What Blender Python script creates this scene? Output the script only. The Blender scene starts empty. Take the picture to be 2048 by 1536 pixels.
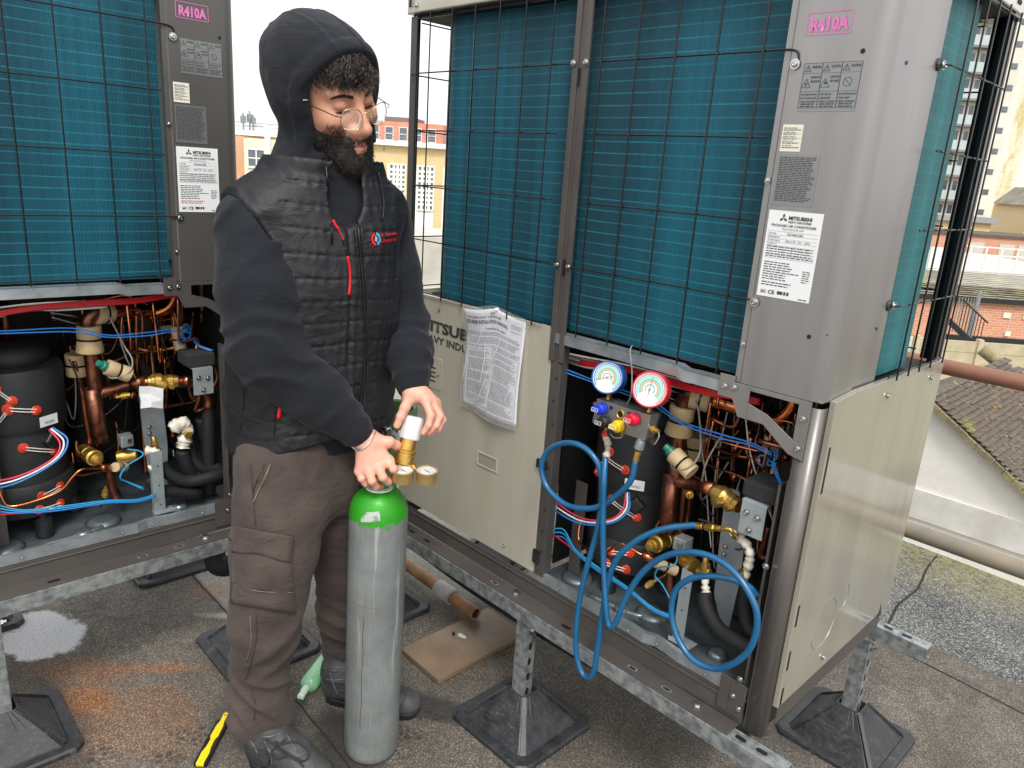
import bpy, bmesh, math, random
import numpy as np
from mathutils import Vector, Matrix
from mathutils.bvhtree import BVHTree
random.seed(7); np.random.seed(7)
SC = bpy.context.scene; COL = SC.collection
# ---------------- camera ----------------
CAM = np.array([1.900, -1.405, 1.163]); FPX = 1501.3; YAW, PIT, ROL = -0.782, 0.277, 0.069
_f = np.array([math.sin(YAW)*math.cos(PIT), math.cos(YAW)*math.cos(PIT), -math.sin(PIT)])
_r = np.array([math.cos(YAW), -math.sin(YAW), 0.0]); _u = np.cross(_r, _f)
_R = _r*math.cos(ROL)+_u*math.sin(ROL); _U = -_r*math.sin(ROL)+_u*math.cos(ROL)
cd = bpy.data.cameras.new('camera'); cam = bpy.data.objects.new('camera', cd); COL.objects.link(cam)
cam.matrix_world = Matrix(((_R[0], _U[0], -_f[0], CAM[0]), (_R[1], _U[1], -_f[1], CAM[1]), (_R[2], _U[2], -_f[2], CAM[2]), (0, 0, 0, 1)))
cd.sensor_width = 36; cd.lens = 36*FPX/2048; cd.clip_start = .02; cd.clip_end = 2000
SC.camera = cam
# ---------------- light ----------------
SC.view_settings.view_transform = 'Standard'; SC.view_settings.look = 'None'
SC.view_settings.exposure = 0.42; SC.view_settings.gamma = 1
w = bpy.data.worlds.new('World'); SC.world = w; w.use_nodes = True
nt = w.node_tree; bg = nt.nodes['Background']
sky = nt.nodes.new('ShaderNodeTexSky'); sky.sky_type = 'NISHITA'; sky.sun_disc = False
SUN_EL, SUN_ROT = math.radians(52), math.radians(125)
sky.sun_elevation = SUN_EL; sky.sun_rotation = SUN_ROT; sky.air_density = 2.0; sky.dust_density = 6
hs = nt.nodes.new('ShaderNodeHueSaturation'); hs.inputs['Saturation'].default_value = .10; hs.inputs['Value'].default_value = 1.0
mxs = nt.nodes.new('ShaderNodeMix'); mxs.data_type = 'RGBA'; mxs.inputs[0].default_value = .55   # cloud cover evens the sky out
mxs.inputs[7].default_value = (12.0, 12.1, 12.3, 1)
nt.links.new(sky.outputs[0], hs.inputs['Color']); nt.links.new(hs.outputs[0], mxs.inputs[6]); nt.links.new(mxs.outputs[2], bg.inputs[0])
bg.inputs[1].default_value = .12
sd = bpy.data.lights.new('sun', 'SUN'); sun = bpy.data.objects.new('sun', sd); COL.objects.link(sun)
sd.energy = 1.5; sd.angle = math.radians(14); sd.color = (1, .97, .92)
_sd = Vector((math.sin(SUN_ROT)*math.cos(SUN_EL), math.cos(SUN_ROT)*math.cos(SUN_EL), math.sin(SUN_EL)))
sun.rotation_euler = _sd.to_track_quat('Z', 'Y').to_euler()

# ---------------- pixel helpers (photo px -> point on a real plane) ----------------
GZ = -.40
def ray(x, y): return _f+(x-1024)/FPX*_R-(y-768)/FPX*_U
def onp(x, y, n, p0):
    d = ray(x, y); n = np.array(n, float); t = ((np.array(p0, float)-CAM)@n)/(d@n); return CAM+d*t
def G(x, y, z=GZ): return onp(x, y, (0, 0, 1), (0, 0, z))
def K(x, y, Y=0.): return onp(x, y, (0, 1, 0), (0, Y, 0))
def DP(x, y, dep): return CAM+ray(x, y)*dep
TW = np.array([.705, -.709, 0])
MREF = np.array([.28, -.47, 0])
def M(x, y, t=0.): return onp(x, y, TW, MREF+TW*t)

# ---------------- object helpers ----------------
def V(p): return Vector((float(p[0]), float(p[1]), float(p[2])))
def tag(o, label=None, cat=None, group=None, kind=None):
    if label: o['label'] = label
    if cat: o['category'] = cat
    if group: o['group'] = group
    if kind: o['kind'] = kind
    return o
def empty(name, loc=(0, 0, 0), rz=0.):
    o = bpy.data.objects.new(name, None); COL.objects.link(o); o.location = loc; o.rotation_euler = (0, 0, rz); o.empty_display_size = .1
    return o
def mesh_obj(name, vs, fs, mat=None, parent=None, smooth=False, bevel=0, auto=None, world=False):
    me = bpy.data.meshes.new(name); me.from_pydata([tuple(map(float, v)) for v in vs], [], [tuple(int(i) for i in f) for f in fs]); me.update()
    if mat: me.materials.append(mat)
    o = bpy.data.objects.new(name, me); COL.objects.link(o)
    if parent:
        o.parent = parent
        if world:
            o.matrix_parent_inverse = parent_matrix(parent).inverted()
    if smooth: me.polygons.foreach_set('use_smooth', [True]*len(me.polygons))
    if auto is not None:
        me.polygons.foreach_set('use_smooth', [True]*len(me.polygons))
        try: me.set_sharp_from_angle(angle=math.radians(auto))
        except Exception: pass
    if bevel:
        b = o.modifiers.new('bev', 'BEVEL'); b.width = bevel; b.segments = 2; b.limit_method = 'ANGLE'; b.angle_limit = math.radians(40)
    return o
def parent_matrix(o):
    m = Matrix.Translation(o.location) @ o.rotation_euler.to_matrix().to_4x4()
    if o.parent: m = parent_matrix(o.parent) @ o.matrix_parent_inverse @ m
    return m
def frame_from(d, up=(0, 0, 1)):
    d = V(d).normalized(); up = V(up)
    if abs(d.dot(up)) > .98: up = Vector((1, 0, 0))
    x = up.cross(d).normalized(); y = d.cross(x).normalized()
    return x, y, d
def crom(pts, n=6):
    P = [np.array(p, float) for p in pts]
    if len(P) < 3: return P
    P = [2*P[0]-P[1]]+P+[2*P[-1]-P[-2]]; out = []
    for i in range(1, len(P)-2):
        for k in range(n):
            t = k/n; a, b, c, d = P[i-1:i+3]
            out.append(.5*((2*b)+(-a+c)*t+(2*a-5*b+4*c-d)*t*t+(-a+3*b-3*c+d)*t**3))
    out.append(P[-2]); return out
class MB:
    """collects shapes for ONE mesh"""
    def __init__(s): s.v = []; s.f = []
    def add(s, vs, fs):
        n = len(s.v); s.v += [tuple(map(float, v)) for v in vs]; s.f += [tuple(i+n for i in f) for f in fs]; return s
    def box(s, lo, hi):
        (a, b, c), (d, e, g) = lo, hi
        vs = [(a, b, c), (d, b, c), (d, e, c), (a, e, c), (a, b, g), (d, b, g), (d, e, g), (a, e, g)]
        return s.add(vs, [(0, 3, 2, 1), (4, 5, 6, 7), (0, 1, 5, 4), (1, 2, 6, 5), (2, 3, 7, 6), (3, 0, 4, 7)])
    def obox(s, c, ax, ay, az, h):
        c = V(c); ax, ay, az = V(ax)*h[0], V(ay)*h[1], V(az)*h[2]
        vs = [c+ax*i+ay*j+az*k for k in (-1, 1) for j in (-1, 1) for i in (-1, 1)]
        return s.add(vs, [(0, 2, 3, 1), (4, 5, 7, 6), (0, 1, 5, 4), (1, 3, 7, 5), (3, 2, 6, 7), (2, 0, 4, 6)])
    def beam(s, a, b, w, h, up=(0, 0, 1)):
        a, b = V(a), V(b); x, y, d = frame_from(b-a, up)
        return s.obox((a+b)/2, x, y, d, (w/2, h/2, (b-a).length/2))
    def poly(s, pts, n, th):
        """extrude planar outline pts along n by th"""
        n = V(n)*th; k = len(pts); vs = [V(p) for p in pts]+[V(p)+n for p in pts]
        return s.add(vs, [tuple(range(k))[::-1], tuple(range(k, 2*k))]+[(i, (i+1) % k, k+(i+1) % k, k+i) for i in range(k)])
    def tube(s, pts, r, seg=8, sm=0, closed=False, flat=1.0):
        P = crom(pts, sm) if sm else [np.array(p, float) for p in pts]
        P = [V(p) for p in P]; n = len(P); rr = r if hasattr(r, '__len__') else None
        if rr is not None:
            rs = [float(np.interp(i/(n-1), np.linspace(0, 1, len(rr)), rr)) for i in range(n)]
        else: rs = [r]*n
        T = []
        for i in range(n):
            a = P[max(i-1, 0)]; b = P[min(i+1, n-1)]
            if closed: a = P[i-1]; b = P[(i+1) % n]
            T.append((b-a).normalized() if (b-a).length > 1e-9 else Vector((0, 0, 1)))
        x, y, _ = frame_from(T[0]); vs = []
        for i in range(n):
            x = (x-T[i]*x.dot(T[i])).normalized(); y = T[i].cross(x)
            for k in range(seg):
                a = 2*math.pi*k/seg; vs.append(P[i]+x*(rs[i]*math.cos(a))+y*(rs[i]*flat*math.sin(a)))
        fs = []
        for i in range(n-1 if not closed else n):
            j = (i+1) % n
            for k in range(seg):
                l = (k+1) % seg; fs.append((i*seg+k, i*seg+l, j*seg+l, j*seg+k))
        if not closed: fs += [tuple(range(seg))[::-1], tuple(range((n-1)*seg, n*seg))]
        return s.add(vs, fs)
    def lathe(s, base, axis, prof, seg=24, up=(0, 0, 1), flat=1.):
        """prof: list of (h, r) along axis"""
        x, y, d = frame_from(axis, up); base = V(base); vs = []
        for h, r in prof:
            for k in range(seg):
                a = 2*math.pi*k/seg; vs.append(base+d*h+x*(r*math.cos(a))+y*(r*flat*math.sin(a)))
        n = len(prof); fs = [(i*seg+k, i*seg+(k+1) % seg, (i+1)*seg+(k+1) % seg, (i+1)*seg+k) for i in range(n-1) for k in range(seg)]
        fs += [tuple(range(seg))[::-1], tuple(range((n-1)*seg, n*seg))]
        return s.add(vs, fs)
    def grid(s, P):
        """P[i][j] points"""
        a, b = len(P), len(P[0])
        return s.add([p for r in P for p in r], [(i*b+j, i*b+j+1, (i+1)*b+j+1, (i+1)*b+j) for i in range(a-1) for j in range(b-1)])
    def build(s, name, mat=None, parent=None, **k): return mesh_obj(name, s.v, s.f, mat, parent, **k)
def rrect(x0, z0, x1, z1, r, n=4):
    o = []
    for cx, cz, a0 in ((x1-r, z1-r, 0), (x0+r, z1-r, 90), (x0+r, z0+r, 180), (x1-r, z0+r, 270)):
        for k in range(n+1):
            a = math.radians(a0+90*k/n); o.append((cx+r*math.cos(a), cz+r*math.sin(a)))
    return o
_font = None
def text(s, size, o, e, u, mat, parent=None, name='lettering', bold=0., ext=.0004, width=None, shear=0., align='LEFT'):
    cu = bpy.data.curves.new(name, 'FONT'); cu.body = s; cu.size = 1; cu.offset = bold; cu.shear = shear; cu.align_x = align; cu.resolution_u = 2
    t = bpy.data.objects.new('tmp', cu); COL.objects.link(t); dg = bpy.context.evaluated_depsgraph_get()
    me = bpy.data.meshes.new_from_object(t.evaluated_get(dg)); bpy.data.objects.remove(t); bpy.data.curves.remove(cu)
    me.name = name
    n = len(me.vertices); co = np.zeros(n*3); me.vertices.foreach_get('co', co); co = co.reshape(-1, 3)
    sx = size
    if width: sx = width/max(co[:, 0].max()-min(co[:, 0].min(), 0), 1e-6)
    o, e, u = np.array(o, float), np.array(e, float), np.array(u, float); nn = np.cross(e, u)
    new = o+np.outer(co[:, 0]*sx, e)+np.outer(co[:, 1]*size, u)+nn*ext
    me.vertices.foreach_set('co', new.ravel()); me.update(); me.materials.append(mat)
    ob = bpy.data.objects.new(name, me); COL.objects.link(ob)
    if parent: ob.parent = parent
    return ob
def copy_tree(o, parent=None):
    c = o.copy(); COL.objects.link(c); c.parent = parent
    if parent: c.matrix_parent_inverse = o.matrix_parent_inverse.copy()
    for ch in CH.get(o.name, []): copy_tree(bpy.data.objects[ch], c)
    return c
CH = {}
def index_children():
    CH.clear()
    for o in bpy.data.objects:
        if o.parent: CH.setdefault(o.parent.name, []).append(o.name)

# ---------------- materials ----------------
def srgb(r, g, b):
    f = lambda c: ((c/255+.055)/1.055)**2.4 if c/255 > .04045 else c/255/12.92
    return (f(r), f(g), f(b), 1)
class NT:
    def __init__(s, name):
        s.m = bpy.data.materials.new(name); s.m.use_nodes = True; s.t = s.m.node_tree; s.b = s.t.nodes['Principled BSDF']
    def n(s, typ, **k):
        x = s.t.nodes.new('ShaderNode'+typ)
        for a, v in k.items(): setattr(x, a, v)
        return x
    def L(s, a, b): s.t.links.new(a, b); return b
    def coord(s, kind='Object', scale=(1, 1, 1), rot=(0, 0, 0), loc=(0, 0, 0)):
        if kind == 'World': c = s.n('NewGeometry').outputs['Position']
        else: c = s.n('TexCoord').outputs[kind]
        mp = s.n('Mapping'); mp.inputs['Scale'].default_value = scale; mp.inputs['Rotation'].default_value = rot; mp.inputs['Location'].default_value = loc
        s.L(c, mp.inputs[0]); return mp.outputs[0]
    def noise(s, vec, scale=10, detail=4, rough=.55, dist=0.):
        x = s.n('TexNoise'); x.inputs['Scale'].default_value = scale; x.inputs['Detail'].default_value = detail; x.inputs['Roughness'].default_value = rough; x.inputs['Distortion'].default_value = dist
        s.L(vec, x.inputs['Vector']); return x.outputs['Fac']
    def ramp(s, fac, stops):
        x = s.n('ValToRGB'); e = x.color_ramp.elements
        while len(e) < len(stops): e.new(.5)
        for k, (p, c) in enumerate(stops):
            e[k].position = p; e[k].color = c if hasattr(c, '__len__') else (c, c, c, 1)
        s.L(fac, x.inputs[0]); return x.outputs[0]
    def mix(s, fac, a, b, mode='MIX'):
        x = s.n('Mix', data_type='RGBA', blend_type=mode)
        for i, v in ((0, fac), (6, a), (7, b)):
            if hasattr(v, 'default_value') or hasattr(v, 'is_linked'): s.L(v, x.inputs[i])
            elif i == 0: x.inputs[0].default_value = v
            else: x.inputs[i].default_value = v
        return x.outputs[2]
    def math(s, op, a, b=None, c=None, clamp=False):
        x = s.n('Math', operation=op, use_clamp=clamp)
        for i, v in enumerate((a, b, c)):
            if v is None: continue
            if hasattr(v, 'is_linked'): s.L(v, x.inputs[i])
            else: x.inputs[i].default_value = v
        return x.outputs[0]
    def bump(s, h, strength=.3, dist=.002):
        x = s.n('Bump'); x.inputs['Strength'].default_value = strength; x.inputs['Distance'].default_value = dist
        s.L(h, x.inputs['Height'])
        l = s.b.inputs['Normal']
        if l.is_linked: s.L(l.links[0].from_socket, x.inputs['Normal'])
        s.L(x.outputs[0], l)
    def set(s, **k):
        for a, v in k.items():
            i = s.b.inputs[a.replace('_', ' ')]
            if hasattr(v, 'is_linked'): s.L(v, i)
            else: i.default_value = v
        return s
def mat(name, col, rough=.5, metal=0., col2=None, vs=6., lo=.35, hi=.65, rv=.0, bump=0., bs=300., bd=.001, spec=.5, coat=0., vdetail=5, stretch=(1, 1, 1), **k):
    t = NT(name); t.set(Base_Color=col, Roughness=rough, Metallic=metal)
    t.b.inputs['Specular IOR Level'].default_value = spec
    if coat: t.b.inputs['Coat Weight'].default_value = coat; t.b.inputs['Coat Roughness'].default_value = .15
    c = t.coord(scale=stretch)
    if col2 is not None or rv:
        nz = t.noise(c, vs, vdetail)
        if col2 is not None: t.set(Base_Color=t.ramp(nz, [(lo, col), (hi, col2)]))
        if rv: t.set(Roughness=t.math('MULTIPLY_ADD', nz, rv*2, rough-rv))
    if bump: t.bump(t.noise(c, bs, 3), bump, bd)
    for a, v in k.items(): t.set(**{a: v})
    return t.m
# ---------------- material set ----------------
MT = {}
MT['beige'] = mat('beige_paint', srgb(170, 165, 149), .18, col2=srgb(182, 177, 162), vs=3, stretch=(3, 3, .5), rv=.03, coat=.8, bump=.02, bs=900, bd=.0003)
MT['brown'] = mat('brown_metal_paint', srgb(84, 79, 76), .45, .3, col2=srgb(94, 89, 85), vs=5, rv=.06, bump=.03, bs=700, bd=.0004)
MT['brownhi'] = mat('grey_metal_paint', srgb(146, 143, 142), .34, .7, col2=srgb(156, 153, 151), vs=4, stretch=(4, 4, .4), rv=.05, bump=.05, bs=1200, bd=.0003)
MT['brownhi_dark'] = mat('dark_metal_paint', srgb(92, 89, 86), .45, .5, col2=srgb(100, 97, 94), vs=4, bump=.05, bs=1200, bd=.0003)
MT['beige_side'] = mat('beige_paint_shaded', srgb(140, 135, 122), .10, col2=srgb(152, 147, 134), vs=3, stretch=(3, 3, .5), rv=.03, coat=.7, bump=.03, bs=14, bd=.004)  # same cabinet beige, shaded in its colour to offset bright grazing reflections
MT['post'] = mat('post_metal_paint', srgb(112, 107, 104), .36, .6, col2=srgb(122, 117, 113), vs=5, stretch=(4, 4, .4), rv=.06)
MT['galv'] = mat('galvanised', srgb(168, 172, 172), .4, .55, col2=srgb(118, 124, 126), vs=45, lo=.4, hi=.62, rv=.12, bump=.05, bs=200, vdetail=8)
MT['zinc'] = mat('zinc_plate', srgb(176, 184, 188), .34, .4, col2=srgb(150, 160, 164), vs=10, rv=.08)
MT['steel'] = mat('bare_steel', srgb(164, 170, 172), .32, .5, col2=srgb(128, 136, 140), vs=14, rv=.12)
MT['pan'] = mat('base_pan_steel', srgb(140, 150, 154), .34, .6, col2=srgb(100, 110, 115), vs=9, rv=.15, bump=.1, bs=40)
MT['screw'] = mat('zinc_screw', srgb(190, 190, 188), .25, 1.)
MT['wire'] = mat('black_wire_coating', srgb(14, 15, 18), .2, .0)
MT['blackp'] = mat('black_plastic', srgb(24, 25, 27), .45, 0, col2=srgb(40, 41, 43), vs=12, rv=.1)
MT['dark'] = mat('dark_interior', srgb(14, 15, 17), .7)
MT['darkside'] = mat('interior_side', srgb(52, 52, 48), .5)
MT['jacket'] = mat('rubber_jacket', srgb(28, 30, 32), .62, 0, col2=srgb(40, 42, 44), vs=9, rv=.08, bump=.15, bs=60, bd=.001)
MT['foam'] = mat('insulation_foam', srgb(22, 23, 25), .7, 0, bump=.3, bs=120, bd=.001)
MT['spongy'] = mat('open_cell_foam', srgb(26, 26, 28), .95, 0, bump=1, bs=500, bd=.003, col2=srgb(58, 58, 60), vs=400)
MT['copper'] = mat('copper', srgb(214, 134, 92), .25, 1., col2=srgb(112, 66, 48), vs=16, lo=.42, hi=.66, rv=.12)
MT['coppero'] = mat('aged_copper', srgb(182, 114, 86), .38, 1., col2=srgb(92, 66, 58), vs=22, lo=.38, hi=.62, rv=.15)
MT['copperb'] = mat('bright_copper', srgb(226, 140, 88), .16, 1., col2=srgb(196, 112, 66), vs=8, rv=.08)
MT['brass'] = mat('brass', srgb(222, 186, 104), .3, .85, col2=srgb(176, 138, 62), vs=26, rv=.1)
MT['goldg'] = mat('gold_gauge_case', srgb(188, 160, 104), .35, .5, rv=.05, col2=srgb(168, 140, 88), vs=20)
MT['rubberc'] = mat('cream_rubber', srgb(196, 172, 132), .6, 0, col2=srgb(176, 152, 112), vs=14)
MT['frost'] = mat('white_frost_sealant', srgb(232, 228, 218), .6, 0, col2=srgb(206, 196, 176), vs=40, bump=.6, bs=130, bd=.002)
MT['white'] = mat('white_paper', srgb(226, 228, 228), .5)
MT['ink'] = mat('grey_ink', srgb(60, 62, 64), .6)
MT['inkl'] = mat('light_ink', srgb(120, 122, 124), .6)
MT['inkd'] = mat('dark_print', srgb(56, 56, 52), .55)
MT['pink'] = mat('pink_ink', srgb(206, 112, 170), .5)
MT['redink'] = mat('red_ink', srgb(190, 30, 40), .5)
MT['silverfilm'] = mat('silver_label_film', srgb(140, 142, 142), .3, .55, bump=.1, bs=120)
MT['cream'] = mat('cream_label', srgb(222, 218, 200), .5)
MT['red'] = mat('red_wire', srgb(190, 20, 32), .35)
MT['redclip'] = mat('red_clip_plastic', srgb(206, 62, 40), .4)
MT['whitew'] = mat('white_string', srgb(226, 222, 214), .5)
MT['greyw'] = mat('grey_wire', srgb(132, 130, 122), .45)
MT['bluew'] = mat('blue_wire', srgb(40, 120, 200), .35)
MT['cyanw'] = mat('light_blue_wire', srgb(40, 150, 200), .35)
MT['pinkw'] = mat('pink_wire', srgb(210, 50, 90), .4)
MT['greenp'] = mat('green_plug', srgb(40, 120, 100), .4)
MT['hose'] = mat('blue_hose_rubber', srgb(20, 94, 138), .3, 0, col2=srgb(16, 82, 124), vs=20, coat=.3)
MT['alu'] = mat('brushed_aluminium', srgb(168, 170, 166), .36, .8, col2=srgb(148, 150, 146), vs=60, stretch=(1, 1, 8))
MT['pipe_brown'] = mat('brown_painted_tube', srgb(140, 98, 78), .5, 0, col2=srgb(124, 84, 66), vs=6)

# coil: fins over copper-free teal coating, brighter lines where the tubes cross
def coil_mat(name, ax, deep, line):
    t = NT(name)
    c = t.coord()
    sep = t.n('SeparateXYZ'); t.L(c, sep.inputs[0])
    wob = t.noise(t.coord(scale=(3, 3, .6)), 1.6, 2)
    z = t.math('MULTIPLY_ADD', wob, .004, sep.outputs[2])
    ph = t.math('FRACT', t.math('MULTIPLY', z, 1/.0262))
    d = t.math('ABSOLUTE', t.math('SUBTRACT', ph, .5))
    ln = t.n('MapRange'); ln.inputs[1].default_value = .075; ln.inputs[2].default_value = .01; t.L(d, ln.inputs[0])
    streak = t.noise(t.coord(scale=(60, 60, .5)), 1.0, 5, .7)
    broad = t.noise(t.coord(scale=(9, 9, .3)), 1.0, 3, .5)
    patch = t.noise(t.coord(scale=(8, 8, 14)), 1.0, 3, .5)
    lf = t.math('MULTIPLY', ln.outputs[0], t.math('MULTIPLY_ADD', patch, 1.1, -.10), clamp=True)
    base = t.mix(t.ramp(broad, [(.3, 0), (.7, 1)]), tuple(x*.75 for x in deep[:3])+(1,), tuple(x*2.0 for x in deep[:3])+(1,))
    base = t.mix(t.ramp(streak, [(.35, 0), (.7, .42)]), base, tuple(x*.4 for x in deep[:3])+(1,))
    colr = t.mix(lf, base, line)
    t.set(Base_Color=colr, Roughness=.5, Metallic=.0); t.b.inputs['Specular IOR Level'].default_value = .35
    fin = t.n('TexWave', wave_type='BANDS', bands_direction=ax); fin.inputs['Scale'].default_value = 95; t.L(c, fin.inputs[0])
    t.bump(fin.outputs['Fac'], .6, .0012)
    return t.m
MT['coil'] = coil_mat('teal_coil_fins', 'X', srgb(8, 70, 86), srgb(44, 146, 158))
MT['coil_side'] = coil_mat('teal_side_coil_fins', 'Y', srgb(34, 92, 96), srgb(70, 128, 132))

# ---------------- the roof (ground) ----------------
def ground_mat():
    t = NT('mineral_roof_felt')
    P = t.coord('World')
    sep = t.n('SeparateXYZ'); t.L(P, sep.inputs[0])
    n1 = t.noise(P, 2.2, 6, .62); n2 = t.noise(P, 9, 6, .65); gr = t.noise(P, 330, 2, .6); gr2 = t.noise(P, 190, 3, .75)
    vor = t.n('TexVoronoi'); vor.inputs['Scale'].default_value = 430; t.L(P, vor.inputs['Vector'])
    base = t.ramp(n2, [(.3, srgb(88, 83, 76)), (.5, srgb(116, 109, 100)), (.72, srgb(138, 129, 117))])
    base = t.mix(t.ramp(n1, [(.38, 0), (.62, .85)]), base, srgb(84, 78, 69))
    base = t.mix(t.ramp(t.noise(P, 1.1, 5, .6, 1.), [(.5, 0), (.68, .45)]), base, srgb(128, 122, 112))
    sp = t.ramp(vor.outputs['Color'], [(.0, 0), (1, 1)])
    # granules: each cell its own tone
    sc = t.n('SeparateColor'); t.L(vor.outputs['Color'], sc.inputs[0])
    g1 = t.ramp(sc.outputs[0], [(.0, .42), (.5, .85), (.8, 1.3), (.93, 2.7)])
    base = t.mix(1., base, g1, 'MULTIPLY')
    base = t.mix(t.ramp(gr2, [(.35, .55), (.6, 0)]), base, srgb(48, 44, 40))
    base = t.mix(t.ramp(t.noise(P, 5, 7, .75, 2.), [(.52, 0), (.66, .5)]), base, srgb(62, 58, 52))
    # paler worn felt away from the people, beyond the seam lines
    def blob(cx, cy, rx, ry, ang, edge=.5, ns=6, soft=.35, amt=.6):
        mp = t.n('Mapping'); mp.vector_type = 'TEXTURE'; mp.inputs['Location'].default_value = (cx, cy, 0); mp.inputs['Rotation'].default_value = (0, 0, ang); mp.inputs['Scale'].default_value = (rx, ry, 1)
        t.L(P, mp.inputs[0]); s = t.n('SeparateXYZ'); t.L(mp.outputs[0], s.inputs[0])
        cb = t.n('CombineXYZ'); t.L(s.outputs[0], cb.inputs[0]); t.L(s.outputs[1], cb.inputs[1])
        ln = t.n('VectorMath', operation='LENGTH'); t.L(cb.outputs[0], ln.inputs[0])
        d = t.math('MULTIPLY_ADD', t.math('SUBTRACT', t.noise(P, ns, 6, .7), .5), amt*2, ln.outputs['Value'])
        mr = t.n('MapRange'); mr.interpolation_type = 'SMOOTHSTEP'; mr.inputs[1].default_value = 1+soft/2; mr.inputs[2].default_value = 1-soft/2; mr.inputs[3].default_value = 0; mr.inputs[4].default_value = 1
        t.L(d, mr.inputs[0]); return mr.outputs[0]
    def bp(x, y): return G(x, y)[:2]
    gl = t.ramp(sc.outputs[1], [(.0, .5), (.6, 1.), (1, 1.9)])
    pale = t.mix(1., srgb(140, 138, 128), gl, 'MULTIPLY')
    a_, b_ = bp(365, 1130), bp(520, 1300); nx_, ny_ = -(b_-a_)[1], (b_-a_)[0]; ln_ = math.hypot(nx_, ny_); nx_ /= ln_; ny_ /= ln_
    if (bp(650, 1200)-a_)@np.array((nx_, ny_)) < 0: nx_, ny_ = -nx_, -ny_
    dd_ = t.math('ADD', t.math('MULTIPLY', t.math('SUBTRACT', sep.outputs[0], float(a_[0])), float(nx_)), t.math('MULTIPLY', t.math('SUBTRACT', sep.outputs[1], float(a_[1])), float(ny_)))
    mr = t.n('MapRange'); mr.interpolation_type = 'SMOOTHSTEP'; mr.inputs[1].default_value = .0; mr.inputs[2].default_value = .02; t.L(dd_, mr.inputs[0])
    m2 = t.n('MapRange'); m2.interpolation_type = 'SMOOTHSTEP'; m2.inputs[1].default_value = .05; m2.inputs[2].default_value = -.25; t.L(t.math('MULTIPLY_ADD', n2, .3, sep.outputs[0]), m2.inputs[0])
    base = t.mix(t.math('MULTIPLY', mr.outputs[0], m2.outputs[0]), base, pale)
    pb = blob(-.22, .42, .32, .36, .2, soft=.5, amt=.5)
    base = t.mix(t.math('MULTIPLY', pb, .8), base, pale)
    # orange rust stains
    for (x, y, rx, ry, a, k) in ((170, 1400, .09, .06, .3, .42), (160, 1340, .13, .06, .8, .3), (320, 1335, .12, .025, .9, .42), (260, 1440, .22, .14, .5, .22), (430, 1180, .07, .04, .8, .25)):
        q = bp(x, y); m = t.math('MULTIPLY', blob(q[0], q[1], rx, ry, a, ns=9, soft=.9, amt=1.1), k)
        base = t.mix(m, base, t.mix(1., srgb(158, 98, 40), g1, 'MULTIPLY'))
    # damp dark patches
    for (x, y, rx, ry, a, k) in ((880, 1420, .10, .05, .5, .8), (690, 1500, .16, .08, -.3, .75), (500, 1390, .10, .10, 0, .3), (560, 1450, .25, .16, 0, .4), (1500, 1420, .3, .14, .1, .35), (90, 1480, .2, .1, 0, .4)):
        q = bp(x, y); m = t.math('MULTIPLY', blob(q[0], q[1], rx, ry, a, ns=11, soft=.6, amt=.8), k)
        base = t.mix(m, base, srgb(44, 42, 40))
    # boot tread prints
    wv = t.n('TexVoronoi', feature='DISTANCE_TO_EDGE'); wv.inputs['Scale'].default_value = 46; t.L(P, wv.inputs['Vector'])
    tread = t.ramp(wv.outputs['Distance'], [(.12, 0), (.2, 1)])
    for (x, y, rx, ry, a) in ((395, 1470, .07, .035, .9), (200, 1508, .05, .035, .5), (820, 1470, .05, .03, .6), (840, 1430, .06, .03, .6), (330, 1515, .05, .03, 1)):
        q = bp(x, y); m = t.math('MULTIPLY', t.math('MULTIPLY', blob(q[0], q[1], rx, ry, a, ns=14, soft=.8, amt=.9), tread), .6)
        base = t.mix(m, base, srgb(26, 25, 24))
    # spilled white paint
    q = bp(72, 1268); wp = blob(q[0], q[1], .17, .115, .35, ns=10, soft=.22, amt=.55)
    base = t.mix(t.math('MULTIPLY', wp, t.ramp(gr2, [(.36, .5), (.5, 1)])), base, srgb(232, 233, 236))
    for (x, y, rx, ry, a, k) in ((470, 1230, .11, .02, .9, .5), (70, 1200, .10, .05, .5, .35)):
        q = bp(x, y); base = t.mix(t.math('MULTIPLY', blob(q[0], q[1], rx, ry, a, ns=14, soft=.9, amt=.8), k), base, srgb(190, 182, 170))
    t.set(Base_Color=base, Roughness=t.ramp(gr, [(.4, .65), (.7, .95)]))
    t.bump(gr2, .7, .0025); t.bump(n2, .4, .01); t.bump(vor.outputs['Distance'], .6, .002)
    return t.m
def felt_mat(name, a, b, moss=None):
    t = NT(name); P = t.coord('World')
    vor = t.n('TexVoronoi'); vor.inputs['Scale'].default_value = 260; t.L(P, vor.inputs['Vector'])
    sc = t.n('SeparateColor'); t.L(vor.outputs['Color'], sc.inputs[0])
    n = t.noise(P, 6, 6, .65)
    base = t.ramp(n, [(.3, a), (.7, b)])
    base = t.mix(1., base, t.ramp(sc.outputs[0], [(0, .25), (.5, .7), (.8, 1.3), (.95, 2.6)]), 'MULTIPLY')
    if moss:
        sep = t.n('SeparateXYZ'); t.L(P, sep.inputs[0])
        mr = t.n('MapRange'); mr.inputs[1].default_value = 1.85; mr.inputs[2].default_value = 2.2
        t.L(t.math('MULTIPLY_ADD', n, .2, sep.outputs[1]), mr.inputs[0])
        base = t.mix(t.math('MULTIPLY', mr.outputs[0], t.ramp(t.noise(P, 40, 4, .7), [(.4, 0), (.6, .8)])), base, moss)
    t.set(Base_Color=base, Roughness=.9); t.bump(vor.outputs['Distance'], .8, .002); t.bump(n, .3, .02)
    return t.m
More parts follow.
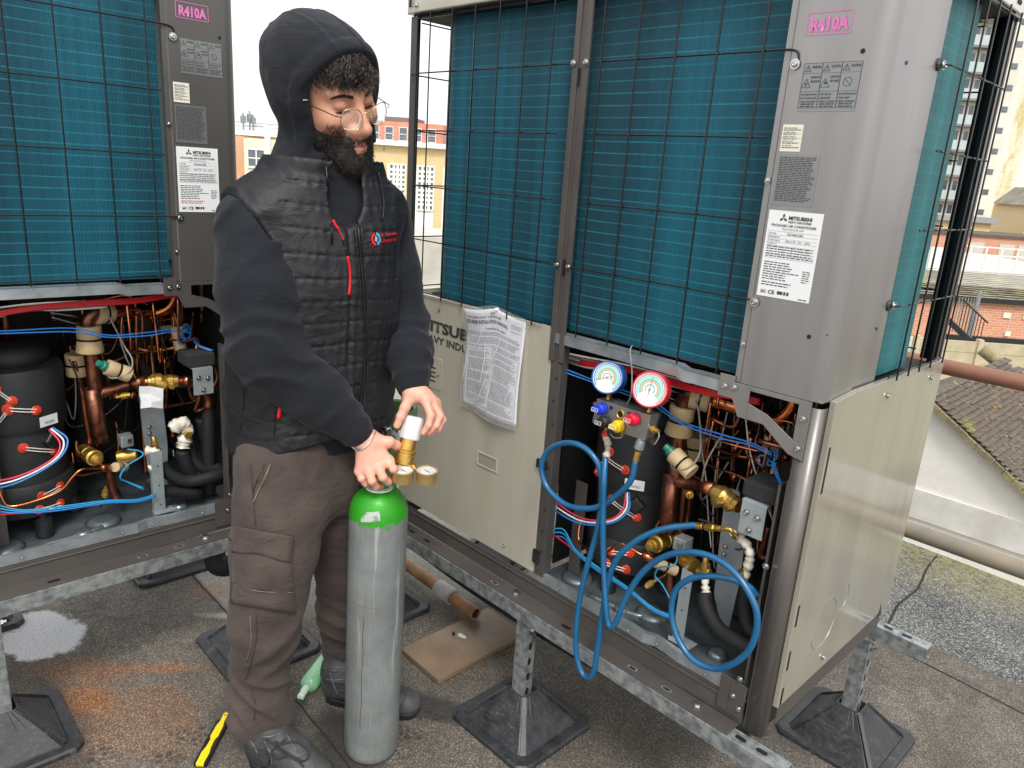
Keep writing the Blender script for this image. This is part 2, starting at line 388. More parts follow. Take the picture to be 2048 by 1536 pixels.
# ---------------- setting: roof deck, kerb, street ----------------
ROOF_X0, ROOF_Y1 = -5.5, 1.42
gm = ground_mat()
o = MB().add([(-5.5, -4, GZ), (6, -4, GZ), (6, ROOF_Y1, GZ), (-.6, ROOF_Y1, GZ), (-.6, 4.4, GZ), (-5.5, 4.4, GZ)], [(0, 1, 2, 3, 4, 5)]).build('roof_deck', gm); tag(o, kind='structure')
# felt-dressed slope that climbs to the neighbour's wall
P = []
for x in np.linspace(-.6, 6, 50):
    P.append([(x, y, GZ+z+.004*math.sin(x*7+y*9)) for y, z in ((ROOF_Y1, .002), (1.52, .008), (1.62, .014), (1.75, .02), (1.9, .025), (2.05, .028), (2.2, .03))])
o = MB().grid(P).build('roof_kerb_slope', felt_mat('kerb_felt', srgb(84, 85, 84), srgb(118, 118, 114), srgb(150, 142, 92)), smooth=True); tag(o, kind='structure')
o.data.flip_normals()
# lap joints of the felt: a thin raised edge each
lapm = mat('felt_lap_edge', srgb(38, 36, 34), .8)
def lap(pts, wdt=.008):
    b = MB(); pts = [np.array([p[0], p[1], p[2]]) for p in crom(pts, 4)]
    rng = random.Random(len(pts)); pts = [p+np.array([rng.uniform(-.002, .002), rng.uniform(-.002, .002), 0]) for p in pts]
    b.tube(pts, wdt/2, 5, flat=.25); return b
g = lambda x, y: (G(x, y)[0], G(x, y)[1], GZ+.001)
lb = lap([g(1770, 1288), g(1900, 1352), g(2048, 1428), g(2300, 1545)]); tag(lb.build('felt_joint', lapm), kind='structure')
def onslope(x, y):
    p = onp(x, y, (0, 0, 1), (0, 0, GZ+.06)); return p
yz = lambda X, t: (X, 1.42+t*.72, GZ+float(np.interp(1.42+t*.72, [1.42, 1.52, 1.62, 1.75, 1.9, 2.05, 2.2], [.002, .008, .014, .02, .025, .028, .03]))+.003)
lb = lap([yz(1.18, 0), yz(1.16, .25), yz(1.17, .5), yz(1.14, .75), yz(1.13, 1)], .009); tag(lb.build('felt_joint', lapm), kind='structure')
lb = lap([g(365, 1130), g(430, 1200), g(520, 1300)], .006); tag(lb.build('felt_joint', lapm), kind='structure')
lb = lap([g(590, 1400), g(640, 1460), g(720, 1560)], .007); tag(lb.build('felt_joint', lapm), kind='structure')
lb = lap([(-.9, 1.15, GZ+.001), (.2, 1.2, GZ+.001), (1.2, 1.22, GZ+.001)], .006); tag(lb.build('felt_joint', lapm), kind='structure')
# the building below and the streets
town = mat('town_ground', srgb(150, 148, 142), .9, col2=srgb(120, 118, 114), vs=.3)
o = MB().add([(-900, -900, -9), (900, -900, -9), (900, 900, -9), (-900, 900, -9)], [(0, 1, 2, 3)]).build('town_ground', town); tag(o, kind='structure')
o = MB().box((-5.48, -3.98, -8.9), (5.98, 1.4, GZ-.01)).box((-5.48, 1.402, -8.9), (-.62, 4.38, GZ-.01)).build('building_below', mat('building_render', srgb(170, 166, 158), .8)); tag(o, 'pale rendered building whose flat roof everything stands on', 'building')
# ---------------- outdoor condensing units ----------------
UW, UD, ZP, ZT = 1.35, .667, .772, 1.563
def screws(root, pts, r=.0058, n=(0, -1, 0), name='screw'):
    for p in pts:
        b = MB(); p = np.array(p, float)+np.array(n)*.001
        b.lathe(p, n, [(0, r*1.25), (.0012, r*1.25), (.0013, r*.8), (.0042, r*.72), (.005, r*.45), (.0042, r*.4)], 12)
        b.build(name, MT['screw'], root, auto=30)
def hole(root, p, r, n, sx=1, sz=1, name='hole'):
    b = MB(); b.lathe(np.array(p)+np.array(n)*.0006, n, [(0, r), (.0004, r)], 14, flat=1); b.build(name, MT['dark'], root)
def profile_strip(pts, z0, z1, th):
    """sheet metal following plan outline pts (x,y) from z0 to z1"""
    n = len(pts); b = MB(); P = [np.array(p, float) for p in pts]; N = []
    for i in range(n):
        t = P[min(i+1, n-1)]-P[max(i-1, 0)]; t /= np.linalg.norm(t); N.append(np.array([-t[1], t[0]]))
    out = [(p[0], p[1]) for p in P]; inn = [(p[0]+m[0]*th, p[1]+m[1]*th) for p, m in zip(P, N)]
    ring = out+inn[::-1]; k = len(ring)
    b.add([(x, y, z0) for x, y in ring]+[(x, y, z1) for x, y in ring], [(i, (i+1) % k, k+(i+1) % k, k+i) for i in range(k)]+
          [(i, i+1, k-2-i, k-1-i)[::-1] for i in range(n-1)]+[(k+i, k+i+1, k+k-2-i, k+k-1-i) for i in range(n-1)])
    return b
def arc2(cx, cy, r, a0, a1, n=8):
    return [(cx+r*math.cos(math.radians(a0+(a1-a0)*i/n)), cy+r*math.sin(math.radians(a0+(a1-a0)*i/n))) for i in range(n+1)]

def guard(root, xs, zs, full, y=-.008, x_ends=(.05, .60), name='wire_guard', hook=None, plane='x', off=0., zb=None):
    """welded wire guard; plane 'x' = front (along x), 'y' = side (along y)"""
    b = MB(); r = .0021; z0, z1 = zb if zb else (zs[0]-.012, zs[-1]+.012)
    mk = (lambda u, v, z: (u, v, z)) if plane == 'x' else (lambda u, v, z: (off-v, u, z))
    for x in xs: b.tube([mk(x, y-.0045, z0), mk(x, y-.0045, z1)], r, 6)
    for i, z in enumerate(zs):
        a, c = x_ends; s = .0 if i in full else .03
        if i in full: pts = [mk(a, y+.006, z), mk(a+.012, y, z), mk(c-.012, y, z), mk(c, y+.006, z)]
        else: pts = [mk(a+s, y, z), mk(c-s, y, z)]
        b.tube(pts, r, 6)
    if hook:
        for (hx, hz, dn) in hook:
            b.tube(crom([mk(hx-.05, y, hz), mk(hx-.02, y, hz), mk(hx+.002, y, hz-.004), mk(hx+.008, y+.002, hz-.018), mk(hx+.006, y+.004, hz-dn)], 4), r, 6)
    return b.build(name, MT['wire'], root)

def red_clip(parent, p, n=(0, -1, 0)):
    b = MB().lathe(p, n, [(0, .013), (.002, .0135), (.0035, .012), (.004, .006), (.009, .005), (.0095, .002)], 16)
    return b.build('red_clip', MT['redclip'], parent, auto=35)

def make_unit(second=False):
    root = empty('condensing_unit')
    # ----- cabinet -----
    # front left beige service panel
    xl, xr = .0, .640
    out = rrect(xl, .083, xr, ZP+.012, .006, 2)
    b = MB().poly([(x, -.001, z) for x, z in out], (0, 1, 0), .014)
    fp = b.build('front_panel', MT['beige'], root, bevel=.0012)
    rec = MB(); px, pz = .425, .345   # recessed finger grip
    for (lo, hi) in (((px-.044, -.0035, pz-.022), (px+.044, -.001, pz-.017)), ((px-.044, -.0035, pz+.017), (px+.044, -.001, pz+.022)), ((px-.044, -.0035, pz-.017), (px-.038, -.001, pz+.017)), ((px+.038, -.0035, pz-.017), (px+.044, -.001, pz+.017))): rec.box(lo, hi)
    h = rec.build('grip', MT['beige'], fp, bevel=.0008)
    MB().box((px-.038, -.0016, pz-.017), (px+.038, -.0011, pz+.017)).build('grip_recess', mat('grip_shadow_plastic', srgb(150, 146, 132), .5), fp)
    text('MITSUBISHI', .044, (.085, -.0016, .680), (1, 0, 0), (0, 0, 1), MT['inkd'], fp, bold=.045, width=.345)
    text('HEAVY INDUSTRIES', .030, (.085, -.0016, .645), (1, 0, 0), (0, 0, 1), MT['inkd'], fp, bold=.03, width=.345)
    b = MB().poly([(x, -.0026, z) for x, z in rrect(.128, .50, .205, .60, .008)], (0, 1, 0), .0015); b.build('service_cover', MT['beige'], fp, bevel=.001)
    for k in range(4): MB().box((.14, -.0034, .565-k*.014), (.175, -.0027, .569-k*.014)).build('vent_slot', MT['dark'], fp)
    screws(root, [(.18, -.0015, .75), (.04, -.0015, .095), (.52, -.0015, .115), (.19, -.003, .552)], .004)
    # top ledge of the front panel + left side panel
    MB().box((0, .0145, .05), (.0135, UD-.01, ZP+.01)).build('left_side_panel', MT['beige'], root, bevel=.001)
    # right side panel: beige, with bent front edge, knock-outs, raised rear corner
    s = MB().poly([(UW+.001, y, z) for y, z in [(.023, .075), (.023, ZP+.003), (.12, ZP+.010), (.40, ZP+.010), (.60, ZP+.010), (.6, .10), (.595, .082), (.575, .078)]], (1, 0, 0), .012)
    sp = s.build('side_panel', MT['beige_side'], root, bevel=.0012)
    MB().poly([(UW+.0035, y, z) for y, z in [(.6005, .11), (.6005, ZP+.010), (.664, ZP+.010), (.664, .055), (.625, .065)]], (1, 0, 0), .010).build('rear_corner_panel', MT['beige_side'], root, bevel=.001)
    for (cy, cz, r, a0, a1) in ((.2, .215, .062, 20, 165), (.2, .215, .062, 200, 345), (.285, .25, .036, -100, 60)):
        b = MB(); b.tube([(UW+.0132, cy+r*math.cos(math.radians(a)), cz+r*math.sin(math.radians(a))) for a in np.linspace(a0, a1, 24)], .0009, 5); b.build('knockout_groove', MT['steel'], sp)
    for (y, z, hh) in ((.031, .63, .05), (.031, .30, .026), (.031, .19, .024), (.031, .10, .022)):
        MB().box((UW+.0128, y, z-hh), (UW+.0134, y+.009, z+hh)).build('slot', MT['dark'], sp)
    screws(sp, [(UW+.0135, .30, ZP-.028), (UW+.0135, .585, ZP-.028), (UW+.0135, .235, .11)], .0055, (1, 0, 0))
    # rear + dark inner liners of the machine compartment
    MB().box((.014, UD-.012, .04), (UW, UD-.008, ZP-.01)).build('rear_panel', MT['darkside'], root)
    MB().box((.62, .10, .07), (.626, UD-.013, ZP-.012)).build('control_box_wall', MT['dark'], root)
    MB().box((.015, .10, ZP-.008), (UW-.002, UD-.014, ZP-.004)).build('drain_tray', MT['dark'], root)
    MB().box((UW-.004, .05, .07), (UW-.0005, UD-.013, ZP-.012)).build('side_liner', MT['darkside'], root)
    # ----- base -----
    b = MB(); b.box((.002, .001, .004), (UW-.05, .0035, .064)); b.box((.002, -.052, .0005), (UW-.055, .0005, .0035))
    b.box((.002, UD-.006, .004), (UW-.004, UD-.003, .07)); b.box((.002, UD-.0025, .0005), (UW-.01, UD+.05, .0035))
    b.box((.0, .004, .004), (.003, UD-.007, .07)); b.box((UW-.003, .06, .004), (UW, UD-.007, .07))
    b.tube([(.02, -.002, .052), (UW-.09, -.002, .052)], .0022, 6)
    base = b.build('base_frame', MT['brown'], root, bevel=.0008)
    for x in (.12, .20, .52, .80, 1.02, 1.12):
        b = MB().poly([(xx, yy, .0038) for xx, yy in rrect(x-.015, -.036, x+.015, -.024, .006)], (0, 0, 1), .0006); b.build('slot', MT['galv'] if x in (.52, 1.02, 1.12) else MT['dark'], base)
        b = MB().poly([(xx, yy, .0046) for xx, yy in rrect(x-.008, -.034, x+.010, -.027, .003)], (0, 0, 1), .0003); b.build('slot', MT['dark'], base)
    for x in (.09, .6, 1.2):
        MB().lathe((x, -.03 if x < .5 else -.02, .0036), (0, 0, 1), [(0, .013), (.002, .013), (.0022, .009), (.009, .009), (.0092, .004)], 6).build('bolt', MT['screw'], base)
    # pan: recessed sheet with raised rim
    b = MB(); b.box((.64, .012, .060), (UW-.052, UD-.014, .066))
    pan = b.build('base_pan', MT['pan'], root)
    b = MB()
    rim = [(.62, .0), (.75, -.001), (.98, -.001), (1.02, -.004), (1.05, .007), (1.085, .004), (1.12, -.001), (1.30, -.001)]
    top = [(x, y, .094) for x, y in rim]; bot = [(x, y, .066) for x, y in rim]; inn = [(x, y+.012, .094) for x, y in rim]; inb = [(x, y+.016, .0665) for x, y in rim]
    b.grid([bot, top, inn, inb]); b.build('pan_rim', MT['steel'], pan)
    for (x, y, r) in ((.72, .10, .036), (.965, .12, .036), (.90, .07, .018), (1.17, .10, .02), (.71, .42, .036)):
        MB().lathe((x, y, .066), (0, 0, 1), [(0, r*1.35), (.006, r*1.1), (.012, r), (.0125, r*.6), (.011, 0.001)], 24).build('embossed_foot_pad', MT['pan'], pan, smooth=True)
    b = MB(); b.tube([(.80, .055, .067), (.93, .075, .067), (.96, .10, .067)], .009, 8, 5); b.build('embossed_rib', MT['pan'], pan, smooth=True)
    screws(pan, [(.74, -.003, .08), (.98, -.006, .08), (1.06, .004, .08), (1.2, -.003, .08)], .0025)
    # ----- right corner post and lower bracket -----
    pts = [(UW-.040, -.004)]+arc2(UW-.015, .011, .0155, -88, -4, 8)+[(UW+.0010, .022)]
    cp = profile_strip(pts, .0, ZP-.012, .0022).build('corner_post', MT['post'], root, smooth=True)
    MB().box((UW-.043, -.003, .004), (UW-.0402, .022, .60)).build('post_return', MT['brown'], cp)
    b = MB().box((UW-.112, -.0058, .02), (UW-.050, -.0042, .105)); b.box((UW-.085, -.0075, .03), (UW-.062, -.006, .095)); b.build('foot_bracket', MT['brown'], cp, bevel=.0006)
    screws(cp, [(UW-.066, -.0065, .118), (UW-.058, -.0065, .045), (UW-.075, -.008, .07), (UW-.056, -.0015, .40)], .0062)
    # upper column: wide grey panel, rounded corner, wraps round to the side coil
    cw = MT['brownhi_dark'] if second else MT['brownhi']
    pts = [(1.160, .012), (1.160, -.0035), (1.172, -.0035), (1.175, -.006)]+arc2(UW-.034, .028, .034, -90, 0, 9)+[(UW+.0005, .12), (UW-.0035, .122), (UW-.0035, .25), (UW-.012, .262)]
    col = profile_strip(pts, ZP, ZT+.02, .002).build('corner_column', cw, root, auto=35)
    MB().box((1.162, .0, ZP-.001), (UW-.004, .24, ZP+.0015)).build('column_bottom_fold', cw, col)
    for p in ((1.305, -.0062, 1.40), (1.30, -.0062, .895), (1.334, -.0062, .905)): hole(col, p, .0042 if p[2] > 1 or p[0] < 1.31 else .0015, (0, -1, 0))
    for p in ((UW+.0008, .075, 1.39), (UW-.0025, .20, .9)): hole(col, p, .0035, (1, 0, 0))
    # lower plate with triangular cut-out
    y0 = -.0085
    A = [(1.128, .742), (1.128, .783), (1.163, .783), (1.163, .772), (1.318, .772), (1.318, .66), (1.235, .70), (1.18, .715), (1.16, .742)]
    hole_pts = [(1.205, .752), (1.305, .760), (1.305, .695), (1.245, .722), (1.205, .735)]
    b = MB()
    def strip(q0, q1, w):
        q0 = np.array(q0); q1 = np.array(q1); d = q1-q0; d /= np.linalg.norm(d); nn = np.array([-d[1], d[0]])*w/2
        b.poly([(p[0], y0, p[1]) for p in (q0-nn, q1-nn, q1+nn, q0+nn)], (0, 1, 0), .002)
    br = MB()
    br.poly([(x, y0, z) for x, z in ((1.128, .735), (1.200, .735), (1.200, .771), (1.163, .771), (1.163, .783), (1.128, .783))], (0, 1, 0), .002)
    br.poly([(x, y0, z) for x, z in ((1.200, .761), (1.330, .761), (1.330, .771), (1.200, .771))], (0, 1, 0), .002)
    br.poly([(x, y0, z) for x, z in ((1.163, .7349), (1.180, .700), (1.200, .700), (1.200, .7349))], (0, 1, 0), .002)
    br.poly([(x, y0, z) for x, z in ((1.2001, .700), (1.238, .700), (1.300, .655), (1.330, .650), (1.330, .682), (1.305, .687), (1.245, .722), (1.2001, .735))], (0, 1, 0), .002)
    br.poly([(x, y0, z) for x, z in ((1.305, .6875), (1.330, .6825), (1.330, .7609), (1.305, .7609))], (0, 1, 0), .002)
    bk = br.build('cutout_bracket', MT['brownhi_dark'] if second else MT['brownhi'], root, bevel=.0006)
    screws(bk, [(1.143, y0-.0005, .758), (1.165, y0-.0005, .760), (1.319, y0-.0005, .735), (1.319, y0-.0005, .673)], .0062)
    # top rail under the coil (right half)
    b = MB(); rp = [(.64, -.004), (.98, -.004), (1.02, -.006), (1.04, -.006), (1.06, -.001), (1.135, -.001)]
    zz = [.772, .772, .772, .765, .765, .765]
    b.grid([[(x, y+.03, z+.002) for (x, y), z in zip(rp, zz)], [(x, y, z) for (x, y), z in zip(rp, zz)], [(x, y-.001, z-.024) for (x, y), z in zip(rp, zz)], [(x, y+.008, z-.026) for (x, y), z in zip(rp, zz)]])
    b.build('lower_rail', MT['steel'], root, auto=30)
    # ----- middle post -----
    b = MB(); b.box((.636, -.006, .70), (.652, .0, ZT)); b.box((.652, -.002, .76), (.668, .0, ZT)); b.box((.668, -.006, .70), (.684, .0, ZT)); b.box((.648, .0, .10), (.672, .03, .7699))
    mp = b.build('middle_post', MT['brown'], root, bevel=.0015)
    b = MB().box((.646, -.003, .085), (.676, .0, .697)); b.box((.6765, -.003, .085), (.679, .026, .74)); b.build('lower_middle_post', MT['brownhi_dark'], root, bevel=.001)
    for k in range(9): hole(mp, (.668-.004*(k % 2), -.0035, .16+k*.062), .003, (0, -1, 0))
    MB().box((.628, -.012, .40), (.662, -.0035, .425)).build('panel_hook', MT['blackp'], mp, bevel=.001)
    MB().box((.640, -.010, .12), (.662, -.0035, .16)).build('panel_hook', MT['blackp'], mp, bevel=.001)
    MB().box((.652, -.004, 1.36), (.660, -.002, 1.40)).build('notch', MT['dark'], mp); MB().box((.656, -.004, .92), (.664, -.002, .96)).build('notch', MT['dark'], mp)
    screws(mp, [(.633+.008, -.0075, 1.41), (.679, -.0075, 1.41), (.641, -.0075, .945), (.679, -.0075, .945)], .0068)
    # ----- left front post, rear posts -----
    b = MB(); b.box((.0, .0, ZP+.012), (.030, .003, ZT)); b.box((.0, .0035, ZP+.012), (.003, .032, ZT)); b.build('left_post', MT['brownhi_dark'], root, bevel=.001)
    b = MB(); b.box((.0, UD-.06, ZP+.012), (.003, UD, ZT)); b.box((.0035, UD-.003, ZP+.012), (.04, UD, ZT)); b.build('rear_left_post', MT['wire'], root)
    b = MB(); b.box((UW-.02, UD-.032, ZP-.30), (UW-.003, UD-.002, ZT+.01)); b.box((UW-.0025, UD-.03, ZP+.011), (UW+.001, UD+.001, ZT+.01)); b.box((UW-.045, UD-.004, ZP), (UW-.0205, UD, ZT+.01)); rp_ = b.build('rear_right_post', MT['wire'], root, bevel=.0008)
    MB().box((UW+.0015, UD-.008, ZP+.011), (UW+.003, UD+.001, ZT+.01)).build('post_edge', MT['brown'], rp_)
    # ----- coils -----
    def coil(pts, name, m, z0=ZP+.006, z1=ZT-.002):
        n = len(pts); b = MB()
        b.grid([[(x, y, z0) for x, y in pts], [(x, y, z1) for x, y in pts]][::-1])
        P = [np.array(p) for p in pts]; inner = []
        for i in range(n):
            t = P[min(i+1, n-1)]-P[max(i-1, 0)]; t /= np.linalg.norm(t); inner.append((P[i][0]+t[1]*.05*-1, P[i][1]+t[0]*.05))
        b.grid([[(x, y, z0) for x, y in inner], [(x, y, z1) for x, y in inner]]); b.grid([[(x, y, z1) for x, y in pts], [(x, y, z1) for x, y in inner]]); b.grid([[(x, y, z0) for x, y in inner], [(x, y, z0) for x, y in pts]])
        for q, qq in ((pts[0], inner[0]), (pts[-1], inner[-1])): b.add([(q[0], q[1], z0), (qq[0], qq[1], z0), (qq[0], qq[1], z1), (q[0], q[1], z1)], [(0, 1, 2, 3)])
        return b.build(name, m, root, auto=40)
    pts = [(.075, UD-.06)]+[(.075, .15)]+arc2(.155, .125, .08, 180, 270, 8)+[(.655, .045)]
    coil(pts, 'coil', MT['coil'])
    coil([(.665, .032), (1.158, .032)], 'coil', MT['coil'])
    coil([(UW-.022, .255), (UW-.022, .48)]+arc2(UW-.07, .48, .048, 0, 60, 5), 'side_coil', MT['coil_side'])
    # rear sheet so the fan chamber is closed between the coils
    MB().box((.20, .30, ZP+.004), (1.20, .31, ZT-.004)).build('fan_chamber_wall', MT['dark'], root)
    # ----- guards -----
    zs = [.79, .945, 1.10, 1.255, 1.41, 1.553]
    guard(root, [.047, .105]+[.105+.0935*k for k in range(1, 6)], zs, (1, 4), x_ends=(.006, .636))
    guard(root, [.726+.0985*k for k in range(5)], zs, (1,), x_ends=(.680, 1.180), hook=[(1.183, 1.41, .03)])
    guard(root, [.03+.115*k for k in range(6)], zs, (1, 4), y=-.004, x_ends=(.01, UD-.02), plane='y', off=-.006, name='left_side_guard')
    guard(root, [.315, .385, .455, .53, .62], zs, (1, 4), y=.002, x_ends=(.245, UD-.01), plane='y', off=UW+.018, name='side_guard')
    guard(root, [.08+.1*k for k in range(9)], zs, (1, 4), y=0, x_ends=(.02, UW-.03), name='rear_guard').location = (0, UD+.008, 0)
    screws(root, [(UW+.002, .255, 1.41), (UW+.002, .255, .945)], .0075, (1, 0, 0))
    b = MB(); b.lathe((UW-.002, .243, 1.41), (1, 0, 0), [(0, .012), (.003, .010)], 12); b.lathe((UW-.002, .243, .945), (1, 0, 0), [(0, .012), (.003, .010)], 12); b.build('rubber_washer', MT['blackp'], root)
    screws(root, [(1.186, -.008, 1.384), (1.180, -.008, .942)], .0078)
    screws(root, [(1.166, -.005, 1.176), (1.168, -.005, .853)], .0048)
    # ----- top cap -----
    b = MB(); b.poly([(x, y, ZT+.004) for x, y in [(-.008, -.010), (.07, -.016), (.668, -.016), (.672, -.010), (.680, -.016), (UW-.03, -.016), (UW+.006, -.004), (UW+.010, .03), (UW+.010, UD+.01), (-.008, UD+.01)]], (0, 0, 1), .11)
    cap = b.build('top_cap', MT['beige'], root, bevel=.004)
    MB().box((.004, .005, ZT-.004), (UW-.002, UD-.004, ZT+.0035)).build('top_tray', MT['dark'], cap)
    MB().box((.012, -.018, ZT+.02), (.022, -.0165, ZT+.045)).build('notch', MT['dark'], cap); MB().box((UW+.0102, UD-.06, ZT+.02), (UW+.012, UD-.035, ZT+.028)).build('notch', MT['dark'], cap)
    screws(cap, [(.045, -.017, ZT+.022)], .005); screws(cap, [(UW+.0105, UD-.02, ZT+.05)], .006, (1, 0, 0))
    MB().box((UW-.06, UD-.05, ZT-.006), (UW+.008, UD+.008, ZT+.0035)).build('corner_gusset', MT['wire'], cap)
    # ----- labels -----
    yl = -.0068; E = (1, 0, 0); U = (0, 0, 1)
    def plate(x0, z0, x1, z1, m, name, y=yl): return MB().box((x0, y, z0), (x1, y+.0005, z1)).build(name, m, col)
    def lines(par, x0, z0, x1, z1, n, m, rag=.35, th=.35, y=yl-.0004, seed=1, words=True):
        rg = random.Random(seed); b = MB(); dz = (z1-z0)/n
        for i in range(n):
            z = z1-(i+.5)*dz; x = x0; end = x1-(x1-x0)*rag*rg.random()
            while x < end:
                wd = rg.uniform(.004, .012) if words else (x1-x0)
                e = min(x+wd, end); b.add([(x, y, z-dz*th/2), (e, y, z-dz*th/2), (e, y, z+dz*th/2), (x, y, z+dz*th/2)], [(0, 1, 2, 3)]); x = e+.0016
        return b.build('print', m, par)
    # logo letters at the very top
    text('KX', .042, (1.178, yl, 1.502), E, U, MT['white'], col, name='logo_lettering', bold=.05, shear=.35, width=.060)
    text('Z', .042, (1.232, yl, 1.502), E, U, MT['white'], col, name='logo_lettering', bold=.05, shear=.35, width=.034)
    text('2', .040, (1.2575, yl, 1.500), E, U, MT['redink'] if second else MT['white'], col, name='logo_lettering', bold=.05, shear=.35, width=.026)
    # R410A in a thin box
    text('R410A', .031, (1.203, yl, 1.4375), E, U, MT['pink'], col, bold=.045, width=.070)
    b = MB()
    for lo, hi in (((1.196, 1.431), (1.278, 1.4325)), ((1.196, 1.4675), (1.278, 1.469)), ((1.196, 1.4325), (1.1975, 1.4675)), ((1.2765, 1.4325), (1.278, 1.4675))): b.box((lo[0], yl, lo[1]), (hi[0], yl+.0004, hi[1]))
    b.build('label_border', MT['pink'], col)
    # three warning pictograms
    film = plate(1.203, 1.302, 1.309, 1.385, MT['silverfilm'], 'warning_label')
    ik = MT['ink']; yk = yl-.0005
    def ln(b, p, q, wd=.0009):
        p = np.array(p); q = np.array(q); d = q-p; d = d/np.linalg.norm(d); nn = np.array([-d[1], d[0]])*wd/2
        b.add([(v[0], yk, v[1]) for v in (p-nn, q-nn, q+nn, p+nn)], [(0, 1, 2, 3)])
    for k, (hd, tx) in enumerate((('WARNING', ('MOVING FAN', 'BLADES')), ('CAUTION', ('SHARP EDGE', 'OF FINS')), ('CAUTION', ()))):
        x0 = 1.204+k*.035; x1 = x0+.0345; b = MB()
        ln(b, (x0, 1.308), (x0, 1.384), .0006); ln(b, (x1, 1.308), (x1, 1.384), .0006); ln(b, (x0, 1.384), (x1, 1.384), .0006); ln(b, (x0, 1.308), (x1, 1.308), .0006); ln(b, (x0, 1.336), (x1, 1.336), .0005); ln(b, (x0, 1.367), (x1, 1.367), .0004)
        def tri(cx, cz, s):
            a, c, d = (cx-s, cz-s*.7), (cx+s, cz-s*.7), (cx, cz+s)
            ln(b, a, c); ln(b, c, d); ln(b, d, a)
        tri(x0+.008, 1.3745, .006); ln(b, (x0+.008, 1.372), (x0+.008, 1.3775), .001)
        if k < 2:
            tri(x0+.0085, 1.349, .0085)
            for a in (30, 150, 270) if k == 0 else (20, 60, 100): ln(b, (x0+.0085, 1.3485), (x0+.0085+.0042*math.cos(math.radians(a)), 1.3485+.0042*math.sin(math.radians(a))), .0016)
        else:
            for i in range(18): ln(b, (x0+.014+.0075*math.cos(i*.349), 1.351+.0075*math.sin(i*.349)), (x0+.014+.0075*math.cos((i+1)*.349), 1.351+.0075*math.sin((i+1)*.349)))
            ln(b, (x0+.0087, 1.3563), (x0+.0193, 1.3457))
        b.build('pictogram', ik, film)
        text(hd, .0062, (x0+.0155, yk, 1.3755), E, U, ik, film, width=.017, bold=.02)
        for i, t_ in enumerate(tx): text(t_, .0052, (x0+.0165, yk, 1.3585-i*.007), E, U, ik, film, width=.0165, bold=.02)
        low = (('DO NOT INSERT ANYTHING', 'INTO THE AIR OUTLET', 'IT MIGHT CAUSE INJURY'), ('DO NOT TOUCH THE', 'ALUMINIUM FINS', 'IT MIGHT CAUSE INJURY'), ('DO NOT STEP ON TOP OF', 'THIS UNIT', 'IT MIGHT CAUSE INJURY'))[k]
        for i, t_ in enumerate(low): text(t_, .0045, (x0+.002, yk, 1.3295-i*.0062), E, U, ik, film, width=.030 if len(t_) > 16 else .021, bold=.02)
        lines(film, x0+.004, 1.3085, x1-.003, 1.3165, 2, ik, .1, .5, seed=k)
    # little grid label
    gl = plate(1.181, 1.231, 1.221, 1.279, MT['cream'], 'small_label')
    lines(gl, 1.184, 1.236, 1.218, 1.275, 10, MT['inkl'], .5, .35, seed=9)
    b = MB()
    for z in (1.239, 1.247, 1.255, 1.263, 1.271): ln(b, (1.183, z), (1.219, z), .0005)
    b.build('print', MT['inkl'], gl)
    # multilingual fine print on silver film
    fl = plate(1.182, 1.133, 1.262, 1.232-.006, MT['silverfilm'], 'fine_print_label')
    lines(fl, 1.185, 1.14, 1.259, 1.222, 26, ik, .18, .5, seed=4)
    # rating plate
    rp2 = plate(1.180, .957, 1.288, 1.123, MT['white'], 'rating_plate')
    text('MITSUBISHI', .0092, (1.222, yk, 1.1075), E, U, MT['inkd'], rp2, bold=.04, width=.046)
    text('HEAVY INDUSTRIES', .0048, (1.222, yk, 1.1015), E, U, MT['inkd'], rp2, bold=.03, width=.046)
    b = MB()
    for a in (90, 210, 330):   # three-diamond emblem
        c0 = np.array((1.2115, 1.109)); d = np.array((math.cos(math.radians(a)), math.sin(math.radians(a)))); nn = np.array((-d[1], d[0]))
        b.add([(p[0], yk, p[1]) for p in (c0, c0+d*.0045-nn*.0026, c0+d*.009, c0+d*.0045+nn*.0026)], [(0, 1, 2, 3)])
    b.build('emblem', MT['inkd'], rp2)
    text('PACKAGED AIR CONDITIONER', .0062, (1.189, yk, 1.0935), E, U, MT['inkd'], rp2, bold=.02, width=.090)
    text('MULTI-INDOOR UNIT', .0042, (1.212, yk, 1.0875), E, U, MT['inkd'], rp2, width=.044)
    for i, t_ in enumerate(('MODEL', 'REFRIGERANT', 'POWER SOURCE', 'CAPACITY')): text(t_, .0042, (1.186, yk, 1.0785-i*.0066), E, U, MT['inkd'], rp2, width=.010+.0013*len(t_))
    text('FDC400KXZE2', .0046, (1.224, yk, 1.0785), E, U, MT['inkd'], rp2, width=.032, bold=.02)
    text('380-415V  3N~  50Hz', .0046, (1.222, yk, 1.0653), E, U, MT['inkd'], rp2, width=.050)
    lines(rp2, 1.186, 1.034, 1.282, 1.057, 5, MT['inkd'], .05, .35, seed=5)
    b = MB()
    for z in (1.0842, 1.0768, 1.0702, 1.0636, 1.057, 1.051, 1.045, 1.039, 1.033): ln(b, (1.184, z), (1.284, z), .0004)
    for x in (1.219, 1.238, 1.252, 1.268): ln(b, (x, 1.033), (x, 1.057), .0004)
    b.build('print', MT['inkl'], rp2)
    lines(rp2, 1.186, .990, 1.262, 1.027, 8, MT['ink'], .4, .38, seed=6); lines(rp2, 1.266, .992, 1.282, 1.016, 6, MT['ink'], .3, .38, seed=7); lines(rp2, 1.186, .978, 1.25, .988, 2, MT['redink'] if second else MT['ink'], .2, .38, seed=8)
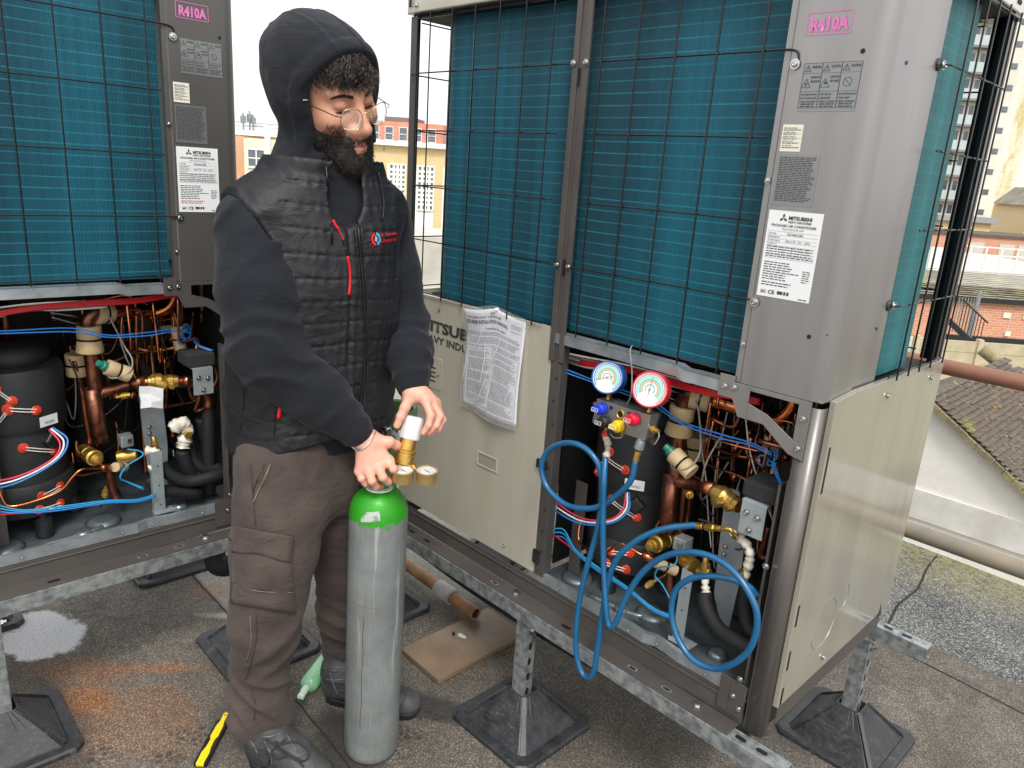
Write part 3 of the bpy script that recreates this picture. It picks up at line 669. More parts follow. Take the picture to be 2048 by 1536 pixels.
    text('CE', .0105, (1.203, yk, .9635), E, U, MT['inkd'], rp2, bold=.02, width=.014); text('EAC', .0085, (1.188, yk, .964), E, U, MT['inkd'], rp2, width=.011, bold=.03); lines(rp2, 1.222, .963, 1.246, .972, 1, MT['ink'], .0, .7, seed=2)
    lines(rp2, 1.266, .959, 1.283, .963, 1, MT['ink'], 0, .5, seed=3)
    return root, col
def kp(lst): return [K(x, y, Y) for x, y, Y in lst]
def pipe(root, pts, r, m, name='copper_pipe', seg=12, sm=6, **k):
    return MB().tube(kp(pts), r, seg, sm).build(name, m, root, smooth=True, **k)
def wire(root, pts, r, m, name='wire', sm=6): return MB().tube(kp(pts), r, 6, sm).build(name, m, root, smooth=True)

def sleeve(root, a, b, r, m=None, name='rubber_sleeve', tie=True, flare=1.0):
    a, b = np.array(a), np.array(b); d = b-a; L = np.linalg.norm(d)
    o = MB().lathe(a, d, [(0, r*.78), (0, r), (.003, r*1.04), (L*.46, r*1.0), (L*.5, r*.93), (L*.54, r*1.0), (L-.003, r*1.04*flare), (L, r*flare), (L, r*.78)], 24).build(name, m or MT['rubberc'], root, auto=40)
    if tie: MB().lathe(a+d*.46, d, [(0, r*1.0), (0, r*1.05), (.005, r*1.05), (.005, r)], 20).build('cable_tie', MT['wire'], o, auto=40)
    return o

def internals(root, frosty=True):
    # ---- compressor in its rubber jacket ----
    cx, cy = .795, .24; R = .118
    comp = empty('compressor'); comp.parent = root; comp.location = (0, 0, 0)
    MB().lathe((cx, cy, .13), (0, 0, 1), [(0, R*1.08), (.008, R*1.13), (.085, R*1.13), (.092, R*1.09)], 48).build('lower_jacket', MT['jacket'], comp, auto=40)
    MB().lathe((cx, cy, .20), (0, 0, 1), [(0, R*1.0), (.16, R), (.17, R*.98)], 48).build('jacket_wrap', MT['jacket'], comp, auto=40)
    MB().lathe((cx, cy, .371), (0, 0, 1), [(0, R*1.07), (.01, R*1.09), (.155, R*1.09), (.165, R*1.05), (.166, R*.6)], 48).build('upper_jacket', MT['jacket'], comp, auto=40)
    MB().lathe((cx+.01, cy+.02, .53), (0, 0, 1), [(0, R*.8), (.03, R*.82), (.05, R*.7), (.06, R*.3)], 36).build('jacket_lid', MT['jacket'], comp, smooth=True)
    MB().tube([(cx+.01, cy+.02, .58), (cx+.01, cy+.02, .70)], .014, 12).build('discharge_pipe', MT['coppero'], comp, smooth=True)
    for a in (-80, 0, 170):
        x, y = cx+.125*math.cos(math.radians(a)), cy+.125*math.sin(math.radians(a))
        MB().lathe((x, y, .07), (0, 0, 1), [(0, .022), (.05, .021), (.052, .012), (.055, .012), (.056, .008), (.075, .007)], 16).build('rubber_foot', MT['blackp'], comp, auto=40)
    def on(ang, z, rr): return (cx+rr*math.cos(math.radians(ang)), cy+rr*math.sin(math.radians(ang)), z)
    def clips(pairs, rr):
        for (a1, z1), (a2, z2) in pairs:
            p, q = on(a1, z1, rr), on(a2, z2, rr)
            for an, zz in ((a1, z1), (a2, z2)): red_clip(comp, on(an, zz, rr), (math.cos(math.radians(an)), math.sin(math.radians(an)), 0))
            for dz in (-.004, .004):
                mid = on((a1+a2)/2, (z1+z2)/2+dz, rr+.005); e0 = on(a1, z1+dz, rr+.006); e1 = on(a2, z2+dz, rr+.006)
                MB().tube([e0, mid, e1], .0014, 5).build('string', MT['whitew'], comp)
    R1 = R*1.09; R2 = R*1.13
    clips([((-112, .50), (-98, .465)), ((-75, .43), (-103, .445)), ((-103, .44), (-122, .385))], R1)
    clips([((-92, .33), (-55, .30))], R*1.0)
    clips([((-80, .19), (-58, .20)), ((-84, .152), (-60, .15))], R2)
    MB().lathe(on(-58, .335, R*.98), (math.cos(math.radians(-58)), math.sin(math.radians(-58)), .1), [(0, .028), (.016, .026), (.02, .02)], 4).build('terminal_cover', MT['blackp'], comp, bevel=.002)
    a = math.radians(-62); e = np.array((-math.sin(a), math.cos(a), 0)); nn = np.array((math.cos(a), math.sin(a), 0)); o = np.array(on(-62, .395, R1*1.01))
    b = MB(); b.obox(o+nn*.001, e, (0, 0, 1), nn, (.026, .014, .0006)); lab = b.build('label', MT['white'], comp)
    text('95/05/', .011, o+nn*.002-e*.014-np.array((0, 0, .008)), e, (0, 0, 1), MT['ink'], lab, width=.03)
    # power wires
    for k, (m, dx) in enumerate(((MT['pinkw'], 0), (MT['whitew'], .004), (MT['bluew'], .008))):
        wire(comp, [(1252+3*k, 985, .10), (1245+6*k, 1020, .07), (1215+4*k, 1040+3*k, .05), (1160, 1035+6*k, .05), (1105, 1000+8*k, .06), (1095, 990, .12)], .0026, m)
    # ---- suction pipe assembly ----
    Y = .12
    pipe(root, [(1405, 783, Y+.02), (1385, 786, Y), (1368, 800, Y), (1362, 830, Y), (1356, 890, Y), (1350, 940, Y), (1342, 1000, Y), (1337, 1065, Y)], .0185, MT['coppero'], 'suction_pipe', 16)
    pipe(root, [(1344, 945, Y-.001), (1340, 1000, Y), (1336, 1048, Y)], .0215, MT['coppero'], 'pipe_collar', 16, sm=0)
    sleeve(root, K(1366, 812, Y), K(1357, 868, Y), .030, flare=1.12)
    sleeve(root, K(1382, 790, Y), K(1420, 800, Y+.02), .030)
    pipe(root, [(1400, 792, Y+.02), (1450, 806, Y+.03), (1510, 826, Y+.05), (1575, 838, Y+.08)], .0185, MT['copperb'], 'main_copper_pipe', 20)
    pipe(root, [(1520, 840, Y+.06), (1560, 838, Y+.05), (1585, 815, Y+.05), (1590, 790, Y+.05)], .0165, MT['copperb'], 'elbow', 16)
    pipe(root, [(1375, 880, Y+.08), (1374, 940, Y+.08), (1368, 1000, Y+.08), (1362, 1070, Y+.08)], .010, MT['coppero'])
    pipe(root, [(1385, 960, Y+.06), (1380, 1000, Y+.06), (1372, 1060, Y+.06)], .008, MT['coppero'])
    sleeve(root, K(1392, 870, Y+.10), K(1385, 915, Y+.10), .030)
    # pressure sensor in its foam sleeve
    sleeve(root, K(1347, 908, Y-.05), K(1384, 946, Y-.05), .021, name='sensor_sleeve')
    MB().lathe(K(1350, 912, Y-.05), K(1338, 900, Y-.055)-K(1350, 912, Y-.05), [(0, .014), (.02, .013), (.022, .010), (.034, .009)], 12).build('sensor_plug', MT['greenp'], root, auto=30)
    wire(root, [(1342, 900, Y-.05), (1344, 935, Y-.06), (1372, 938, Y-.07), (1396, 915, Y-.05), (1401, 880, Y-.03), (1398, 830, Y-.02), (1392, 800, Y-.02)], .0024, MT['greyw'])
    wire(root, [(1402, 850, .10), (1404, 900, .10), (1412, 960, .10), (1417, 1040, .10), (1422, 1095, .09)], .0018, MT['greyw'])
    # cross branch to the stop valve
    pipe(root, [(1352, 962, Y), (1385, 968, Y), (1410, 972, Y-.01), (1432, 985, Y-.03)], .015, MT['coppero'], 'branch_pipe', 14)
    pipe(root, [(1405, 971, Y-.01), (1428, 980, Y-.025)], .018, MT['coppero'], 'pipe_collar', 14, sm=0)
    v = MB(); v.lathe(K(1428, 982, .09), K(1495, 1022, .07)-K(1428, 982, .09), [(0, .015), (.006, .0155), (.008, .020), (.016, .020), (.018, .0235), (.034, .0235), (.040, .018), (.050, .0165), (.052, .0195), (.064, .0195), (.066, .0165), (.078, .0165)], 20)
    val = v.build('stop_valve', MT['brass'], root, auto=40)
    v = MB(); v.lathe(K(1455, 1000, .085), K(1425, 1003, .05)-K(1455, 1000, .085), [(0, .013), (.018, .013), (.018, .0145), (.036, .0145), (.037, .010)], 6); v.lathe(K(1470, 1010, .08), K(1448, 1018, .05)-K(1470, 1010, .08), [(0, .011), (.016, .011), (.016, .009), (.028, .009)], 6)
    v.build('valve_cap', MT['brass'], val, auto=30)
    pipe(root, [(1490, 1018, .07), (1502, 1024, .065)], .0145, MT['copper'], 'copper_pipe', 14, sm=0)
    for (x, y, x2, y2) in ((1370, 985, 1388, 994),):
        v = MB(); v.lathe(K(x, y, .10), K(x2, y2, .07)-K(x, y, .10), [(0, .005), (.014, .005), (.014, .010), (.03, .010), (.03, .007), (.038, .006)], 8); v.build('service_port', MT['brass'], root, auto=30)
    # steel bracket with foam block behind the corner
    p = K(1528, 1025, .028)
    b = MB(); b.box((1.205, .026, .435), (1.262, .0275, .515)); b.box((1.205, .0275, .512), (1.262, .075, .515)); b.build('steel_bracket', MT['zinc'], root, bevel=.0008)
    screws(root, [(1.22, .0245, .488), (1.246, .0245, .484), (1.232, .0245, .45)], .0055)
    MB().box((1.195, .035, .5155), (1.275, .12, .555)).build('foam_block', MT['spongy'], root, bevel=.006)
    MB().box((1.285, .010, .08), (1.291, .04, .58)).build('inner_flange', MT['brown'], root)
    # grey divider plate
    b = MB(); pl = [K(x, y, .16) for x, y in ((1452, 975), (1478, 982), (1492, 1060), (1480, 1160), (1458, 1255), (1440, 1240), (1428, 1190), (1436, 1110))]
    b.poly(pl, (0, 1, 0), .002); b.build('divider_plate', MT['zinc'], root)
    screws(root, [K(1451, 1093, .158), K(1448, 1108, .158)], .005)
    # brass cylinder and solenoid
    v = MB(); a0 = K(1348, 1072, .20); a1 = K(1302, 1092, .085); v.lathe(a0, a1-a0, [(0, .021), (.05, .022), (.052, .018), (.056, .018), (.058, .0225), (.095, .0225), (.098, .018), (.112, .016), (.112, .012), (.124, .012), (.125, .006)], 24)
    v.build('check_valve', MT['brass'], root, auto=35)
    MB().obox(K(1366, 1086, .10), (1, .1, 0), (0, 1, 0), (0, 0, 1), (.017, .018, .017)).build('solenoid_coil', MT['steel'], root, bevel=.003)
    MB().obox(K(1360, 1090, .08), (1, .1, 0), (0, 1, 0), (0, 0, 1), (.006, .003, .006)).build('solenoid_nut', MT['screw'], root, bevel=.001)
    # low copper lines
    pipe(root, [(1165, 1035, .09), (1158, 1060, .08), (1160, 1085, .07), (1185, 1100, .05), (1212, 1105, .04), (1230, 1092, .035), (1246, 1088, .035), (1275, 1105, .045), (1300, 1118, .06)], .0035, MT['copperb'], 'capillary_pipe', 8)
    v = MB(); v.lathe(K(1283, 1108, .05), K(1312, 1122, .07)-K(1283, 1108, .05), [(0, .004), (.004, .010), (.012, .012), (.026, .012), (.032, .008)], 12); v.build('pipe_fitting', MT['copper'], root, smooth=True)
    sleeve(root, K(1312, 1125, .06), K(1352, 1142, .10), .013, name='sensor_sleeve')
    pipe(root, [(1342, 1125, .13), (1340, 1170, .13), (1344, 1200, .13), (1352, 1180, .15)], .013, MT['coppero'], 'copper_pipe')
    v = MB(); v.lathe(K(1312, 1160, .10), K(1288, 1176, .07)-K(1312, 1160, .10), [(0, .005), (.012, .005), (.012, .009), (.028, .009), (.028, .0065), (.034, .006)], 8); v.build('service_port', MT['brass'], root, auto=30)
    MB().tube(kp([(1312, 1160, .10), (1340, 1145, .13)]), .004, 8).build('copper_pipe', MT['coppero'], root)
    # second valve below the hoses
    v = MB(); v.lathe(K(1368, 1118, .14), K(1415, 1150, .10)-K(1368, 1118, .14), [(0, .02), (.03, .022), (.05, .018)], 16); v.lathe(K(1412, 1112, .09), K(1410, 1160, .09)-K(1412, 1112, .09), [(0, .004), (.006, .008), (.018, .008), (.02, .011), (.034, .012), (.042, .008)], 8); v.lathe(K(1395, 1142, .09), K(1428, 1146, .09)-K(1395, 1142, .09), [(0, .009), (.02, .010), (.035, .008)], 8)
    v.build('stop_valve', MT['brass'], root, auto=35)
    # upright galvanised strip
    b = MB(); A = K(1372, 1140, .035); Bt = K(1384, 1272, .035)
    b.box((A[0]-.010, .034, .075), (A[0]+.020, .036, A[2])); b.box((A[0]-.010, .0362, .075), (A[0]-.008, .056, A[2])); b.box((A[0]-.012, .02, .0945), (A[0]+.045, .06, .0965)); b.box((A[0]-.012, .018, .0966), (A[0]+.045, .0195, .108))
    st = b.build('upright_strip', MT['zinc'], root, bevel=.0006)
    for k in range(3): hole(st, (A[0]+.006, .033, .12+.06*k), .0022, (0, -1, 0))
    # copper lines at the back / right
    for pts, r in (([(1478, 700, .3), (1470, 820, .3), (1466, 880, .28), (1462, 960, .26)], .004), ([(1500, 860, .2), (1494, 905, .2), (1520, 930, .18), (1555, 940, .16)], .0055), ([(1395, 850, .25), (1420, 905, .22), (1462, 915, .2), (1490, 890, .2), (1500, 855, .22)], .003), ([(1440, 830, .3), (1436, 870, .26), (1448, 895, .22), (1478, 860, .22)], .0025),
                   ([(1568, 850, .16), (1562, 900, .15), (1548, 960, .14), (1560, 990, .12)], .0065), ([(1530, 850, .25), (1536, 900, .24), (1530, 960, .24)], .007), ([(1512, 880, .3), (1560, 900, .26), (1580, 905, .2)], .004), ([(1592, 1010, .1), (1594, 1060, .1), (1560, 1085, .1), (1522, 1075, .1), (1522, 1020, .1)], .006),
                   ([(1410, 870, .32), (1432, 960, .32), (1436, 1100, .32)], .005), ([(1470, 880, .35), (1466, 1010, .35)], .005), ([(1120, 770, .3), (1200, 775, .35), (1300, 780, .4)], .004), ([(1545, 870, .3), (1540, 1000, .3)], .009), ([(1320, 1040, .16), (1312, 1060, .15), (1320, 1090, .15)], .005),
                   ([(1536, 1055, .09), (1530, 1085, .09), (1522, 1110, .1), (1540, 1118, .1), (1560, 1118, .12)], .0065)):
        pipe(root, pts, r, MT['coppero'], 'copper_pipe', 8)
    for (x, y, x2, y2, r) in ((1508, 912, 1528, 928, .011), (1505, 895, 1500, 870, .009), (1560, 920, 1575, 912, .011), (1478, 880, 1470, 900, .006)):
        MB().lathe(K(x, y, .19), K(x2, y2, .18)-K(x, y, .19), [(0, r*.6), (.004, r), (.02, r*1.05), (.03, r*.7)], 12).build('pipe_fitting', MT['copper'], root, smooth=True)
    MB().box((1.165, .17, .60), (1.25, .172, .615)).build('flat_bracket', MT['galv'], root)
    MB().box((1.13, .30, .40), (1.19, .31, .62)).build('perforated_plate', MT['brownhi_dark'], root)
    MB().box((.69, .09, .08), (.73, .092, .36)).build('perforated_plate', MT['brownhi_dark'], root)
    sleeve(root, K(1545, 890, .13), K(1542, 945, .13), .017)
    # blue coil of sensor cable tied to it
    c = K(1543, 915, .10)
    b = MB()
    for q, (dx, r1, r2) in enumerate(((0, .012, .022), (.003, .009, .019), (-.008, .012, .012))):
        b.tube([(c[0]+dx+r1*math.cos(t)-.004*q, c[1]-.002*q, c[2]+.012*(1-q)+r2*math.sin(t)) for t in np.linspace(0, 2*math.pi, 20)], .0019, 6)
    b.build('sensor_cable_coil', MT['bluew'], root, smooth=True)
    for dz in (0, 5): wire(root, [(1128, 737+dz*1.4, .02), (1200, 765+dz, .05), (1300, 800+dz*1.6, .06), (1362, 842+dz, .065), (1440, 868+dz*1.6, .07), (1500, 885+dz, .08), (1542, 905+dz, .085)], .0019, MT['bluew'])
    for dz in (0, 4): wire(root, [(1545+dz, 925, .085), (1552+dz, 950, .085), (1566+dz, 978, .06)], .0019, MT['bluew'])
    # looms under the rail
    for k in range(5): wire(root, [(1130, 706+4*k, .05+.01*k), (1180, 716+5*k, .06), (1240, 727+3*k+4*(k % 2), .06), (1300, 742+5*k-3*(k % 3), .07), (1380, 765+4*k, .08)], .0026, MT['greyw'] if k % 2 else MT['whitew'])
    for k in range(3): wire(root, [(1160, 722+3*k, .04), (1250, 736+3*k, .04), (1330, 756+4*k, .035), (1400, 777+4*k, .03), (1470, 789+4*k, .03), (1520, 800+4*k, .05)], .0042, MT['red'], 'red_wire_loom')
    for k in range(4): wire(root, [(1300, 760+5*k, .10), (1345, 782+8*k, .12), (1375, 790+6*k, .16)], .0022, MT['wire'] if k % 2 else MT['greyw'])
    # low voltage wires along the pan
    for k, m in enumerate((MT['cyanw'], MT['cyanw'], MT['bluew'])):
        wire(root, [(1105, 1058+7*k, .04), (1128, 1060+8*k, .05), (1150, 1098+3*k, .03), (1190, 1130+4*k, .02), (1255, 1175+3*k, .012), (1305, 1215+3*k, .012), (1345, 1232+3*k, .02)], .0019, m)
    wire(root, [(1105, 1068, .04), (1135, 1090, .04), (1160, 1112, .03), (1180, 1124, .03)], .0022, MT['red'])
    for k in range(2): wire(root, [(1345, 1205+4*k, .05), (1325, 1170, .06), (1310, 1150+3*k, .05), (1320, 1135, .04), (1345, 1132, .03), (1354, 1120, .05), (1352, 1105, .08)], .0019, MT['cyanw'])
    # insulated lines, black
    pipe(root, [(1408, 1185, .08), (1412, 1215, .07), (1440, 1260, .06), (1490, 1290, .05), (1540, 1305, .07)], .018, MT['foam'], 'insulated_pipe', 16)
    pipe(root, [(1492, 1175, .10), (1490, 1215, .10), (1500, 1260, .09), (1540, 1290, .09)], .016, MT['foam'], 'insulated_pipe', 16)
    pipe(root, [(1545, 1140, .12), (1545, 1220, .12), (1550, 1330, .12)], .019, MT['foam'], 'insulated_pipe', 16)

# frosted joints are lumpy sealant
def clutter(root, seed):
    rg = random.Random(seed)
    for k in range(20):
        x, y, z = rg.uniform(.98, 1.28), rg.uniform(.22, .50), rg.uniform(.15, .70); pts = [(x, y, z)]
        for q in range(rg.randint(2, 4)):
            ax_ = rg.choice((0, 2, 2, 1)); p = list(pts[-1]); p[ax_] += rg.choice((-1, 1))*rg.uniform(.06, .20); p[0] = min(max(p[0], .94), 1.30); p[1] = min(max(p[1], .2), .55); p[2] = min(max(p[2], .12), .73); pts.append(tuple(p))
        P_ = [np.array(pts[0])]
        for q in range(1, len(pts)-1):
            c = np.array(pts[q]); a = np.array(pts[q-1]); b_ = np.array(pts[q+1]); da = (a-c); db = (b_-c); la, lb = np.linalg.norm(da)+1e-6, np.linalg.norm(db)+1e-6; rr_ = min(.02, la*.4, lb*.4); P_ += [c+da/la*rr_, c+(da/la+db/lb)*rr_*.3, c+db/lb*rr_]
        P_.append(np.array(pts[-1])); MB().tube(P_, rg.choice((.0035, .005, .0065, .009)), 8).build('copper_pipe', rg.choice((MT['coppero'], MT['copper'], MT['coppero'])), root, smooth=True)
    for k in range(18):
        x, y, z = rg.uniform(1.03, 1.29), rg.uniform(.09, .24), rg.uniform(.42, .72); pts = [np.array((x, y, z))]
        for q in range(rg.randint(2, 4)):
            ax_ = rg.choice((0, 2, 2)); p = pts[-1].copy(); p[ax_] += rg.choice((-1, 1))*rg.uniform(.04, .13); p[1] += rg.uniform(-.02, .02); p[0] = min(max(p[0], 1.02), 1.30); p[2] = min(max(p[2], .34), .74); pts.append(p)
        MB().tube(pts, rg.choice((.0028, .004, .0055)), 8, 5).build('copper_pipe', rg.choice((MT['coppero'], MT['copper'])), root, smooth=True)
    for k in range(16):
        x0_, x1_ = rg.uniform(.93, 1.25), rg.uniform(.93, 1.28); y0_ = rg.uniform(.10, .35); z0_ = rg.uniform(.45, .74); z1_ = rg.uniform(.12, .6)
        MB().tube([(x0_, y0_, z0_), ((x0_*2+x1_)/3, y0_+rg.uniform(-.03, .05), (z0_+z1_)/2-rg.uniform(0, .1)), (x1_, y0_+.04, z1_-rg.uniform(0, .06)), (x1_+rg.uniform(-.05, .05), y0_+.08, z1_+rg.uniform(0, .1))], rg.choice((.0018, .0024)), 6, 8).build('wire', rg.choice((MT['greyw'], MT['wire'], MT['whitew'], MT['wire'])), root, smooth=True)
    for (x, y, z, r, h) in ((1.22, .48, .10, .055, .50), (1.02, .50, .10, .045, .40)):
        MB().lathe((x, y, z), (0, 0, 1), [(0, r*.5), (.02, r*.95), (.04, r), (h-.04, r), (h-.02, r*.95), (h, r*.4)], 28).build('accumulator', MT['jacket'], root, auto=50)
    for k in range(6): MB().lathe((rg.uniform(.98, 1.26), rg.uniform(.2, .4), rg.uniform(.2, .65)), (rg.uniform(-1, 1), rg.uniform(-.4, .4), rg.uniform(-1, 1)), [(0, .006), (.004, .011), (.022, .012), (.03, .007)], 12).build('pipe_fitting', MT['copper'], root, smooth=True)

def lumpy(root, pts, r, name='sealant_lump', m=None, seed=1):
    rg = random.Random(seed); P = crom(pts, 7); rs = [r*rg.uniform(.75, 1.3) for _ in range(len(P))]; rs[0] = rs[-1] = r*.5
    b = MB(); b.tube(P, rs, 10); o = b.build(name, m or MT['frost'], root, smooth=True)
    for v in o.data.vertices: v.co += Vector((rg.uniform(-1, 1), rg.uniform(-1, 1), rg.uniform(-1, 1)))*r*.16
    return o

# ---------- build the right-hand unit, then the left-hand one ----------
unit, column = make_unit()
tag(unit, 'right-hand grey condensing unit with teal coils, its lower right front panel off', 'condensing unit', 'outdoor condensing units on the roof')
internals(unit); clutter(unit, 5)
lumpy(unit, kp([(1478, 1075, .055), (1495, 1092, .05), (1500, 1115, .05), (1492, 1145, .055), (1487, 1165, .06)]), .0095)
lumpy(unit, kp([(1410, 1152, .085), (1411, 1175, .08), (1412, 1198, .08)]), .009, seed=3)
lumpy(unit, kp([(1487, 1168, .07), (1494, 1185, .07)]), .008, seed=4)
MB().lathe(K(1480, 1142, .05), K(1496, 1162, .06)-K(1480, 1142, .05), [(0, .012), (.02, .013), (.022, .009)], 6).build('flare_nut', MT['brass'], unit, auto=30)
MB().lathe(K(1440, 1291, .05)*[1, 1, 0]+[0, 0, .0667], (0, 0, 1), [(0, .014), (.003, .012), (.0045, .006), (.005, .001)], 12).build('sealant_drop', MT['frost'], unit, smooth=True)

UY1 = dict(loc=(-.202, -1.7945, .042), rz=math.radians(88.5))
unit1, column1 = make_unit(True)
unit1.location = UY1['loc']; unit1.rotation_euler = (0, 0, UY1['rz'])
tag(unit1, 'left-hand condensing unit cut by the photo edge, its compressor bay open behind the man', 'condensing unit', 'outdoor condensing units on the roof')
internals(unit1); clutter(unit1, 12)
M1 = parent_matrix(unit1).inverted()
def K1(x, y, Y=0.):
    """photo px -> unit-1 local point at depth Y"""
    c = M1 @ V(CAM); d = (M1.to_3x3() @ V(ray(x, y))); t = (Y-c.y)/d.y; return np.array(c+d*t)
k1 = lambda l: [K1(*a) for a in l]
lumpy(unit1, k1([(345, 860, .09), (362, 845, .08), (375, 860, .08), (368, 885, .08), (366, 895, .08)]), .017, seed=5)
lumpy(unit1, k1([(290, 900, .06), (310, 905, .05), (315, 925, .05), (300, 940, .05)]), .012, seed=6)
MB().lathe(K1(375, 866, .07), (-.2, -1, 0), [(0, .012), (.016, .013), (.018, .010)], 6).build('flare_nut', MT['brass'], unit1, auto=30)
MB().tube(k1([(420, 780, .12), (416, 850, .1), (418, 930, .1), (418, 985, .1)]), .020, 16, 5).build('insulated_pipe', MT['foam'], unit1, smooth=True)
MB().tube(k1([(365, 900, .09), (375, 935, .09), (400, 975, .1)]), .019, 16, 5).build('insulated_pipe', MT['foam'], unit1, smooth=True)
MB().tube(k1([(300, 955, .07), (320, 980, .07), (400, 985, .07)]), .018, 16, 5).build('insulated_pipe', MT['foam'], unit1, smooth=True)
MB().tube(k1([(335, 765, .09), (385, 765, .09), (415, 790, .1), (418, 815, .1)]), .017, 16, 5).build('copper_pipe', MT['coppero'], unit1, smooth=True)
# crumpled paper tag
rg = random.Random(4); P = [[K1(280+22*i+rg.uniform(-3, 3), 775+14*j+rg.uniform(-3, 3), .05-.01*rg.random()) for i in range(3)] for j in range(4)]
MB().grid(P).build('paper_scrap', MT['white'], unit1)
# ---------------- support frames ----------------
def strut(b, a, c, w=.041, h=.041, up=(0, 0, 1)): b.beam(a, c, w, h, up)
def pyramid_foot(root, x, y, gz, rz=0.):
    f = .155; o = []
    b = MB(); ca, sa = math.cos(rz), math.sin(rz)
    def T(px, py, z): return (x+px*ca-py*sa, y+px*sa+py*ca, z)
    def ring(h, cut, z): return [T(*p, z) for p in ((-h+cut, -h), (h-cut, -h), (h, -h+cut), (h, h-cut), (h-cut, h), (-h+cut, h), (-h, h-cut), (-h, -h+cut))]
    R0 = [ring(f, .022, gz), ring(f, .022, gz+.012), ring(f-.006, .02, gz+.017), ring(f-.028, .016, gz+.018), ring(f-.030, .016, gz+.013), ring(f-.036, .016, gz+.016), ring(.034, .008, gz+.115), ring(.030, .006, gz+.115), ring(.028, .006, gz+.09)]
    vs = [p for r in R0 for p in r]; n = 8
    fs = [(i*n+k, i*n+(k+1) % n, (i+1)*n+(k+1) % n, (i+1)*n+k) for i in range(len(R0)-1) for k in range(n)]
    b.add(vs, fs+[tuple(range(n))[::-1], tuple(range((len(R0)-1)*n, len(R0)*n))])
    ft = b.build('foot', MT['foot'], root, bevel=.0012)
    b = MB()
    for sx, sy in ((1, 1), (1, -1), (-1, 1), (-1, -1)):
        b.beam(T(sx*.034, sy*.034, gz+.112), T(sx*(f-.04), sy*(f-.04), gz+.018), .010, .010)
    for k in range(-3, 4):
        for sx in (1, -1):
            u = k*.016
            b.beam(T(sx*.036, u*.5, gz+.1125), T(sx*(f-.042), u*2.2, gz+.0178), .0016, .003); b.beam(T(u*.5, sx*.036, gz+.1125), T(u*2.2, sx*(f-.042), gz+.0178), .0016, .003)
    b.build('rib', MT['foot'], ft)
def footmat():
    t = NT('scuffed_black_plastic'); c = t.coord(scale=(1, 1, 1))
    n = t.noise(c, 14, 7, .7, 1.5); n2 = t.noise(t.coord(scale=(14, 90, 14)), 3, 5, .7)
    col = t.ramp(n, [(.35, srgb(34, 35, 38)), (.6, srgb(52, 53, 56)), (.75, srgb(92, 92, 92))])
    col = t.mix(t.ramp(n2, [(.55, 0), (.75, .4)]), col, srgb(128, 128, 126))
    t.set(Base_Color=col, Roughness=t.ramp(n, [(.3, .32), (.7, .6)])); t.bump(n2, .15, .001)
    return t.m
MT['foot'] = footmat()
def frame(root_name, label, loc, rz, gz, xs=(-.115, .652, 1.36), x0=-.20, x1=1.43, rear=True):
    r = empty(root_name, loc, rz)
    tag(r, label, 'support frame', 'galvanised support frames under the units')
    for y, xe, xp in ((-.0345, x1, xs), (UD+.025, x1+.05, (xs[0], xs[1], 1.32))):
        b = MB(); b.box((x0, y-.0205, -.0435), (xe, y-.018, -.0005)); b.box((x0, y+.018, -.0435), (xe, y+.0205, -.0005)); b.box((x0, y-.0178, -.003), (xe, y+.0178, -.0007)); b.box((x0, y-.0178, -.0433), (xe, y-.010, -.041)); b.box((x0, y+.010, -.0433), (xe, y+.0178, -.041))
        ra = b.build('rail', MT['galv'], r, bevel=.0008)
        for x in np.arange(x0+.02, xe-.01, .05):
            if x < 0 or x > UW-.03: MB().poly([(xx, yy, -.0006) for xx, yy in rrect(x-.013, y-.0065, x+.013, y+.0065, .006)], (0, 0, 1), .0004).build('slot', MT['dark'], ra)
        for x in xp:
            yy = y+(.012 if y < .2 else -.005)
            b = MB(); z0 = gz+.09
            b.box((x-.0205, yy-.0205, z0), (x-.018, yy+.0205, -.044)); b.box((x+.018, yy-.0205, z0), (x+.0205, yy+.0205, -.044)); b.box((x-.0178, yy-.0205, z0), (x+.0178, yy-.018, -.044)); b.box((x-.0178, yy+.018, z0), (x-.01, yy+.0205, -.044)); b.box((x+.01, yy+.018, z0), (x+.0178, yy+.0205, -.044))
            b.box((x-.036, yy-.03, -.0475), (x+.036, yy+.03, -.0443))
            po = b.build('post', MT['galv'], r, bevel=.0006)
            for z in np.arange(z0+.03, -.06, .05): MB().poly([(x+.0206, a, c) for a, c in rrect(yy-.006, z-.012, yy+.006, z+.012, .0055)], (1, 0, 0), .0005).build('slot', MT['dark'], po)
            MB().lathe((x+.021, yy, -.075), (1, 0, 0), [(0, .011), (.006, .011), (.0062, .006), (.014, .006)], 6).build('bolt', MT['screw'], po)
            pyramid_foot(r, x, yy+.012, gz, .0)
    return r
fr2 = frame('support_frame', 'galvanised channel frame on square black pyramid feet carrying the right-hand condensing unit', (0, 0, 0), 0, GZ)
fr1 = frame('support_frame', 'galvanised channel frame on square black pyramid feet carrying the left-hand condensing unit', UY1['loc'], UY1['rz'], GZ-.042)
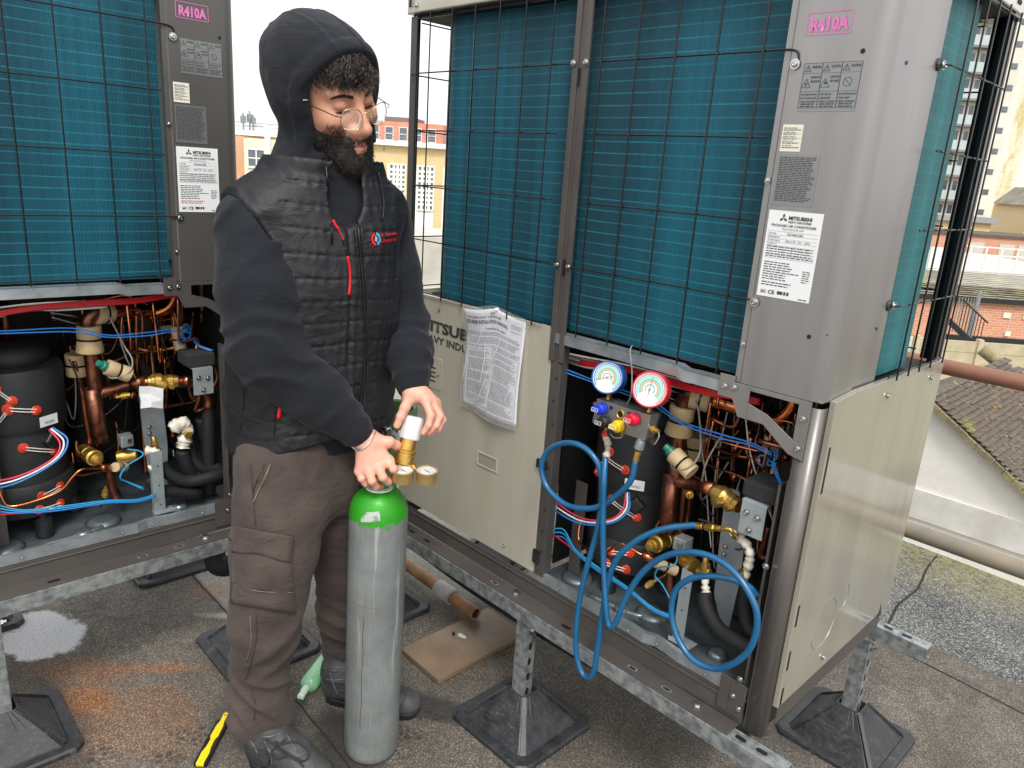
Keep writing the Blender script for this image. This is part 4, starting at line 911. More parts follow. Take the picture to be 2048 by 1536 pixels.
# black insulated line sets running below the units
b = MB()
o = MB().tube([(-.6, .10, -.10), (.0, .075, -.11), (.4, .07, -.125), (.9, .075, -.115), (1.22, .12, -.10), (1.27, .3, -.06)], .034, 14, 8).build('insulated_pipe_run', MT['foam'], None, smooth=True); tag(o, 'thick black insulated pipe run slung under the right-hand unit behind its front rail', 'pipe', 'black insulated pipe runs')
o = MB().tube([(-.6, .17, -.16), (.2, .15, -.165), (.9, .15, -.17), (1.25, .16, -.16)], .028, 12, 8).build('insulated_pipe_run', MT['foam'], None, smooth=True); tag(o, 'lower black insulated pipe run further back under the right-hand unit', 'pipe', 'black insulated pipe runs')
o = MB().tube([tuple(G(432, 1085, -.12)), tuple(G(430, 1120, -.17)), tuple(G(445, 1132, -.19)), tuple(G(480, 1125, -.19))], .036, 14, 6).build('insulated_pipe_run', MT['foam'], None, smooth=True); tag(o, 'black insulated pipe elbow dropping below the corner of the left-hand unit', 'pipe', 'black insulated pipe runs')

# ---------------- guard rails behind ----------------
tm = NT('weathered_tube'); c = tm.coord('World'); n = tm.noise(c, 9, 6, .65)
sepx = tm.n('SeparateXYZ'); tm.L(c, sepx.inputs[0])
tm.set(Base_Color=tm.mix(tm.ramp(n, [(.35, 0), (.65, 1)]), srgb(150, 134, 108), srgb(124, 120, 110)), Roughness=.6); MT['tube_old'] = tm.m
o = MB().tube([(-1.02, 1.14, .668), (1, 1.15, .667), (4, 1.17, .666)], .0242, 20).build('guard_rail', MT['pipe_brown'], None, smooth=True); tag(o, 'upper brown painted tube rail passing behind the right-hand unit', 'rail', 'tube rails along the roof edge')
g1 = MB().tube([(-1.6, 1.06, .15), (1, 1.06, .15), (2.2, 1.06, .15), (4, 1.06, .15)], .0262, 20).build('guard_rail', MT['tube_old'], None, smooth=True); tag(g1, 'lower weathered tube rail in front of the white gable wall', 'rail', 'tube rails along the roof edge')

# ---------------- neighbour gable: white wall under a mossy tiled slope ----------------
YW = 2.17
def rend():
    t = NT('white_render'); c = t.coord('World'); n = t.noise(c, 3, 6, .65); n2 = t.noise(c, 30, 5, .7)
    col = t.ramp(n, [(.3, srgb(226, 222, 212)), (.6, srgb(238, 235, 228)), (.75, srgb(205, 198, 184))])
    col = t.mix(t.ramp(n2, [(.62, 0), (.75, .5)]), col, srgb(176, 166, 150))
    t.set(Base_Color=col, Roughness=.8); t.bump(n2, .3, .006); t.bump(n, .3, .02); return t.m
A = K(1862, 800, YW); B = K(2048, 975, YW); sl = (B[2]-A[2])/(B[0]-A[0]); apx = .93; apz = A[2]+sl*(apx-A[0])
gw = empty('gable_end', (0, 0, 0)); tag(gw, 'white rendered gable wall under a mossy tiled roof slope beyond the kerb', 'gable wall')
b = MB(); zb = -.55; b.poly([(-.5, YW, zb), (3.4, YW, zb), (3.4, YW, apz+sl*(3.4-apx)) if apz+sl*(3.4-apx) > zb else (2.25, YW, zb+.001), (apx, YW, apz), (-.5, YW, apz+sl*(apx+.5))], (0, 1, 0), .08) if False else b.poly([(-.5, YW, zb), (2.15, YW, zb), (apx, YW, apz), (-.5, YW, apz+sl*(apx+.5))], (0, 1, 0), .08)
b.build('rendered_wall', rend(), gw)
fl = MB(); fl.poly([(-.5, YW-.012, -.24), (2.4, YW-.012, -.24), (2.4, YW-.012, -.10), (-.5, YW-.012, -.10)], (0, 1, 0), .011); fl.build('flashing_board', mat('white_board', srgb(224, 222, 216), .6, col2=srgb(202, 198, 190), vs=8), gw, bevel=.002)
def tilemat():
    t = NT('mossy_tiles'); c = t.coord('World'); n = t.noise(c, 4, 6, .7); n2 = t.noise(c, 36, 5, .75)
    col = t.ramp(n2, [(.3, srgb(70, 62, 56)), (.55, srgb(100, 89, 79)), (.75, srgb(134, 122, 106))])
    moss = t.mix(n2, srgb(96, 96, 20), srgb(176, 170, 60))
    col = t.mix(t.ramp(t.math('MULTIPLY', t.noise(c, 7, 6, .8), t.math('ADD', n, .5)), [(.60, 0), (.68, .8)]), col, moss)
    t.set(Base_Color=col, Roughness=.95); t.bump(n2, 1, .006); return t.m
MT['tile'] = tilemat(); MT['mortar'] = mat('ridge_mortar', srgb(116, 106, 92), .95, col2=srgb(150, 140, 96), vs=20, bump=.8, bs=60, bd=.006)
# tiles as real overlapping courses down the slope
rg = random.Random(3); b = MB(); ln = math.hypot(1, sl); ux = np.array((1/ln, 0, sl/ln)); un = np.array((-sl/ln, 0, 1/ln)); L = 1.9; cw_ = .026
y_far = 3.35
for i in range(int(L/cw_)):
    y = YW-.035
    while y < y_far:
        wd = rg.uniform(.10, .16); s0 = i*cw_; o0 = np.array((apx, y, apz+.01))+ux*s0+un*(.010+rg.uniform(0, .004)); q = np.array((0, 1, 0))
        e = o0+ux*(cw_*1.5)+un*.008
        b.add([o0-un*.006, o0+q*(wd-.004)-un*.006, e+q*(wd-.004), e, e-un*.007, e+q*(wd-.004)-un*.007], [(0, 3, 2, 1), (3, 4, 5, 2)])
        y += wd
b.build('roof_tiles', MT['tile'], gw)
b = MB(); 
for i in range(40): 
    s0 = i*.048; o0 = np.array((apx, YW-.04, apz+.002))+ux*s0; b.beam(o0, o0+ux*.046, .02+rg.uniform(0, .006), .016, (0, 1, 0))
b.build('verge_mortar', MT['mortar'], gw)
b = MB(); rgx = []
for i in range(32): o0 = np.array((apx-.1, y_far+.03, apz+.045))+ux*((i)*.09); rgx.append(o0+np.array((0, rg.uniform(-.01, .01), rg.uniform(-.008, .008))))
b.tube(rgx, .032, 10); b.build('ridge_tiles', MT['mortar'], gw, smooth=True)
# left slope of the same roof
b = MB(); b.add([(apx, YW-.035, apz), (apx, y_far, apz), (-.9, y_far, apz+sl*(apx+.9)), (-.9, YW-.035, apz+sl*(apx+.9))], [(0, 1, 2, 3)]); b.build('roof_tiles', MT['tile'], gw)

# ---------------- things on the roof ----------------
rustb = mat('weathered_board', srgb(112, 92, 72), .35, col2=srgb(134, 112, 90), vs=7, rv=.1, bump=.1, bs=80, spec=.4)
bd = empty('flat_board', (0, 0, 0)); tag(bd, 'brown rectangular board lying on the roof under the right-hand unit', 'board')
cs = [G(810, 1318), G(872, 1372), G(1052, 1278), G(985, 1205)]
cs = [np.array((.172, -.100, GZ)), np.array((.375, -.105, GZ)), np.array((.375, .285, GZ)), np.array((.172, .29, GZ))]
MB().poly([c+[0, 0, .004] for c in cs], (0, 0, 1), .016).build('panel', rustb, bd, bevel=.001)
q = G(922, 1272, GZ+.021)
rg = random.Random(5); MB().poly([q+np.array((.020*math.cos(a)*rg.uniform(.4, 1.3), .012*math.sin(a)*rg.uniform(.4, 1.3), 0)) for a in np.linspace(0, 6.0, 14)], (0, 0, 1), .0008).build('paint_splash', MT['white'], bd)
MB().lathe(G(907, 1268, GZ+.021), (0, 0, 1), [(0, .006), (.006, .005), (.009, .002)], 8).build('knob', MT['blackp'], bd, smooth=True)
# scrap pipe with grey collar lying across the board
pr = empty('loose_pipe', (0, 0, 0)); tag(pr, 'rusty brown pipe with a grey collar lying across the brown board', 'pipe')
zc = GZ+.022+.024
e1 = G(952, 1228, zc); e0 = G(826, 1138, zc); dd = e1-e0; e0 = e0-dd*.6; e0[2] = zc; e1[2] = zc
d1 = (e1-e0)/np.linalg.norm(e1-e0)
tubem = mat('rusty_pipe', srgb(168, 128, 88), .6, col2=srgb(132, 88, 56), vs=14, bump=.2, bs=100)
MB().lathe(e0, d1, [(0, .018), (0, .0225), (np.linalg.norm(e1-e0), .0225), (np.linalg.norm(e1-e0), .0185), (np.linalg.norm(e1-e0)-.06, .018)], 24).build('tube', tubem, pr, auto=40)
MB().lathe(e1-d1*.058, d1, [(0, .0178), (.05, .0178)], 20).build('bore', MT['dark'], pr)
cc = G(905, 1180, zc); cc[2] = zc; tpos = (cc-e0)@d1
MB().lathe(e0+d1*(tpos-.045), d1, [(0, .023), (0, .031), (.085, .031), (.087, .023)], 24).build('collar', mat('grey_collar', srgb(158, 156, 152), .55, col2=srgb(186, 184, 180), vs=16), pr, auto=40)
# flat black tray-like foot lying loose, left of the board
# yellow handled tool
tl = empty('snap_off_knife', (0, 0, 0)); tag(tl, 'yellow and black hand tool lying on the roof by the near boot', 'hand tool')
a = G(453, 1432, GZ+.008); z = G(385, 1560, GZ+.008); d = (z-a); L = np.linalg.norm(d); d /= L; s = np.cross((0, 0, 1), d)
yel = mat('yellow_plastic', srgb(236, 208, 22), .4)
b = MB(); out = [(-.004, 0), (.0, .007), (.03, .006), (.05, .010), (.09, .011), (.10, .006), (.13, .007), (.15, .011), (.19, .010)]
pts = [a+d*(x) + s*w for x, w in out]+[a+d*x-s*w for x, w in out[::-1]]
b.poly(pts, (0, 0, 1), .010); b.build('body', yel, tl, bevel=.0015)
b = MB(); b.lathe(a+d*.008+np.array((0, 0, .0102)), (0, 0, 1), [(0, .0032), (.0006, .0032)], 14); b.build('hanging_hole', mat('orange_hole', srgb(176, 96, 20), .5), tl)
for sg in (1, -1):
    b = MB()
    for k in range(26): p = a+d*(.028+k*.0062)+s*sg*.0125; b.obox(p+np.array((0, 0, .003)), d, s, (0, 0, 1), (.0024, .0042, .0062))
    b.beam(a+d*.026+s*sg*.0125+np.array((0, 0, .002)), a+d*.188+s*sg*.0125+np.array((0, 0, .002)), .0075, .009); b.build('grip', MT['blackp'], tl)
# leak detector bottle lying beside the far boot
bt = empty('plastic_bottle', (0, 0, 0)); tag(bt, 'clear plastic bottle of green liquid lying behind the far boot', 'bottle')
a = G(604, 1388, GZ+.026); z = G(668, 1300, GZ+.026); d = z-a; d[2] = 0; L = np.linalg.norm(d); d /= L
t = NT('clear_green_plastic'); t.set(Base_Color=srgb(214, 255, 226), Roughness=.12); t.b.inputs['Transmission Weight'].default_value = .6; t.bump(t.noise(t.coord(), 30, 3), .4, .002)
MB().lathe(a+d*.028, d, [(0, .010), (.004, .014), (.010, .024), (.018, .028), (.16, .028), (.168, .024), (.17, .004)], 24).build('bottle_body', t.m, bt, auto=50)
t = NT('green_liquid'); t.set(Base_Color=srgb(30, 210, 90), Roughness=.2); 
MB().lathe(a+d*.060-np.array((0, 0, .006)), d, [(0, .014), (.004, .019), (.10, .019), (.104, .01)], 20).build('green_label', t.m, bt, smooth=True)
MB().lathe(a-d*.004, d, [(0, .006), (.004, .008), (.012, .008), (.013, .011), (.033, .0115)], 16).build('cap', mat('milky_cap', srgb(206, 236, 216), .35), bt, auto=40)
MB().obox(a-d*.004+np.array((0, 0, -.004)), d, np.cross((0, 0, 1), d), (0, 0, 1), (.008, .010, .006)).build('nozzle', mat('milky_nozzle', srgb(216, 240, 222), .4), bt, bevel=.002)
# small offcuts behind the left-hand unit's legs
for (x, y, x2, y2, lab) in ((300, 1148, 440, 1105, 'long bright channel offcut lying beneath the left-hand unit'), (262, 1150, 330, 1128, 'short bent metal offcut lying beneath the left-hand unit')):
    p, q = G(x, y, GZ+.02), G(x2, y2, GZ+.02); b = MB(); dv = (q-p)/np.linalg.norm(q-p); sv = np.cross((0, 0, 1), dv)
    b.obox((p+q)/2, dv, sv, (0, 0, 1), (np.linalg.norm(q-p)/2, .018, .0015)); b.obox((p+q)/2+sv*.018, dv, sv, (0, 0, 1), (np.linalg.norm(q-p)/2, .0015, .018)); b.obox((p+q)/2-sv*.018, dv, sv, (0, 0, 1), (np.linalg.norm(q-p)/2, .0015, .018))
    o = b.build('metal_offcut', MT['galv'], None, bevel=.0008); tag(o, lab, 'metal offcut', 'metal offcuts on the roof')

# ---------------- gas cylinder (tall, grey with a green shoulder) ----------------
CX, CY, CR = .463, -.412, .0735
def cylmat():
    t = NT('cylinder_paint'); c = t.coord(); s = t.n('SeparateXYZ'); t.L(c, s.inputs[0])
    n = t.noise(c, 9, 6, .6); n2 = t.noise(t.coord(scale=(50, 50, 3)), 1.5, 5, .7); n3 = t.noise(c, 60, 6, .8)
    grey = t.ramp(n, [(.3, srgb(108, 113, 113)), (.6, srgb(130, 135, 134)), (.8, srgb(146, 149, 146))])
    grey = t.mix(t.ramp(n2, [(.52, 0), (.70, .6)]), grey, srgb(112, 104, 86))
    grey = t.mix(t.ramp(t.noise(t.coord(scale=(30, 30, 2)), 1, 4, .7), [(.6, 0), (.68, .5)]), grey, srgb(186, 188, 184))
    grey = t.mix(t.ramp(n3, [(.63, 0), (.68, .75)]), grey, srgb(74, 64, 54))
    green = t.mix(n, srgb(26, 132, 18), srgb(58, 164, 36)); green = t.mix(t.ramp(n3, [(.66, 0), (.7, .8)]), green, srgb(70, 90, 50))
    e = t.math('MULTIPLY_ADD', t.math('SUBTRACT', t.noise(c, 46, 6, .85), .5), .07, s.outputs[2])
    m = t.n('MapRange'); m.inputs[1].default_value = .708; m.inputs[2].default_value = .716; t.L(e, m.inputs[0])
    col = t.mix(m.outputs[0], grey, green)
    worn = t.math('MULTIPLY', t.ramp(n3, [(.5, 0), (.56, 1)]), t.ramp(s.outputs[2], [(.63, 0), (.66, 1), (.672, 1), (.68, 0)]) if False else .0)
    t.set(Base_Color=col, Roughness=t.ramp(n3, [(.4, .38), (.7, .6)])); t.b.inputs['Metallic'].default_value = .15; t.bump(n2, .12, .001); t.bump(n3, .1, .0008)
    return t.m
lean = Vector((.010, .008, 1)).normalized()
gc = empty('gas_cylinder', (CX, CY, GZ)); gc.rotation_euler = (-.008, .008, 0)
tag(gc, 'tall scuffed grey gas cylinder with bright green shoulder held upright by the man', 'gas cylinder', )
H_ = .752
prof = [(0.0, .05), (.004, CR*.88), (.015, CR*.97), (.03, CR), (H_-.04, CR)]+[(H_-.04+.075*math.sin(a), .020+(CR-.020)*math.cos(a)) for a in np.linspace(.1, 1.45, 10)]+[(H_+.04, .022), (H_+.055, .021)]
MB().lathe((0, 0, 0), (0, 0, 1), prof, 64).build('cylinder_body', cylmat(), gc, auto=60)
b = MB(); b.lathe((0, 0, H_+.018), (0, 0, 1), [(0, .036), (.018, .033), (.019, .026)], 32); b.build('neck_ring', MT['white'], gc, auto=50)
# worn sticker on the shoulder, curved round it
def on_cyl(px, z, lift=.0012):
    p = prof; r = float(np.interp(z, [q[0] for q in p], [q[1] for q in p])) + lift; return r
va = math.atan2(CAM[1]-CY, CAM[0]-CX)
rows = []
for z in np.linspace(H_-.026, H_-.002, 5):
    rows.append([(on_cyl(0, z)*math.cos(va-a), on_cyl(0, z)*math.sin(va-a), z-(a-.2)*.012) for a in np.linspace(-.05, .62, 12)])
stk = MB().grid(rows[::-1]).build('worn_sticker', mat('sticker_silver', srgb(170, 178, 170), .45, col2=srgb(116, 132, 112), vs=60, lo=.45, hi=.6), gc, smooth=True)
tw = text('NITROGEN', .011, (0, 0, 0), (1, 0, 0), (0, 1, 0), MT['ink'], gc, name='collar_lettering', bold=.03, width=.075)
for v in tw.data.vertices:
    a = (v.co.x-.012)/.035; v.co = Vector((.0355*math.cos(va+a-.2), .0355*math.sin(va+a-.2), H_+.020+v.co.y))
tw = text('BOC 1234', .010, (0, 0, 0), (1, 0, 0), (0, 1, 0), MT['inkl'], gc, name='sticker_scribble', width=.04); bpy.data.objects.remove(tw)
MB().lathe((0, 0, H_+.055), (0, 0, 1), [(0, .018), (.02, .018), (.022, .013), (.05, .013), (.055, .010), (.075, .008)], 20).build('valve', MT['brass'], gc, auto=40)
# long scratch on the body
sc = []
for k, z in enumerate(np.linspace(.12, .46, 14)): a = .42+.02*math.sin(k*1.3)-(z-.3)*.05; sc.append((on_cyl(0, z, -.0006)*math.cos(va-a), on_cyl(0, z, -.0006)*math.sin(va-a), z))
MB().tube(sc, .0012, 5).build('scratch', mat('rusty_scratch', srgb(70, 58, 46), .8), gc)
b = MB(); b.tube([(on_cyl(0, .075, -.0008)*math.cos(a), on_cyl(0, .075, -.0008)*math.sin(a), .075) for a in np.linspace(0, 2*math.pi, 48)], .0012, 5); b.tube([(on_cyl(0, .49, -.001)*math.cos(a), on_cyl(0, .49, -.001)*math.sin(a), .49) for a in np.linspace(va-.9, va+.2, 20)], .0013, 5); b.build('rub_line', mat('rub_mark', srgb(104, 100, 90), .7), gc)

# ---------------- regulator screwed on the cylinder ----------------
rgr = empty('gas_regulator', (0, 0, 0)); tag(rgr, 'brass pressure regulator with white knob and two gold gauges on the cylinder top', 'regulator')
DR = 1.835
P0 = DP(806, 930, DR); P1 = DP(829, 833, DR); ax = P1-P0; LL = np.linalg.norm(ax); ax /= LL
MB().lathe(P0, ax, [(0, .018), (.004, .025), (.026, .025), (.028, .0235), (.031, .0235), (.033, .0255), (.037, .0255), (.04, .021), (.072, .0205)], 32).build('brass_body', MT['brass'], rgr, auto=35)
kn = MB(); seg = 40; prof_k = [(.066, .0235), (.070, .0265), (.115, .0255), (.121, .023), (.122, .019), (.120, .018), (.120, .001)]
x_, y_, d_ = frame_from(ax); vs = []
for h, r in prof_k:
    for k in range(seg):
        a = 2*math.pi*k/seg; rr = r*(1-.06*(1 if (k % 8) in (0, 1) else 0)*(h < .119)); vs.append(V(P0)+d_*h+x_*rr*math.cos(a)+y_*rr*math.sin(a))
kn.add(vs, [(i*seg+k, i*seg+(k+1) % seg, (i+1)*seg+(k+1) % seg, (i+1)*seg+k) for i in range(len(prof_k)-1) for k in range(seg)]+[tuple(range(seg))[::-1]])
k_ = kn.build('adjusting_knob', mat('white_knob', srgb(226, 226, 224), .35), rgr, auto=40)
top = V(P0)+d_*.1218
MB().obox(top+Vector((0, 0, .0008)), x_, y_, d_, (.010, .0022, .0006)).build('knob_mark', MT['inkl'], k_)
for (x, y, dx) in ((806, 952, 0), (853, 953, 0)):
    c0 = DP(x, y, DR-.035); nn = np.array((.10, -.06, 1.0)); nn /= np.linalg.norm(nn)
    g_ = MB().lathe(c0-nn*.012, nn, [(0, .020), (.001, .0255), (.025, .0255), (.028, .0265), (.030, .0265), (.031, .024), (.0255, .0235), (.0253, .001)], 36).build('pressure_gauge', MT['goldg'], rgr, auto=35)
    MB().lathe(c0+nn*.0138, nn, [(0, .0234), (.0003, .0234)], 32).build('gauge_face', MT['white'], g_)
    e = _R; MB().obox(c0+nn*.0150, (e[0]*.9+.2, e[1]*.6-.4, 0), (0, 1, 0), (0, 0, 1), (.012, .0008, .0005)).build('needle', MT['ink'], g_)
    bb = MB()
    ex, ey, _ = frame_from(nn)
    for k in range(18):
        a = math.radians(-120+k*14); v0 = V(c0+nn*.0147)+ex*.017*math.cos(a)+ey*.017*math.sin(a); v1 = V(c0+nn*.0147)+ex*.020*math.cos(a)+ey*.020*math.sin(a); bb.beam(v0, v1, .0008, .0004)
    bb.build('dial_ticks', MT['ink'], g_)
    t_ = NT('gauge_glass'); t_.set(Base_Color=(1, 1, 1, 1), Roughness=.03); t_.b.inputs['Transmission Weight'].default_value = 1; t_.b.inputs['IOR'].default_value = 1.2
    MB().lathe(c0+nn*.0172, nn, [(0, .0238), (.0008, .0238)], 32).build('gauge_glass', t_.m, g_)
    MB().tube([c0-nn*.0, c0+(DP(823, 935, DR)-c0)*.6, DP(823, 930, DR)], .006, 10).build('gauge_stem', MT['brass'], rgr)
MB().tube([tuple(DP(765, 930, DR+.03)), tuple(DP(785, 925, DR+.01)), tuple(DP(806, 920, DR))], .013, 12).build('inlet_stem', MT['brass'], rgr, smooth=True)

# small refrigerant cylinder standing behind, with olive collar and blue valve
rc = empty('refrigerant_cylinder', (0, 0, 0)); tag(rc, 'olive green cylinder collar with a blue valve handle showing behind the hands', 'gas cylinder')
QC = DP(782, 832, 2.16); QC[0] += 0; bx, by = QC[0], QC[1]
olive = mat('olive_paint', srgb(92, 124, 76), .4)
b = MB(); n = 40; r1 = .074
MB().lathe((bx, by, QC[2]-.02), (0, 0, 1), [(0, r1*.9), (.004, r1), (.045, r1*1.02), (.05, r1*.95), (.045, r1*.86), (.01, r1*.84)], 40).build('collar', olive, rc, auto=40)
MB().lathe((bx-.022, by-.012, GZ), (0, 0, 1), [(0, .045), (.01, .045), (QC[2]-.12-GZ, .045), (QC[2]-.06-GZ, .04), (QC[2]-.015-GZ, .06)], 40).build('cylinder_body', olive, rc, smooth=True)
pv = DP(772, 861, 2.10)
MB().lathe(pv-np.array((0, 0, .03)), (0, 0, 1), [(0, .010), (.03, .010), (.032, .018), (.042, .019), (.046, .012)], 20).build('valve_knob', mat('chrome_knob', srgb(200, 204, 206), .2, 1.), rc, smooth=True)
MB().obox(DP(762, 858, 2.09), _R, _U, _f, (.014, .005, .008)).build('blue_handle', mat('blue_plastic', srgb(24, 60, 200), .35), rc, bevel=.002)
lumpy(rc, [DP(782, 865, 2.08), DP(792, 873, 2.08), DP(794, 884, 2.08)], .009, 'plastic_wrap', mat('clear_wrap', srgb(190, 190, 200), .2), 8)

# ---------------- installation manual in a clear sleeve ----------------
mn = empty('document_sleeve', (0, 0, 0)); tag(mn, 'printed instruction sheets in a crinkled clear plastic sleeve hanging on the beige panel', 'document')
x0, x1, z0, z1 = .322, .545, .490, .786; NX, NZ = 20, 28; P = []
def wavy(u, v):  # u,v in 0..1
    edge = max(0, 1-v/.25)*max(0, (.45-abs(u-.0)))*.05
    return -.010-.010*math.sin(u*3.1)*(.4+.6*v)-.006*math.sin(u*5+v*4)-edge-.02*max(0, .2-u)*v*2
def shp(u, v, off=0.):
    z = z1-(z1-z0)*v+.012*math.exp(-((u-.52)/.2)**2)*(1-v)-.010*(1-abs(u-.5))*0
    z += -.016*(1-v)*abs(u-.52)*.6 + .030*max(0, .5-u)*max(0, v-.6)*2.5*.5
    x = x0+(x1-x0)*u+.006*math.sin(v*5)*(1-u); return np.array((x, wavy(u, v)+off, z))
P = [[shp(u, v) for u in np.linspace(0, 1, NX)] for v in np.linspace(0, 1, NZ)]
sh = MB().grid(P[::-1]).build('paper', mat('printed_paper', srgb(206, 206, 214), .55), mn, smooth=True)
so = sh.modifiers.new('s', 'SOLIDIFY'); so.thickness = .0015
def onpaper(ob):
    for v in ob.data.vertices:
        u = (v.co.x-x0)/(x1-x0); w_ = (z1-v.co.z)/(z1-z0); p = shp(min(max(u, 0), 1), min(max(w_, 0), 1), -.0012); v.co = Vector((p[0], p[1], p[2]))
def sub(ob):
    bm = bmesh.new(); bm.from_mesh(ob.data); bmesh.ops.triangulate(bm, faces=bm.faces); bm.to_mesh(ob.data); bm.free()
for s_, sz, xx, zz, wd, bo in (('KXZ SERIES INSTALLATION MANUAL', .0125, .333, .748, .150, .06), ('MITSUBISHI HEAVY INDUSTRIES', .0075, .340, .763, .12, .03), ('Precautions for safety', .0075, .405, .731, .07, .03)):
    o = text(s_, sz, (xx, 0, zz), (1, 0, 0), (0, 0, 1), MT['ink'], sh, bold=bo, width=wd); onpaper(o)
rg = random.Random(11); b = MB(); pal = []
def tl_(xa, xb, za, zb_, n, rag=.3):
    dz = (za-zb_)/n
    for i in range(n):
        z = za-i*dz; x = xa; end = xb-(xb-xa)*rag*rg.random()**2
        if rg.random() < .12: continue
        while x < end:
            e = min(x+rg.uniform(.006, .012), end)
            q = [shp((X-x0)/(x1-x0), (z1-Z)/(z1-z0), -.0011) for X, Z in ((x, z-dz*.25), (e, z-dz*.25), (e, z+dz*.12), (x, z+dz*.12))]; b.add(q, [(0, 1, 2, 3)]); x = e+.001
tl_(.335, .53, .724, .690, 9, .1); tl_(.337, .425, .682, .505, 50); tl_(.434, .533, .682, .505, 50); tl_(.494, .535, .765, .742, 5)
b.build('print', MT['inkl'], sh)
b = MB()
for (xa, za, xb, zb_) in ((.331, .686, .331, .5), (.331, .5, .538, .5), (.538, .5, .538, .686), (.43, .686, .43, .5), (.331, .686, .538, .686)):
    pts = [shp((xa+(xb-xa)*t-x0)/(x1-x0), (z1-(za+(zb_-za)*t))/(z1-z0), -.0012) for t in np.linspace(0, 1, 14)]; b.tube(pts, .0004, 4)
b.build('print', MT['ink'], sh)
tf = NT('clear_sleeve_film'); n = tf.noise(tf.coord(scale=(1, 1, .45)), 26, 4, .6, 1.2)
tf.set(Base_Color=(1, 1, 1, 1), Roughness=.08); tf.b.inputs['Alpha'].default_value = .16; tf.bump(n, 1., .012)
P = [[shp(u, v, -.004)+np.array(((u-.5)*.006, -.002*math.sin(v*9+u*7), (.5-v)*.02)) for u in np.linspace(0, 1, NX)] for v in np.linspace(0, 1, NZ)]
MB().grid(P[::-1]).build('clear_sleeve', tf.m, mn, smooth=True)
cr = MB(); rg = random.Random(2)
for (ua, va_, ub, vb) in ((.32, .2, .17, .42), (.38, .3, .33, .75), (.62, .25, .5, .5), (.52, .5, .5, .95), (.9, .62, .82, .8), (.3, .86, .2, .93), (.45, .55, .30, .95), (.06, .4, .03, .75)):
    pts = [shp(ua+(ub-ua)*t, va_+(vb-va_)*t, -.0065)+np.array((.002*math.sin(t*5), 0, 0)) for t in np.linspace(0, 1, 8)]; cr.tube(pts, [.0002, .0011, .0004], 5)
cr.build('crease', mat('film_crease', srgb(232, 232, 236), .2), mn, smooth=True)
rg = random.Random(6); lumpy(mn, [(.425, -.012, .783), (.435, -.016, .792), (.447, -.014, .799)], .006, 'tape_knot', mat('clear_knot', srgb(226, 228, 230), .3), 2)

# ---------------- manifold gauge set hanging from the guard, with its blue hoses ----------------
mg = empty('manifold_gauge', (0, 0, 0)); tag(mg, 'manifold with a blue and a red gauge, coloured knobs and looping blue hoses', 'gauge set')
YG = -.045
def gp(x, y, Y=YG): return K(x, y, Y)
# body: aluminium block; its plane faces the camera side, tilted a little
TLc, TRc, BRc, BLc = gp(1193, 797), gp(1300, 831, YG-.01), gp(1292, 882, YG-.01), gp(1183, 845)
e_ = TRc-TLc; Lw = np.linalg.norm(e_); e_ /= Lw; u_ = TLc-BLc; Lh = np.linalg.norm(u_); u_ /= Lh; n_ = np.cross(e_, u_); n_ /= np.linalg.norm(n_)
cen = (TLc+TRc+BRc+BLc)/4
def mp_(a, c, d=0.): return cen+e_*a+u_*c+n_*d   # a right, c up, d towards the viewer
b = MB().obox(cen-n_*.016, e_, u_, n_, (Lw/2, Lh/2, .016)); blk = b.build('manifold_block', MT['alu'], mg, bevel=.0012)
MB().obox(cen-n_*.0345+e_*.004, e_, u_, n_, (Lw/2-.002, Lh/2+.003, .002)).build('back_plate', MT['blackp'], mg)
MB().lathe(mp_(-.01*Lw, .2*Lh, -.001), n_, [(0, .0118), (.003, .0118), (.0045, .0098), (.002, .0075)], 28).build('sight_glass_ring', MT['brass'], blk, auto=40)
MB().lathe(mp_(-.01*Lw, .2*Lh, .0005), n_, [(0, .0072), (.001, .0072)], 24).build('sight_glass', MT['dark'], blk)
for a in (-.2*Lw, .14*Lw): hole(blk, mp_(a, .32*Lh, .0), .0045, tuple(n_))
def knob(a, c, m, txt):
    fx = -e_*.10+n_; fx /= np.linalg.norm(fx); base = mp_(a, c, .001)
    k = MB(); sg = 30; vs = []; x_, y_, d_ = frame_from(fx, tuple(u_)); pr_ = [(0, .0142), (.003, .0150), (.012, .0150), (.016, .0138), (.018, .0105)]
    for h, r in pr_:
        for q in range(sg): rr = r*(1.0 if q % 3 else .94); an = 2*math.pi*q/sg; vs.append(V(base)+d_*h+x_*rr*math.cos(an)+y_*rr*math.sin(an))
    k.add(vs, [(i*sg+q, i*sg+(q+1) % sg, (i+1)*sg+(q+1) % sg, (i+1)*sg+q) for i in range(len(pr_)-1) for q in range(sg)]+[tuple(range(sg))[::-1], tuple(range((len(pr_)-1)*sg, len(pr_)*sg))])
    ko = k.build('valve_knob', m, mg, auto=45)
    MB().obox(base+fx*.021, e_, u_, fx, (.0118, .0062, .006)).build('knob_handle', m, ko, bevel=.0022)
    fr_ = MB()
    for s1, s2, w1, w2 in ((0, 1, .0095, .0005), (0, -1, .0095, .0005), (1, 0, .0005, .0042), (-1, 0, .0005, .0042)): fr_.obox(base+fx*.0273+e_*s1*.0095+u_*s2*.0042, e_, u_, fx, (w1, w2, .0003))
    fr_.build('knob_marking', MT['white'], ko)
    text(txt, .0052, base+fx*.0274-e_*.006-u_*.0022, e_, np.cross(fx, e_), MT['white'], ko, bold=.03, width=.012)
bl_ = mat('blue_knob', srgb(28, 62, 196), .35); re_ = mat('red_knob', srgb(206, 20, 52), .35); ye_ = mat('yellow_knob', srgb(236, 190, 20), .35)
